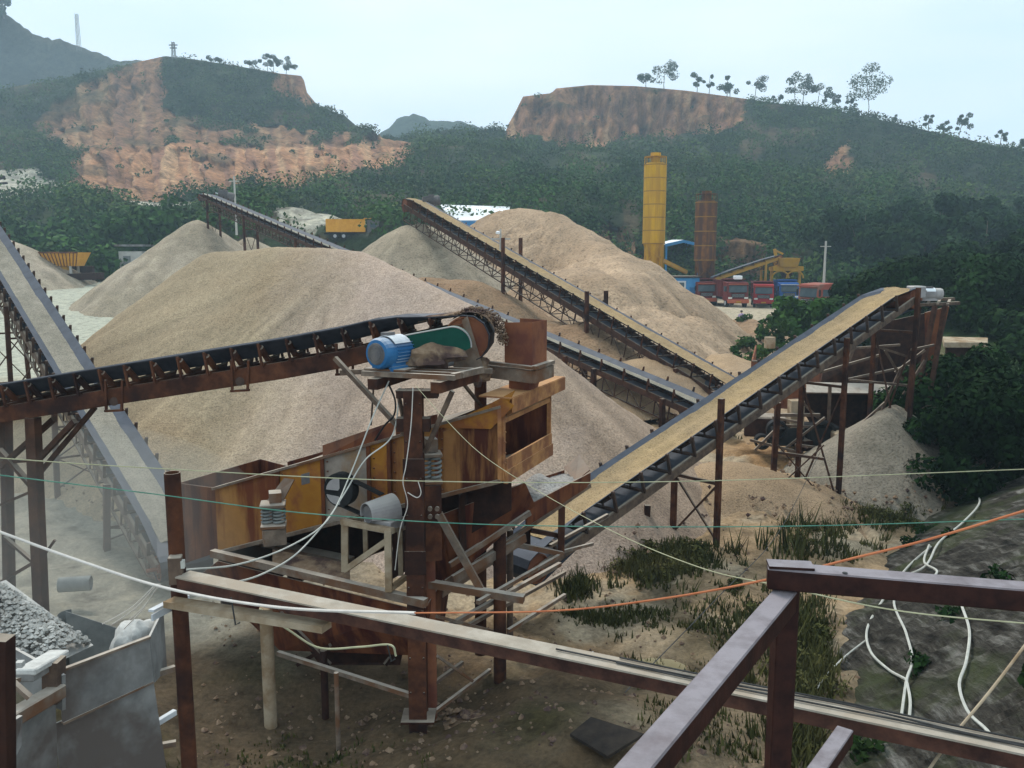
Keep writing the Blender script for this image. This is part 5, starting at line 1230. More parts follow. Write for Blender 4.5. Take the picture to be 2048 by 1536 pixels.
m = MB(); m.box(p0 + dr * .05 + V((0, 0, .0285)), (.10, .05, .006), math.atan2(dr.y, dr.x) + .1); part('weld_plate', m, 'rail_paint', rail)
# rusty cable bundle lying on the beam at the right
def curve(pts, n=10):
    pts = [V(p) for p in pts]; out = []
    P4 = [pts[0] * 2 - pts[1]] + pts + [pts[-1] * 2 - pts[-2]]
    for i in range(1, len(P4) - 2):
        a, b, c, d = P4[i - 1:i + 3]
        for k in range(n):
            t = k / n; out.append(.5 * ((2 * b) + (c - a) * t + (2 * a - 5 * b + 4 * c - d) * t * t + (3 * b - a - 3 * c + d) * t ** 3))
    out.append(pts[-1]); return out
def cable(name, label, cat, pts, r, m_, group=None):
    return solo(name, MB().polytube(curve(pts), r, 6), m_, label, cat, group, smooth=True)
for i, (off, lab) in enumerate(((-.05, 'black wire lying along the far edge of the long beam'), (.0, 'thin black wire lying on the middle of the long beam'), (.04, 'black wire wandering over the near edge of the long beam'))):
    pp = []
    for k in range(9):
        t = .62 + .11 * k if i != 1 else .55 + .1 * k
        q = q1.lerp(q1 + dq, t) + V((0, 0, .062)) + sdq * (off + random.uniform(-.025, .025) - .02); pp.append(q)
    cable('wire', lab, 'wire', pp, .006, 'cord_dark', 'wires on the long beam')
# ropes and lines strung across
cable('yellow_line', 'thin pale yellow line stretched across the whole view just below the pole top', 'line', [D(-60, 912, 5.6), D(300, 936, 5.8), D(835, 962, 6.2), D(1400, 962, 6.6), D(2110, 936, 7)], .0042, 'cord_lime')
cable('green_line', 'thin green line stretched across the middle of the screen', 'line', [D(-60, 943, 5.4), D(300, 987, 5.6), D(640, 1029, 5.8), D(1050, 1051, 6.2), D(1600, 1052, 6.5), D(2110, 1036, 6.8)], .0042, 'cord_green')
cable('pale_rope', 'thick pale rope sagging from the left edge to the long beam', 'rope', [D(-60, 1042, 5.0), D(160, 1122, 5.0), D(340, 1178, 4.9), D(560, 1215, 4.5), D(830, 1226, 4.0)], .0085, 'cord_pale')
cable('orange_rope', 'orange rope rising behind the railing to the right edge', 'rope', [D(830, 1226, 4.0), D(1100, 1222, 3.5), D(1320, 1198, 3.0), D(1540, 1158, 2.7), D(1700, 1118, 2.6), D(1860, 1078, 2.6), D(2110, 1003, 2.5)], .0042, 'cord_orange')
cable('guy_line', 'pale line slanting from the column top down to the railing corner', 'line', [D(832, 772, 10.35), D(885, 832, 9.8), D(965, 910, 9), D(1090, 990, 8), D(1240, 1070, 6.5), D(1400, 1135, 5), D(1560, 1172, 3.8), D(1800, 1222, 3.6), D(2110, 1252, 3.5)], .0032, 'cord_lime')
cable('power_cable', 'white power cable hanging from the motor past the pulley, upper one', 'cable', [D(778, 762, 10.7), D(745, 835, 10.5), D(700, 950, 10.2), D(655, 1040, 9.6), D(580, 1092, 9), D(480, 1128, 8), D(370, 1140, 6.9)], .009, 'hose_white', 'white power cables')
cable('power_cable', 'white power cable looping lowest behind the long beam', 'cable', [D(800, 775, 10.7), D(785, 870, 10.5), D(730, 920, 10.2), D(690, 985, 10), D(650, 1045, 9.6), D(590, 1110, 9), D(520, 1150, 8), D(450, 1168, 7.2), D(400, 1170, 6.8)], .009, 'hose_white', 'white power cables')
cable('power_cable', 'black cable hooking down from under the motor platform', 'cable', [D(776, 765, 10.8), D(790, 800, 10.7), D(788, 830, 10.7), D(770, 850, 10.7), D(750, 880, 10.8)], .012, 'rubber_black')
cable('power_cable', 'thin pale wire hanging down the front of the tall column', 'cable', [D(826, 775, 10.35), D(822, 850, 10.35), D(812, 930, 10.3), D(806, 965, 10.3), D(815, 1010, 10.35), D(800, 1060, 10.4), D(790, 1140, 10.5)], .006, 'cord_pale')
cable('power_cable', 'small loop of pale wire beside the column at the yellow line', 'cable', [D(836, 962, 10.3), D(842, 985, 10.3), D(834, 995, 10.3), D(815, 985, 10.3)], .006, 'cord_pale')
cable('hose', 'dirty yellow hose drooping below the long beam', 'hose', [D(520, 1218, 7.0), D(580, 1262, 7.2), D(640, 1296, 7.3), D(720, 1294, 7.2), D(780, 1290, 7.0), D(792, 1312, 7.0)], .009, 'cord_lime')
for i, (x1, y1) in enumerate(((205, 1248), (222, 1250), (248, 1258), (258, 1240))):
    cable('guy_wire', ['pale wire running from the hopper rim to the pole, topmost of the fan', 'pale wire second in the fan between hopper and pole', 'pale wire lowest in the fan between hopper and pole', 'short pale wire in the fan between hopper and pole'][i], 'wire', [D(x1, y1, 7.4), D((x1 + 312) / 2 + 4, (y1 + 1170) / 2 + 6, 7.3), D(312 + i * 3, 1168, 7.2)], .005, 'cord_pale', 'wires between hopper and pole')
# thin dark wires over the right yard
cable('wire', 'hair-thin dark wire slanting over the sandy ground to the long beam', 'wire', [D(1640, 905, 15), D(1560, 1060, 10), D(1440, 1190, 7), D(1250, 1385, 5.5)], .004, 'cord_dark')
# white hoses on the bank
def bk_pt(px, py, lift=.03):
    r = ray(px, py); best = None
    for t in np.linspace(5, 26, 500):
        q = CAM + r * (t / r.y); zb_ = max(bank_zi(q.x, q.y), float(ground_z(q.x, q.y)))
        if q.z <= zb_ + .02: return V((q.x, q.y, zb_ + lift + .035))
    return q
BXr, BYr, BZr = BX.ravel(), BY.ravel(), BZ.ravel()
def bank_zi(x, y):
    d = (BXr - x) ** 2 + (BYr - y) ** 2; i = int(np.argmin(d)); return float(BZr[i]) if d[i] < .06 else -9
def hose(label, pts, r=.019): return cable('white_hose', label, 'hose', [bk_pt(*p) for p in pts], r, 'hose_white', 'white hoses on the bank')
hose('white hose winding down the grey bank, upper single run', [(1972, 938), (1955, 985), (1958, 1012), (1925, 1050), (1878, 1090), (1850, 1140), (1800, 1160)])
hose('white hose branching down behind the railing to the left', [(1862, 1098), (1815, 1140), (1770, 1200), (1735, 1260), (1740, 1310), (1775, 1345), (1812, 1368)])
hose('white hose curling tightly then running down the middle of the bank', [(1858, 1095), (1848, 1130), (1872, 1155), (1790, 1200), (1812, 1280), (1824, 1330), (1812, 1375), (1800, 1460)])
hose('short white hose end lying beside the middle hose', [(1812, 1368), (1820, 1410), (1816, 1465)])
hose('white hose farthest right, snaking down to the dark beam end', [(1922, 1215), (1938, 1270), (1932, 1330), (1918, 1380), (1935, 1430), (1970, 1470), (1995, 1498)])
hose('thin pale pipe curling left at the foot of the bank', [(1735, 1285), (1690, 1320), (1650, 1360), (1625, 1400), (1618, 1430)], .012)
hose('white hose piece high on the right edge of the bank', [(2026, 815), (2028, 850), (2035, 890)], .022)
cable('wire_rope', 'brownish rope slanting down the bank at the far right', 'rope', [D(2110, 1210, 5), D(1990, 1370, 4.6), D(1900, 1480, 4.4), D(1830, 1580, 4.2)], .008, 'concrete_post')
# ------------------------------------------------------------------ feed hopper at the lower left
fd = thing('feed_hopper', 'dust grey steel feed hopper with a pale dust heap on its rim', 'hopper', tuple(GZ(220, 1536, 1.0)))
HZ = 2.62
hA, hB = GZ(117, 1345, HZ), GZ(297, 1276, HZ); hC = hB + V((-.12, .62, 0)); hD = hA + V((-.1, .95, .28)); hC2 = hC.copy()
dnv = V((0, 0, -1.0))
m = MB(); m.slab([hA, hB, hB + V((.02, 0, -.42)), hA + V((0, 0, -.45))], .02); part('front_sheet', m, 'grey_steel', fd)
m = MB(); n_f = (hB - hA).cross(dnv).normalized(); off = -n_f * .05 if n_f.y > 0 else n_f * .05
m.slab([hA + V((-.05, 0, -.45)) + off * -.5, hB + V((.03, 0, -.42)) + off * -.5, hB + V((.10, 0, -1.5)), hA + V((-.05, 0, -1.6))], .02); part('lower_sheet', m, 'grey_steel', fd)
for a_, b_ in ((-.44, -.41), (.01, .01)): part('seam_bar', MB().beam(hA + V((0, 0, a_)), hB + V((.01, 0, b_)), .04, .02), 'dusty_steel', fd)
m = MB(); m.slab([hB, hC, hC + V((0, 0, -.6)), hB + V((0.02, 0, -.42))], .02); part('side_sheet', m, 'grey_steel', fd)
m = MB(); bk0_ = D(130, 1222, 7.9); bk1_ = D(258, 1264, 8.3); m.slab([bk0_, bk1_, bk1_ + V((0, 0, -.9)), bk0_ + V((0, 0, -1.1))], .02)
K = 8; cpt = D(122, 1240, 7.8)
vs = []
for i in range(K + 1):
    a = math.pi * (.5 + i / K); vs += [tuple(cpt + V((math.cos(a) * .07, math.sin(a) * .1 + .1, .02))), tuple(cpt + V((math.cos(a) * .07, math.sin(a) * .1 + .1, -1.0)))]
m.add(vs, [(2 * i, 2 * i + 1, 2 * i + 3, 2 * i + 2) for i in range(K)]); part('back_sheet', m, 'pipe_grey', fd)
m = MB(); m.beam(GZ(110, 1570, 1.65), GZ(350, 1424, 1.65), .045, .05); part('stiffener', m, 'pale_metal', fd)
m = MB(); m.beam(GZ(90, 1640, 1.1), GZ(318, 1500, 1.1), .10, .05); part('stiffener', m, 'grey_steel', fd)
for (x1, y1, x2, y2, z) in ((306, 1350, 350, 1336, 2.15), (318, 1492, 352, 1486, 1.3)):
    m = MB(); m.beam(GZ(x1, y1, z), GZ(x2, y2, z), .05, .05); part('tie_bar', m, 'dusty_steel', fd)
# pale dust heaped on the corner, stones in the belt mouth
gh = lump('dust_heap', 'pale dust heap on the right corner of the grey feed hopper', 'dust heap', hB.lerp(hC, .4) + V((-.19, 0, -.12)), (.15, .24, .16), 'dust_pale', 9, 24, .35)
m = MB()
for k in range(1700):
    t_ = random.random(); q = D(-60, 1180, 7.6).lerp(D(135, 1312, 7.0), t_); s_ = random.uniform(-1, 1); q = q + V((s_ * .10, s_ * .22, .10 * (1 - s_ * s_) + random.uniform(-.02, .03))); rock(m, q, random.uniform(.010, .028))
m.add([tuple(D(-60, 1180, 7.6) + V((-.15, -.3, -.02))), tuple(D(135, 1312, 7.0) + V((-.12, -.25, -.02))), tuple(D(135, 1312, 7.0) + V((.1, .25, -.02))), tuple(D(-60, 1180, 7.6) + V((.15, .3, -.02)))], [(0, 1, 2, 3)])
tag(part('crushed_gravel', m, 'stone_grey', None, tuple(D(40, 1260, 7.2))), 'run of crushed grey stones sliding into the feed hopper', 'crushed stone', kind='stuff')
fm = thing('jaw_crusher', 'dust coated crusher steelwork with a capped box at the lower left edge', 'machine', tuple(GZ(40, 1536, 1.2)))
m = MB(); m.slab([D(-80, 1235, 7.3), D(128, 1350, 6.6), D(128, 1420, 6.6), D(-80, 1330, 7.2)], .03); part('side_sheet', m, 'grey_steel', fm)
m = MB(); m.beam(D(50, 1345, 6.3), D(120, 1305, 6.8), .16, .05); part('cover_plate', m, 'dust_pale', fm, bevel=.01)
m = MB(); m.beam(D(48, 1352, 6.3), D(108, 1318, 6.75), .14, .10); part('box', m, 'grey_steel', fm, bevel=.01)
m = MB(); m.beam(D(108, 1318, 6.6), D(108, 1400, 6.6), .12, .14, V((0, 1, 0))); part('post', m, 'brace_steel', fm)
m = MB(); m.beam(D(10, 1445, 6.0), D(120, 1380, 6.6), .12, .11); part('beam', m, 'dusty_steel', fm, bevel=.01)
m = MB(); m.beam(D(20, 1360, 6.2), D(60, 1395, 6.2), .05, .03); m.beam(D(14, 1365, 6.2), D(110, 1340, 6.6), .03, .03); part('strap', m, 'dusty_steel', fm)
m = MB(); m.slab([D(20, 1442, 5.95), D(40, 1430, 6.05), D(38, 1490, 6.0), D(22, 1520, 5.95)], .05); part('gusset', m, 'grey_steel', fm)
m = MB(); m.slab([D(18, 1445, 6.15), D(108, 1400, 6.6), D(115, 1600, 6.6), D(22, 1640, 6.2)], .03); part('side_sheet', m, 'grey_steel', fm)
part('bolt_head', MB().box(D(16, 1305, 6.0), (.08, .07, .05), .3), 'dust_pale', fm); part('bolt_head', MB().box(D(40, 1328, 6.1), (.05, .05, .04), .1), 'dust_pale', fm)
m = MB(); m.beam(D(3, 1275, 4.6), D(6, 1640, 4.6), .10, .10, V((0, 1, 0))); solo('steel_post', m, 'rust_dark', 'dark steel post along the lower left edge of the photo', 'post')
m = MB(); p_ = GZ(118, 1170, .25); p2_ = GZ(182, 1166, .25); m.pipe(p_, p2_, .13, .01, 16); solo('steel_pipe', m, 'pipe_grey', 'short grey pipe lying on the dusty floor behind the feed hopper', 'pipe', smooth=True)
# ground clutter
m = MB(); q = GZ(1168, 1318, .08); m.slab([q + V((-.12, -.05, 0)), q + V((.02, -.09, .05)), q + V((.15, .02, .01)), q + V((.03, .1, .07)), q + V((-.05, .06, .02))], .012); m.slab([q + V((.0, -.02, .02)), q + V((.14, .05, .09)), q + V((.05, .13, .03))], .01)
solo('plastic_bag', m, 'white_sheet', 'small crumpled white bag on the ground left of the railing', 'bag')
m = MB(); q = GZ(1205, 1475, .03); gz_ = float(ground_z(q.x, q.y)) + .03
gz_ += .11; m.slab([GZ(1182, 1436, gz_), GZ(1288, 1470, gz_), GZ(1215, 1515, gz_), GZ(1140, 1470, gz_)], .035); solo('steel_plate', m, 'dark_sheet', 'dark flat sheet lying on the ground below the railing', 'plate')

# damp puddle
mp = NT('puddle_water'); mp.b.inputs['Specular IOR Level'].default_value = .5
mp.done(mp.mix(mp.ramp(mp.noise(2, 4), [(.4, 0.0), (.6, 1.0)]), (.16, .125, .05), (.22, .18, .09)), .35)
m = MB(); q = GZ(1295, 1322, .1); gzp = float(ground_z(q.x, q.y)); vs = []
for k in range(40):
    a = 2 * math.pi * k / 40; r = 1 + .35 * float(fbm(math.cos(a) * 1.5 + 4, math.sin(a) * 1.5, octv=3)); vs.append((q.x + .75 * r * math.cos(a), q.y + .42 * r * math.sin(a) + .15 * math.cos(a), gzp + .05))
m.add(vs, [tuple(range(40))]); tag(part('puddle', m, 'puddle_water', None, (q.x, q.y, gzp)), 'shallow olive brown puddle on the muddy ground', 'puddle', kind='structure')
# ------------------------------------------------------------------ silos and batching plant
def silo(label, px, py_top, py_bot, d, w_px, m_, group='cement silos', rings=6, z0=0.0):
    t_ = D(px, py_top, d); b_ = D(px - 2, py_bot, d); r = w_px / 2 / FPX * d; x = t_.x
    o = thing('cement_silo', label, 'silo', (x, d, z0), group)
    m = MB(); m.lathe((x, d, b_.z), [(r, 0), (r, t_.z - b_.z), (r * .75, t_.z - b_.z + r * .18), (r * .2, t_.z - b_.z + r * .25)], 20); part('barrel', m, m_, o)
    for k in range(rings):
        m = MB(); zz = b_.z + (t_.z - b_.z) * (k + .0) / (rings - 1); m.lathe((x, d, zz), [(r, -.05), (r * 1.03, -.05), (r * 1.03, .05), (r, .05)], 20); part('ring', m, 'silo_band', o)
    m = MB(); m.lathe((x, d, b_.z - r * 2.6), [(r * .18, 0), (r * .95, r * 2.6)], 16); part('cone', m, m_, o)
    for a in range(4):
        an = math.pi / 4 + a * math.pi / 2; q = V((x + math.cos(an) * r * .92, d + math.sin(an) * r * .92, z0)); mm = MB(); mm.beam(q, V((q.x, q.y, b_.z + .3)), .22, .22); part('leg', mm, m_, o)
    m = MB(); 
    for a in range(4):
        a1, a2 = math.pi / 4 + a * math.pi / 2, math.pi / 4 + (a + 1) * math.pi / 2
        P1, P2 = V((x + math.cos(a1) * r * .92, d + math.sin(a1) * r * .92, 0)), V((x + math.cos(a2) * r * .92, d + math.sin(a2) * r * .92, 0))
        m.beam(P1 + V((0, 0, b_.z - 2)), P2 + V((0, 0, b_.z)), .1, .1); m.beam(P2 + V((0, 0, b_.z - 2)), P1 + V((0, 0, b_.z)), .1, .1)
    part('brace', m, m_, o)
    m = MB(); m.box((x, d, t_.z + r * .5), (r * .7, r * .7, r * .7)); m.tube((x, d, t_.z + r * .8), (x, d, t_.z + r * 1.05), r * .45, 12); part('dust_filter', m, m_, o)
    m = MB()
    for k in range(14):
        a = 2 * math.pi * k / 14; q = V((x + math.cos(a) * r * .97, d + math.sin(a) * r * .97, t_.z)); m.tube(q, q + V((0, 0, .9)), .025, 5)
    m.lathe((x, d, t_.z + .9), [(r * .96, 0), (r * .985, 0), (r * .985, .04), (r * .96, .04)], 20); part('guard_rail', m, m_, o)
    m = MB(); lx = x + r * .62; ly = d - r * .86
    for dx in (-.2, .2): m.beam(V((lx + dx, ly, z0)), V((lx + dx, ly, t_.z + .8)), .05, .05)
    k = z0 + .5
    while k < t_.z: m.beam(V((lx - .2, ly, k)), V((lx + .2, ly, k)), .03, .03); k += .6
    part('ladder', m, m_, o)
silo('tall clean yellow silo standing behind the sand mountain', 1311, 330, 487, 106, 44, 'silo_yellow', rings=7)
silo('rust streaked silo right of the clean yellow one', 1413, 405, 520, 101, 42, 'silo_rust', rings=5)
# dark machine on rust silo top
bp = thing('batching_hopper', 'yellow batching hopper with shouldered frame above the blue lorry', 'hopper', tuple(D(1572, 560, 101)))
d = 101; z = lambda py: D(1572, py, d).z; x = lambda px: D(px, 530, d).x
m = MB(); m.hexa([V((x(1556), d - 1, z(534))), V((x(1590), d - 1, z(534))), V((x(1590), d + 1.5, z(534))), V((x(1556), d + 1.5, z(534))), V((x(1553), d - 1.3, z(516))), V((x(1593), d - 1.3, z(516))), V((x(1593), d + 1.8, z(516))), V((x(1553), d + 1.8, z(516)))]); part('bin', m, 'yellow_paint', bp)
m = MB(); m.beam(V((x(1542), d, z(537))), V((x(1603), d, z(537))), 1.6, .5); part('platform', m, 'yellow_paint', bp)
for px in (1544, 1600): m = MB(); m.beam(V((x(px), d, 0)), V((x(px), d, z(537))), .28, .28); part('leg', m, 'yellow_paint', bp)
for s_ in (1558, 1587):
    m = MB(); K = 9; pts = [V((x(s_) + math.cos(math.pi * k / K) * .95, d - .7, z(556) + math.sin(math.pi * k / K) * .8)) for k in range(K + 1)]; m.polytube(pts, .1, 5); part('arch', m, 'yellow_paint', bp)
m = MB(); m.slab([V((x(1562), d, z(540))), V((x(1584), d, z(540))), V((x(1578), d, z(556))), V((x(1568), d, z(556)))], 1.2); part('mixer', m, 'rust_dark', bp)
cG = conveyor('belt_conveyor', 'thin inclined belt rising from the rusty silo to the batching hopper', [D(1426, 553, 99), D(1556, 510, 101)], w=.8, trough=.1, gap=.2, ch=.3, idler_step=1.4, m_belt='belt_rubber', m_frame='yellow_paint', truss=.4, m_truss='rust_thin', drum_r=.3, smooth_step=2)
trestle(cG, conv_u(cG, 1528), r=.1, m='yellow_paint', xb=1, zg=0)
m = MB(); m.beam(D(1552, 513, 101), D(1549, 498, 101), .3, .3); m.beam(D(1549, 500, 101), D(1566, 508, 101), .2, .2); part('head_frame', m, 'yellow_paint', cG.root)
m = MB(); m.beam(D(1328, 520, 103), D(1374, 543, 103), .3, .3); solo('screw_conveyor', m.tube(D(1328, 523, 103), D(1374, 546, 103), .2, 10), 'yellow_paint', 'short yellow screw conveyor slanting from the yellow silo to the blue cabin', 'screw conveyor')
# blue cabin
cb = thing('site_cabin', 'small blue site cabin with a pale framed window beside the silos', 'cabin', tuple(D(1368, 575, 99)))
cc_ = D(1370, 556, 99); m = MB(); m.box((cc_.x, cc_.y, 1.5), (2.6, 3, 3.0)); part('wall', m, 'blue_sheet', cb); zc_ = 3.0
m = MB(); m.box((cc_.x, cc_.y, 3.08), (2.9, 3.3, .16)); part('roof', m, 'rust_dark', cb)
m = MB(); m.box((cc_.x - .65, cc_.y - 1.52, 2.1), (.95, .08, 1.1)); w_ = part('window', m, 'pale_metal', cb); m = MB(); m.box((cc_.x - .65, cc_.y - 1.57, 2.1), (.55, .06, .75)); part('pane', m, 'glass_dark', w_)
m = MB(); m.box((cc_.x + .6, cc_.y - 1.52, 1.0), (.7, .06, 1.9)); part('door', m, 'blue_paint', cb)
# gabled blue roof shed
sh = thing('open_shed', 'open shed with a pale and blue gabled roof between the two silos', 'shed', tuple(D(1357, 560, 115)))
dd_ = 115; zz = lambda py: D(1357, py, dd_).z; xx_ = lambda px: D(px, 500, dd_).x
for a, b_ in ((1322, 1357), (1357, 1392)):
    ya, yb = (489, 481) if a == 1322 else (481, 489)
    m = MB(); m.slab([V((xx_(a), dd_ - 3, zz(ya))), V((xx_(b_), dd_ - 3, zz(yb))), V((xx_(b_), dd_ + 5, zz(yb) + .1)), V((xx_(a), dd_ + 5, zz(ya) + .1))], .12); part('roof', m, 'white_sheet', sh)
    m = MB(); m.slab([V((xx_(a), dd_ - 3.05, zz(ya + 5))), V((xx_(b_), dd_ - 3.05, zz(yb + 5))), V((xx_(b_), dd_ - 3.05, zz(yb) + .05)), V((xx_(a), dd_ - 3.05, zz(ya) + .05))], .05, V((0, 1, 0))); part('fascia', m, 'blue_sheet', sh)
for px in (1326, 1388):
    for dy in (-2.5, 4.5): m = MB(); m.beam(V((xx_(px), dd_ + dy, 0)), V((xx_(px), dd_ + dy, zz(489))), .2, .2); part('post', m, 'blue_sheet', sh)
# white roofed shed behind the middle heaps
ws = thing('white_shed', 'long low shed with a bright white sheet roof behind the sand mountain', 'shed', tuple(D(945, 445, 118)))
dw = 116; Q = lambda px, py, d: D(px, py, d)
m = MB(); m.slab([Q(880, 410, 124), Q(1020, 414, 124), Q(1015, 441, 108), Q(905, 441, 108)], .12); part('roof', m, 'white_sheet', ws)
m = MB(); a, b_ = Q(905, 442, 108), Q(1015, 442, 108); m.slab([a, b_, V((b_.x, b_.y, a.z - 4)), V((a.x, a.y, a.z - 4))], .1); part('wall', m, 'blue_sheet', ws)
m = MB(); m.slab([Q(1060, 428, 122), Q(1120, 430, 122), Q(1120, 436, 116), Q(1060, 434, 116)], .1); part('roof', m, 'white_sheet', ws)
# small grey hut left
ht = thing('grey_hut', 'small grey hut with a flat slab roof behind the pointed sand cone', 'hut', tuple(D(270, 545, 100)))
h1 = D(270, 510, 100); m = MB(); m.box((h1.x, 100, h1.z - 1.2), (2.6, 2.4, 3.2)); part('wall', m, 'pale_wall', ht); m = MB(); m.box((h1.x, 100, D(270, 491, 100).z), (3.2, 3.0, .22)); part('roof', m, 'grey_steel', ht)
m = MB(); m.box((h1.x - .4, 98.77, h1.z - .9), (.8, .06, 1.6)); part('door', m, 'pipe_grey', ht)
# ------------------------------------------------------------------ lorries
def lorry(name, label, loc, rz, mc, mcab2, mbed, scale=1.0, group='tipper lorries parked in the yard', high=True, visor=None):
    o = thing(name, label, 'lorry', loc, group); o.rotation_euler = (0, 0, rz)
    W = 2.45
    def pp(nm, mb, m_, par=None, **k):
        me = part(nm, mb, m_, None, (0, 0, 0), **k); me.parent = par or o; return me
    # front faces -Y
    m = MB(); y0 = 0
    m.hexa([V((-W / 2, y0 + .0, .75)), V((W / 2, y0, .75)), V((W / 2, y0 + 2.0, .75)), V((-W / 2, y0 + 2.0, .75)), V((-W / 2, y0 + .22, 2.85)), V((W / 2, y0 + .22, 2.85)), V((W / 2, y0 + 2.0, 2.95)), V((-W / 2, y0 + 2.0, 2.95))]); cab = pp('cab', m, mc, bevel=.06)
    m = MB(); yf = lambda z: y0 + .22 * (z - .75) / 2.1 - .02
    m.slab([V((-1.05, yf(1.75), 1.75)), V((1.05, yf(1.75), 1.75)), V((1.0, yf(2.5), 2.5)), V((-1.0, yf(2.5), 2.5))], .03); pp('windshield', m, 'glass_dark', cab)
    m = MB(); m.slab([V((-.5, yf(1.9) - .02, 1.82)), V((.95, yf(1.9) - .02, 1.82)), V((.9, yf(2.1) - .02, 2.05)), V((-.3, yf(2.1) - .02, 2.0))], .01) if False else m.beam(V((-.9, yf(1.78) - .04, 1.72)), V((.9, yf(1.78) - .04, 1.72)), .04, .05); pp('wiper', m, 'tyre', cab)
    m = MB(); m.box((0, y0 + .02, 1.36), (1.5, .08, .42)); g_ = pp('grille', m, 'tyre', cab)
    m = MB()
    for k in range(3): m.box((0, y0 - .03, 1.24 + .12 * k), (1.4, .03, .03))
    pp('grille_bar', m, 'chrome_grey', g_)
    m = MB(); m.box((0, y0 - .08, .72), (W, .3, .42)); bp_ = pp('bumper', m, mcab2, bevel=.05)
    m = MB(); m.box((0, y0 - .25, .66), (.55, .03, .16)); pp('number_plate', m, 'yellow_paint', bp_)
    for s_ in (-1, 1):
        m = MB(); m.box((s_ * .92, y0 - .02, 1.1), (.42, .08, .2)); pp('headlight', m, 'lamp_glass', cab)
        m = MB(); m.box((s_ * (W / 2 + .16), y0 + .15, 2.1), (.14, .1, .55)); m.beam(V((s_ * W / 2, y0 + .2, 2.4)), V((s_ * (W / 2 + .16), y0 + .15, 2.4)), .04, .04); pp('mirror', m, 'tyre', cab)
        m = MB(); m.box((s_ * (W / 2 + .004), y0 + 1.1, 2.1), (.02, .9, .6)); pp('side_window', m, 'glass_dark', cab)
        m = MB(); m.box((s_ * (W / 2 + .004), y0 + 1.05, 1.35), (.02, 1.0, .7)); pp('door', m, mc, cab)
    m = MB(); m.slab([V((-1.1, y0 + .18, 2.6)), V((1.1, y0 + .18, 2.6)), V((1.15, y0 - .1, 2.68)), V((-1.15, y0 - .1, 2.68))], .05); pp('sun_visor', m, visor or mcab2, cab)
    m = MB(); m.box((0, 4.8, .85), (.9, 7.4, .28)); pp('chassis', m, 'tyre')
    # tipping body
    y1, y2, zb_, zt_ = 2.3, 8.2, 1.15, 3.0 if high else 2.4; m = MB(); t = .08
    m.box((0, (y1 + y2) / 2, zb_), (W, y2 - y1, t)); m.box((-W / 2 + t / 2, (y1 + y2) / 2, (zb_ + zt_) / 2 + .045), (t, y2 - y1, zt_ - zb_)); m.box((W / 2 - t / 2, (y1 + y2) / 2, (zb_ + zt_) / 2 + .045), (t, y2 - y1, zt_ - zb_))
    m.box((0, y2 - t / 2, (zb_ + zt_) / 2 + .045), (W - 2 * t - .01, t, zt_ - zb_)); m.box((0, y1 + t / 2, (zb_ + zt_) / 2 + .15), (W - 2 * t - .01, t, zt_ - zb_ + .2)); m.box((0, y1 - .45, zt_ + .18), (W * .98, 1.1, .08)); bed = pp('tipping_body', m, mbed)
    for s_ in (-1, 1):
        m = MB()
        for k in range(7): m.box((s_ * (W / 2 + .03), y1 + .3 + k * .88, (zb_ + zt_) / 2), (.06, .1, zt_ - zb_))
        m.box((s_ * (W / 2 + .035), (y1 + y2) / 2, zt_), (.07, y2 - y1, .1)); pp('side_ribs', m, mbed, bed)
        for yw in (.9, 5.6, 6.9):
            m = MB(); m.tube(V((s_ * (W / 2 - .34), yw, .5)), V((s_ * (W / 2 - .02), yw, .5)), .5, 20); wl = pp('wheel', m, 'tyre'); m = MB(); m.tube(V((s_ * (W / 2 - .03), yw, .5)), V((s_ * (W / 2 + .0), yw, .5)), .26, 12); pp('rim', m, 'chrome_grey', wl)
    o.scale = (scale,) * 3
    return o
def yard(px, d): q = D(px, 600, d); return (q.x, d, float(ground_z(q.x, d)))
lorry('tipper_lorry', 'dark red lorry half hidden behind the sand slope, first from the left', yard(1413, 97), .10, 'truck_maroon', 'truck_orange', 'truck_maroon', scale=.9)
lorry('tipper_lorry', 'dark red lorry second in the row with a white box on its roof', yard(1476, 93), .06, 'truck_maroon', 'truck_orange', 'truck_maroon', scale=.92)
lorry('tipper_lorry', 'bright red lorry parked just left of the blue one', yard(1527, 95), -.22, 'truck_red', 'truck_red', 'truck_maroon', visor='truck_orange', scale=.86)
lorry('tipper_lorry', 'blue lorry under the yellow batching hopper', yard(1578, 97), -.12, 'truck_blue', 'truck_blue', 'truck_blue', visor='pale_metal', scale=.84)
q = yard(1472, 94.5); m = MB(); m.box((q[0], q[1] - .4, 3.12), (.8, .8, .4)); solo('white_box', m, 'white_sheet', 'white box sitting on the roof of the second lorry', 'box', bevel=.05)
# red tipping body seen from its rear corner at right
rl = lorry('tipper_lorry', 'red lorry seen from behind a bush, only its ribbed body showing', (D(1612, 630, 78).x, 78, float(ground_z(D(1612, 630, 78).x, 78)) + .1), -1.15, 'bed_red', 'bed_red', 'bed_red', scale=1.0, high=False)
# orange lorry far left of middle, side on
ol = D(676, 488, 88); m = lorry('tipper_lorry', 'orange-bodied lorry with a dark cab on the terrace behind the main heap', (ol.x + 2.3, 100.5, D(676, 479, 100.5).z), -1.35 + math.pi, 'motor_cap', 'tyre', 'orange_paint', scale=.72, group='tipper lorries parked in the yard')
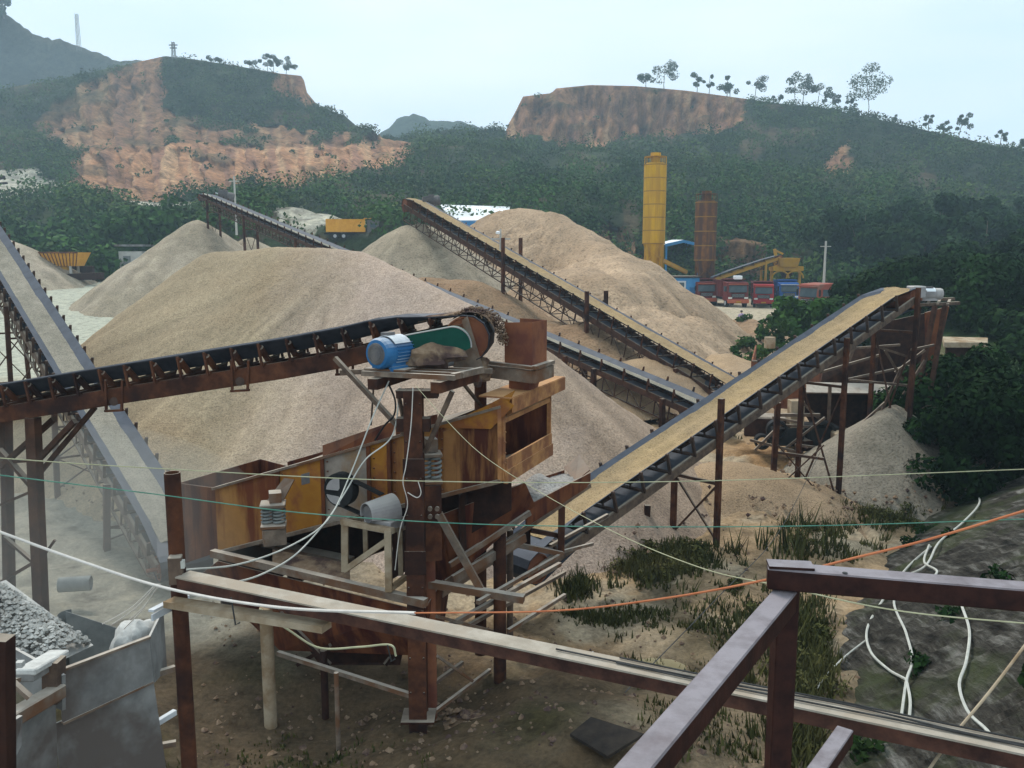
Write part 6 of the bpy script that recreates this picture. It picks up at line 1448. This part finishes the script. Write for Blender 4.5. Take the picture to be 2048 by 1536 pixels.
# loading hopper at left
lh = thing('loading_hopper', 'wide orange loading hopper on pale legs at the left yard', 'hopper', tuple(D(135, 555, 93)))
d = 93; X_ = lambda px: D(px, 540, d).x; Z_ = lambda py: D(135, py, d).z
m = MB(); m.hexa([V((X_(103), d - .8, Z_(532))), V((X_(160), d - .8, Z_(532))), V((X_(160), d + 1, Z_(532))), V((X_(103), d + 1, Z_(532))), V((X_(95), d - 1.4, Z_(505))), V((X_(170), d - 1.4, Z_(505))), V((X_(170), d + 1.6, Z_(505))), V((X_(95), d + 1.6, Z_(505)))]); bn = part('bin', m, 'orange_paint', lh)
m = MB()
for k in range(11): m.beam(V((X_(95 + 7.5 * k), d - 1.43, Z_(505))), V((X_(103 + 5.7 * k), d - .83, Z_(532))), .07, .07)
m.beam(V((X_(94), d - 1.45, Z_(505))), V((X_(171), d - 1.45, Z_(505))), .12, .16); part('rib', m, 'silo_rust', bn)
for px in (117, 148):
    for dy in (-.7, .9): m = MB(); m.beam(V((X_(px), d + dy, Z_(560))), V((X_(px), d + dy, Z_(530))), .2, .2); part('leg', m, 'pale_wall', lh)
m = MB(); m.lathe((X_(132), d - .2, Z_(552)), [(.25, 0), (.55, .5), (.55, .9), (.35, 1.1)], 12); part('discharge_gate', m, 'yellow_paint', lh)
m = MB(); m.beam(V((X_(108), d - .5, Z_(549))), V((X_(155), d - .5, Z_(549))), .5, .2); part('cross_beam', m, 'pale_wall', lh)
m = MB(); m.box((X_(140), d + 1.4, Z_(547)), (3.6, .5, 1.5)); part('back_wall', m, 'rust_dark', lh)
m = MB(); m.beam(D(80, 556, 92), D(205, 552, 92), .8, .7); solo('low_wall', m, 'rust_dark', 'low dark wall at the foot of the orange loading hopper', 'wall')
# person
def person(label, loc, h=1.68, rz=0.0):
    x, y, z = loc; o = thing('person', label, 'person', loc); s = h / 1.7
    me = bpy.data.meshes.new('body'); J = [(0, 0, .95), (0, .01, 1.15), (0, .01, 1.38), (0, 0, 1.48), (0, -.01, 1.60),
        (.09, 0, .90), (.10, -.02, .50), (.10, .02, .08), (.11, -.12, .04), (-.09, 0, .90), (-.12, .04, .50), (-.13, .10, .08), (-.13, -.03, .04),
        (.18, .01, 1.38), (.25, -.01, 1.12), (.21, -.10, .90), (-.18, .01, 1.38), (-.26, .02, 1.12), (-.22, -.08, .90), (.20, -.13, .83), (-.21, -.12, .83)]
    E = [(0, 1), (1, 2), (2, 3), (3, 4), (0, 5), (5, 6), (6, 7), (7, 8), (0, 9), (9, 10), (10, 11), (11, 12), (2, 13), (13, 14), (14, 15), (15, 19), (2, 16), (16, 17), (17, 18), (18, 20)]
    me.from_pydata([(a * s, b * s, c * s) for a, b, c in J], E, []); me.materials.append(MATS['skin']); b = bpy.data.objects.new('body', me); link(b, o)
    sk = b.modifiers.new('skin', 'SKIN'); R_ = [.13, .13, .15, .055, .10, .09, .06, .04, .035, .09, .06, .04, .035, .06, .045, .035, .06, .045, .035, .03, .03]
    for i, r in enumerate(R_): me.skin_vertices[0].data[i].radius = (r * s, r * s * .85)
    me.skin_vertices[0].data[0].use_root = True
    b.modifiers.new('sub', 'SUBSURF').levels = 1
    m = MB(); m.lathe((x, y, z + .88 * s), [(.15, 0), (.165, .1), (.15, .25), (.185, .45), (.19, .52), (.08, .60)], 12)
    for sd_ in (-1, 1): m.tube(V((x + sd_ * .17, y, z + 1.40 * s)), V((x + sd_ * .25, y, z + 1.16 * s)), .075, 8)
    part('shirt', m, 'cloth_lilac', o)
    m = MB()
    for sd_ in (-1, 1): m.tube(V((x + sd_ * .08, y, z + .95 * s)), V((x + sd_ * .115, y + .02, z + .12 * s)), .11, 8, .07)
    part('trousers', m, 'cloth_pale', o)
    m = MB(); m.lathe((x, y + .02, z + 1.60 * s), [(.10, 0), (.115, .06), (.09, .12), (.03, .15)], 10); part('hair', m, 'hair_black', o)
    return o
pq = D(1482, 655, 76); gz0 = max(float(ground_z(pq.x, 76)), pq.z - .1); person('person in a lilac shirt walking on the mound before the lorries', (pq.x, 76, pq.z - .25))
# ------------------------------------------------------------------ masts and poles
def mast(label, px, pt_, pb, d, w, n, cross=()):
    b, t_ = D(px, pb + 4, d), D(px, pt_, d); b.x = t_.x; o = thing('lattice_mast', label, 'mast', tuple(b), 'masts on the hills'); m = MB()
    for sx in (-1, 1):
        for sy in (-1, 1): m.beam(V((b.x + sx * w, b.y + sy * w, b.z)), V((t_.x + sx * w * .6, t_.y + sy * w * .6, t_.z)), .16, .16)
    for k in range(n):
        z1, z2 = b.z + (t_.z - b.z) * k / n, b.z + (t_.z - b.z) * (k + 1) / n; m.beam(V((b.x - w * .9, b.y - w, z1)), V((b.x + w * .9, b.y - w, z2)), .1, .1); m.beam(V((b.x + w * .9, b.y - w, z1)), V((b.x - w * .9, b.y - w, z2)), .1, .1)
    part('lattice', m, 'pipe_grey', o)
    for (py, wd) in cross: mm = MB(); q = D(px, py, d); mm.beam(V((t_.x - wd, d, q.z)), V((t_.x + wd, d, q.z)), .3, .25); part('cross_arm', mm, 'pipe_grey', o)
mast('tall thin lattice mast on the far left ridge', 153, 28, 98, 398, .7, 9)
mast('short mast with cross arms on the crest of the left hill', 346, 84, 113, 260, .45, 4, ((90, 1.2), (96, 1.0)))
def pole_(label, px, pt_, pb, d, r=.12): 
    t_, b = D(px, pt_, d), D(px, pb, d); m = MB(); m.tube(V((t_.x, d, b.z)), t_, r, 8, r * .7); m.beam(V((t_.x - .5, d, t_.z - .5)), V((t_.x + .5, d, t_.z - .5)), .08, .08); solo('utility_pole', m, 'pale_wall', label, 'pole', 'pale poles', smooth=False)
pole_('pale thin pole behind the far left conveyor head', 468, 352, 470, 90); pole_('pale pole standing in the dark wood by the lorry yard', 1652, 482, 590, 84, .14)
pole_('short pole with a white lamp beside the long middle conveyor', 1001, 458, 500, 46, .06)
m = MB(); m.lathe(D(996, 466, 46), [(.04, -.08), (.11, -.05), (.12, .05), (.05, .1)], 12); solo('yard_lamp', m, 'white_sheet', 'small white lamp on the short pole by the middle conveyor', 'lamp')
# motors at conveyor heads
q = D(862, 402, 56); o_ = motor('electric_motor', 'small dark motor beside the head of the long middle conveyor', q, (1, .2, .1), .3, 1.1, 'motor_cap', 'motor_cap', hood=False)
q = D(452, 392, 77); motor('electric_motor', 'small dark motor on top of the far left conveyor', q, (1, .2, -.3), .4, 1.3, 'motor_cap', 'motor_cap', hood=False)
# ------------------------------------------------------------------ head of the right conveyor: platform, motor
hp2 = thing('head_platform', 'steel platform at the top of the right conveyor carrying the grey motor', 'platform', tuple(D(1850, 930, 23.4)))
for (x1, y1, d1, x2, y2, d2, w_, h_) in ((1795, 612, 23.2, 1918, 606, 23.4, .10, .08), (1800, 600, 24.0, 1908, 598, 24.2, .10, .08)): part('deck_bar', bar(x1, y1, d1, x2, y2, d2, w_, h_), 'brace_steel', hp2)
for k in range(5): part('deck_bar', bar(1815 + 20 * k, 610, 23.2, 1820 + 20 * k, 599, 24.2, .07, .05), 'brace_steel', hp2)
for (x1, y1, x2, y2, d) in ((1838, 612, 1808, 880, 23.6), (1890, 612, 1858, 800, 24.2), (1870, 612, 1838, 770, 24.6)): part('leg', bar(x1, y1, d, x2, y2, d - .4, .11), 'rust_thin', hp2)
for (x1, y1, x2, y2, d) in ((1822, 700, 1868, 690, 23.8), (1790, 745, 1850, 700, 23.8), (1770, 700, 1805, 760, 23.8), (1850, 720, 1800, 800, 23.7), (1745, 690, 1812, 712, 23.6), (1700, 760, 1825, 772, 23.4), (1735, 840, 1812, 858, 23.3), (1760, 830, 1800, 740, 23.5), (1720, 850, 1770, 805, 23.4)): part('brace', bar(x1, y1, d, x2, y2, d, .06), 'brace_steel', hp2)
mcc = D(1856, 588, 23.6); motor('electric_motor', 'grey blue shiny motor and gearbox at the top of the right conveyor', mcc, (1, -.05, 0), .15, .72, 'guard_grey', 'motor_cap', 'white_sheet', hood=True)
m = MB(); m.box(D(1832, 584, 23.5), (.34, .4, .32), .1); m.beam(D(1822, 575, 23.5), D(1850, 582, 23.5), .3, .05); solo('gearbox', m, 'guard_grey', 'pale grey gearbox between the right belt head and its motor', 'gearbox', bevel=.03)
# dark steel bins and frames behind the right conveyor
rb = thing('storage_bin', 'big dark rusty steel bin and feeder behind the right conveyor', 'bin', tuple(D(1740, 900, 27)))
def rp(nm, poly, m_, th=.03, par=None): return part(nm, MB().slab([D(*p) for p in poly], th), m_, par or rb)
rp('side_sheet', [(1600, 775, 26), (1885, 785, 27), (1870, 835, 27), (1608, 828, 26)], 'rust_dark'); rp('top_flange', [(1612, 765, 26), (1885, 772, 27), (1890, 790, 26.5), (1612, 786, 25.5)], 'dusty_steel', .05)
rp('back_sheet', [(1740, 650, 28), (1880, 620, 28.5), (1872, 780, 28.5), (1745, 770, 28)], 'rust_dark'); rp('funnel', [(1608, 826, 26), (1870, 832, 27), (1790, 870, 27), (1650, 892, 26)], 'rust_dark'); rp('side_sheet', [(1655, 700, 27.5), (1760, 690, 28), (1750, 775, 28), (1640, 770, 27)], 'rust_thin')
rp('funnel', [(1850, 625, 26.2), (1898, 612, 26.6), (1878, 700, 26.8), (1852, 770, 26.4)], 'rust_panel')
for (x1, y1, x2, y2, d, w_) in ((1592, 800, 1590, 905, 25.5, .38), (1775, 830, 1760, 870, 26, .4), (1748, 838, 1728, 920, 26, .35)): part('post', bar(x1, y1, d, x2, y2, d, w_), 'concrete_post', rb)
for (x1, y1, x2, y2, d, w_) in ((1600, 800, 1650, 850, 25.3, .07), (1640, 830, 1560, 830, 25.2, .09), (1560, 905, 1650, 835, 25, .06), (1660, 700, 1800, 690, 27, .07), (1690, 760, 1830, 730, 26.5, .07), (1640, 745, 1760, 710, 26.6, .07), (1560, 850, 1800, 865, 25.2, .06), (1735, 625, 1690, 740, 27, .09), (1660, 770, 1655, 900, 25.6, .08)): part('brace', bar(x1, y1, d, x2, y2, d, w_), 'brace_steel', rb)
# dark tangle of machinery below
mt = thing('crusher', 'dark jumbled crusher machinery in the shade under the right conveyor', 'crusher', tuple(D(1560, 900, 25)))
for (px, py, sx, sy, m_, d) in ((1530, 850, 1.2, .6, 'rust_dark', 26), (1570, 870, .9, .5, 'rubber_black', 25.5), (1640, 868, .9, .6, 'rubber_black', 25.5), (1680, 880, .5, .55, 'concrete_post', 25), (1610, 885, .6, .35, 'rust_dark', 25.5)):
    m = MB(); m.box(D(px, py, d), (sx, .8, sy), random.uniform(-.3, .3)); part('casing', m, m_, mt, bevel=.04)
for (px, py, r) in ((1555, 862, .30), (1648, 868, .36), (1525, 885, .22)): m = MB(); c_ = D(px, py, 25.0); m.pipe(c_, c_ + V((.05, .3, 0)), r, .07, 20); part('flywheel', m, 'rubber_black', mt)
for (x1, y1, x2, y2) in ((1500, 880, 1600, 905), (1545, 835, 1600, 845), (1510, 900, 1560, 850), (1590, 890, 1680, 900)): part('brace', bar(x1, y1, 24.8, x2, y2, 24.8, .07), 'brace_steel', mt)
# rusty box behind right conveyor
rx_ = thing('rusty_bin', 'open rusty brown bin behind the right conveyor near the sand foot', 'bin', tuple(D(1580, 770, 31)))
m = MB(); a, b_, c_, e_ = D(1504, 722, 30.5), D(1600, 728, 30.5), D(1685, 674, 36), D(1512, 690, 34)
for p1, p2 in ((a, b_), (b_, c_), (a, e_)): m.slab([p1, p2, V((p2.x, p2.y, p2.z - 1.6)), V((p1.x, p1.y, p1.z - 1.6))], .05)
part('side_sheet', m, 'rust_chute', rx_); m = MB(); m.beam(b_, c_, .12, .06); m.beam(a, b_, .08, .06); part('rim', m, 'dusty_steel', rx_)
bb = D(1540, 678, 44); m = MB(); m.tube(V((bb.x, bb.y, bb.z - .45)), V((bb.x, bb.y, bb.z + .1)), .27, 16); solo('sand_barrel', m, 'concrete_post', 'pale round barrel among weeds at the foot of the sand mountain', 'barrel')
# pale flat roof in the dark wood
pr = thing('flat_roof_hut', 'hut with a pale flat roof half buried in the dark wood at the right', 'hut', tuple(D(1925, 700, 30)))
m = MB(); m.slab([D(1885, 678, 33), D(1975, 680, 33), D(1975, 690, 31), D(1888, 690, 31)], .18); part('roof', m, 'concrete_post', pr); a, b_ = D(1892, 694, 31.3), D(1970, 694, 31.3); m = MB(); m.slab([a, b_, b_ - V((0, 0, 1.6)), a - V((0, 0, 1.6))], .1); part('wall', m, 'rust_dark', pr)
# left edge sign-like dark bracket on far heap
m = MB(); m.beam(D(-10, 358, 150), D(8, 354, 150), .8, .5); m.beam(D(-8, 368, 150), D(14, 366, 150), .5, .3); solo('scrap_steel', m, 'rust_dark', 'dark bit of steelwork on the pale rock shelf at the left edge', 'scrap steel')
# ------------------------------------------------------------------ air
def vol_mat(name, col, dens, anis=.2):
    m = bpy.data.materials.new(name); m.use_nodes = True; t = m.node_tree; t.nodes.clear()
    o = t.nodes.new('ShaderNodeOutputMaterial'); v = t.nodes.new('ShaderNodeVolumePrincipled')
    v.inputs['Color'].default_value = (*col, 1); v.inputs['Density'].default_value = dens; v.inputs['Anisotropy'].default_value = anis
    t.links.new(v.outputs[0], o.inputs['Volume']); MATS[name] = m
vol_mat('air_haze', (.62, .84, 1.0), .0009)
vol_mat('stone_dust', (.93, .95, .90), .060)
m = MB(); m.box((0, 290, 38), (1700, 660, 92))
tag(part('haze', m, 'air_haze', None, (0, 290, -8)), 'thin blue grey haze over the whole quarry', 'haze', kind='stuff')
m = MB(); c = D(60, 1120, 12.5); n_ = 20; rr = 12
vs, fs = [], []
for i in range(rr + 1):
    for k in range(n_):
        a, b = math.pi * i / rr, 2 * math.pi * k / n_; vs.append((c.x + 3.6 * math.sin(a) * math.cos(b), c.y + 3.4 * math.sin(a) * math.sin(b), c.z + .1 + 1.9 * math.cos(a)))
for i in range(rr):
    for k in range(n_): fs.append((i * n_ + k, (i + 1) * n_ + k, (i + 1) * n_ + (k + 1) % n_, i * n_ + (k + 1) % n_))
m.add(vs, fs)
tag(part('dust', m, 'stone_dust', None, tuple(c), smooth=True), 'cloud of pale stone dust drifting behind the feed hopper', 'dust', kind='stuff')
# ------------------------------------------------------------------ sky, sun, camera
w = bpy.data.worlds.new('World'); scene.world = w; w.use_nodes = True; t = w.node_tree; t.nodes.clear()
out = t.nodes.new('ShaderNodeOutputWorld'); bg = t.nodes.new('ShaderNodeBackground'); sky = t.nodes.new('ShaderNodeTexSky')
SUN_EL, SUN_AZ = math.radians(52), math.radians(-28)      # sun stands beyond the quarry, slightly left, behind thin cloud
sky.sky_type = 'NISHITA'; sky.sun_disc = False; sky.sun_elevation = SUN_EL; sky.sun_rotation = SUN_AZ
sky.air_density = 1.0; sky.dust_density = 3.0; sky.ozone_density = 1.0
mixn = t.nodes.new('ShaderNodeMix'); mixn.data_type = 'RGBA'; mixn.inputs[0].default_value = .84; mixn.inputs[7].default_value = (9.8, 12.0, 13.2, 1)
bg.inputs[1].default_value = .10
tcw = t.nodes.new('ShaderNodeTexCoord'); cn = t.nodes.new('ShaderNodeTexNoise'); cn.inputs['Scale'].default_value = 2.2; cn.inputs['Detail'].default_value = 4
mpw = t.nodes.new('ShaderNodeMapping'); mpw.inputs['Scale'].default_value = (1, 1, 3.5); t.links.new(tcw.outputs['Generated'], mpw.inputs[0]); t.links.new(mpw.outputs[0], cn.inputs['Vector'])
cr = t.nodes.new('ShaderNodeValToRGB'); cr.color_ramp.elements[0].position = .3; cr.color_ramp.elements[0].color = (9.0, 11.6, 13.2, 1); cr.color_ramp.elements[1].position = .7; cr.color_ramp.elements[1].color = (12.2, 13.6, 14.2, 1)
t.links.new(cn.outputs[0], cr.inputs[0]); t.links.new(cr.outputs[0], mixn.inputs[7])
t.links.new(sky.outputs[0], mixn.inputs[6]); t.links.new(mixn.outputs[2], bg.inputs[0]); t.links.new(bg.outputs[0], out.inputs[0])
sl = bpy.data.lights.new('sun', 'SUN'); sl.energy = 2.8; sl.angle = math.radians(14); sl.color = (1, .95, .86)
so = bpy.data.objects.new('sun', sl); COL.objects.link(so)
dirv = V((math.sin(SUN_AZ) * math.cos(SUN_EL), math.cos(SUN_AZ) * math.cos(SUN_EL), math.sin(SUN_EL)))
so.rotation_euler = dirv.to_track_quat('Z', 'Y').to_euler(); so.location = (0, 0, 60)
cam = bpy.data.cameras.new('camera'); co = bpy.data.objects.new('camera', cam); COL.objects.link(co)
cam.sensor_width = 36; cam.lens = FPX * 36 / 2048; cam.clip_start = .05; cam.clip_end = 3000
co.location = CAM; co.rotation_euler = (math.pi / 2 - PITCH, 0, 0)
scene.camera = co
scene.view_settings.view_transform = 'Standard'; scene.view_settings.look = 'None'; scene.view_settings.gamma = 1
scene.view_settings.exposure = -0.08
scene.render.engine = 'CYCLES'
cy = scene.cycles
cy.use_denoising = True; cy.max_bounces = 6; cy.diffuse_bounces = 3; cy.glossy_bounces = 2; cy.transmission_bounces = 2; cy.volume_bounces = 0; cy.transparent_max_bounces = 24
cy.volume_step_rate = 4; cy.volume_max_steps = 64; cy.use_adaptive_sampling = True; cy.adaptive_threshold = .02
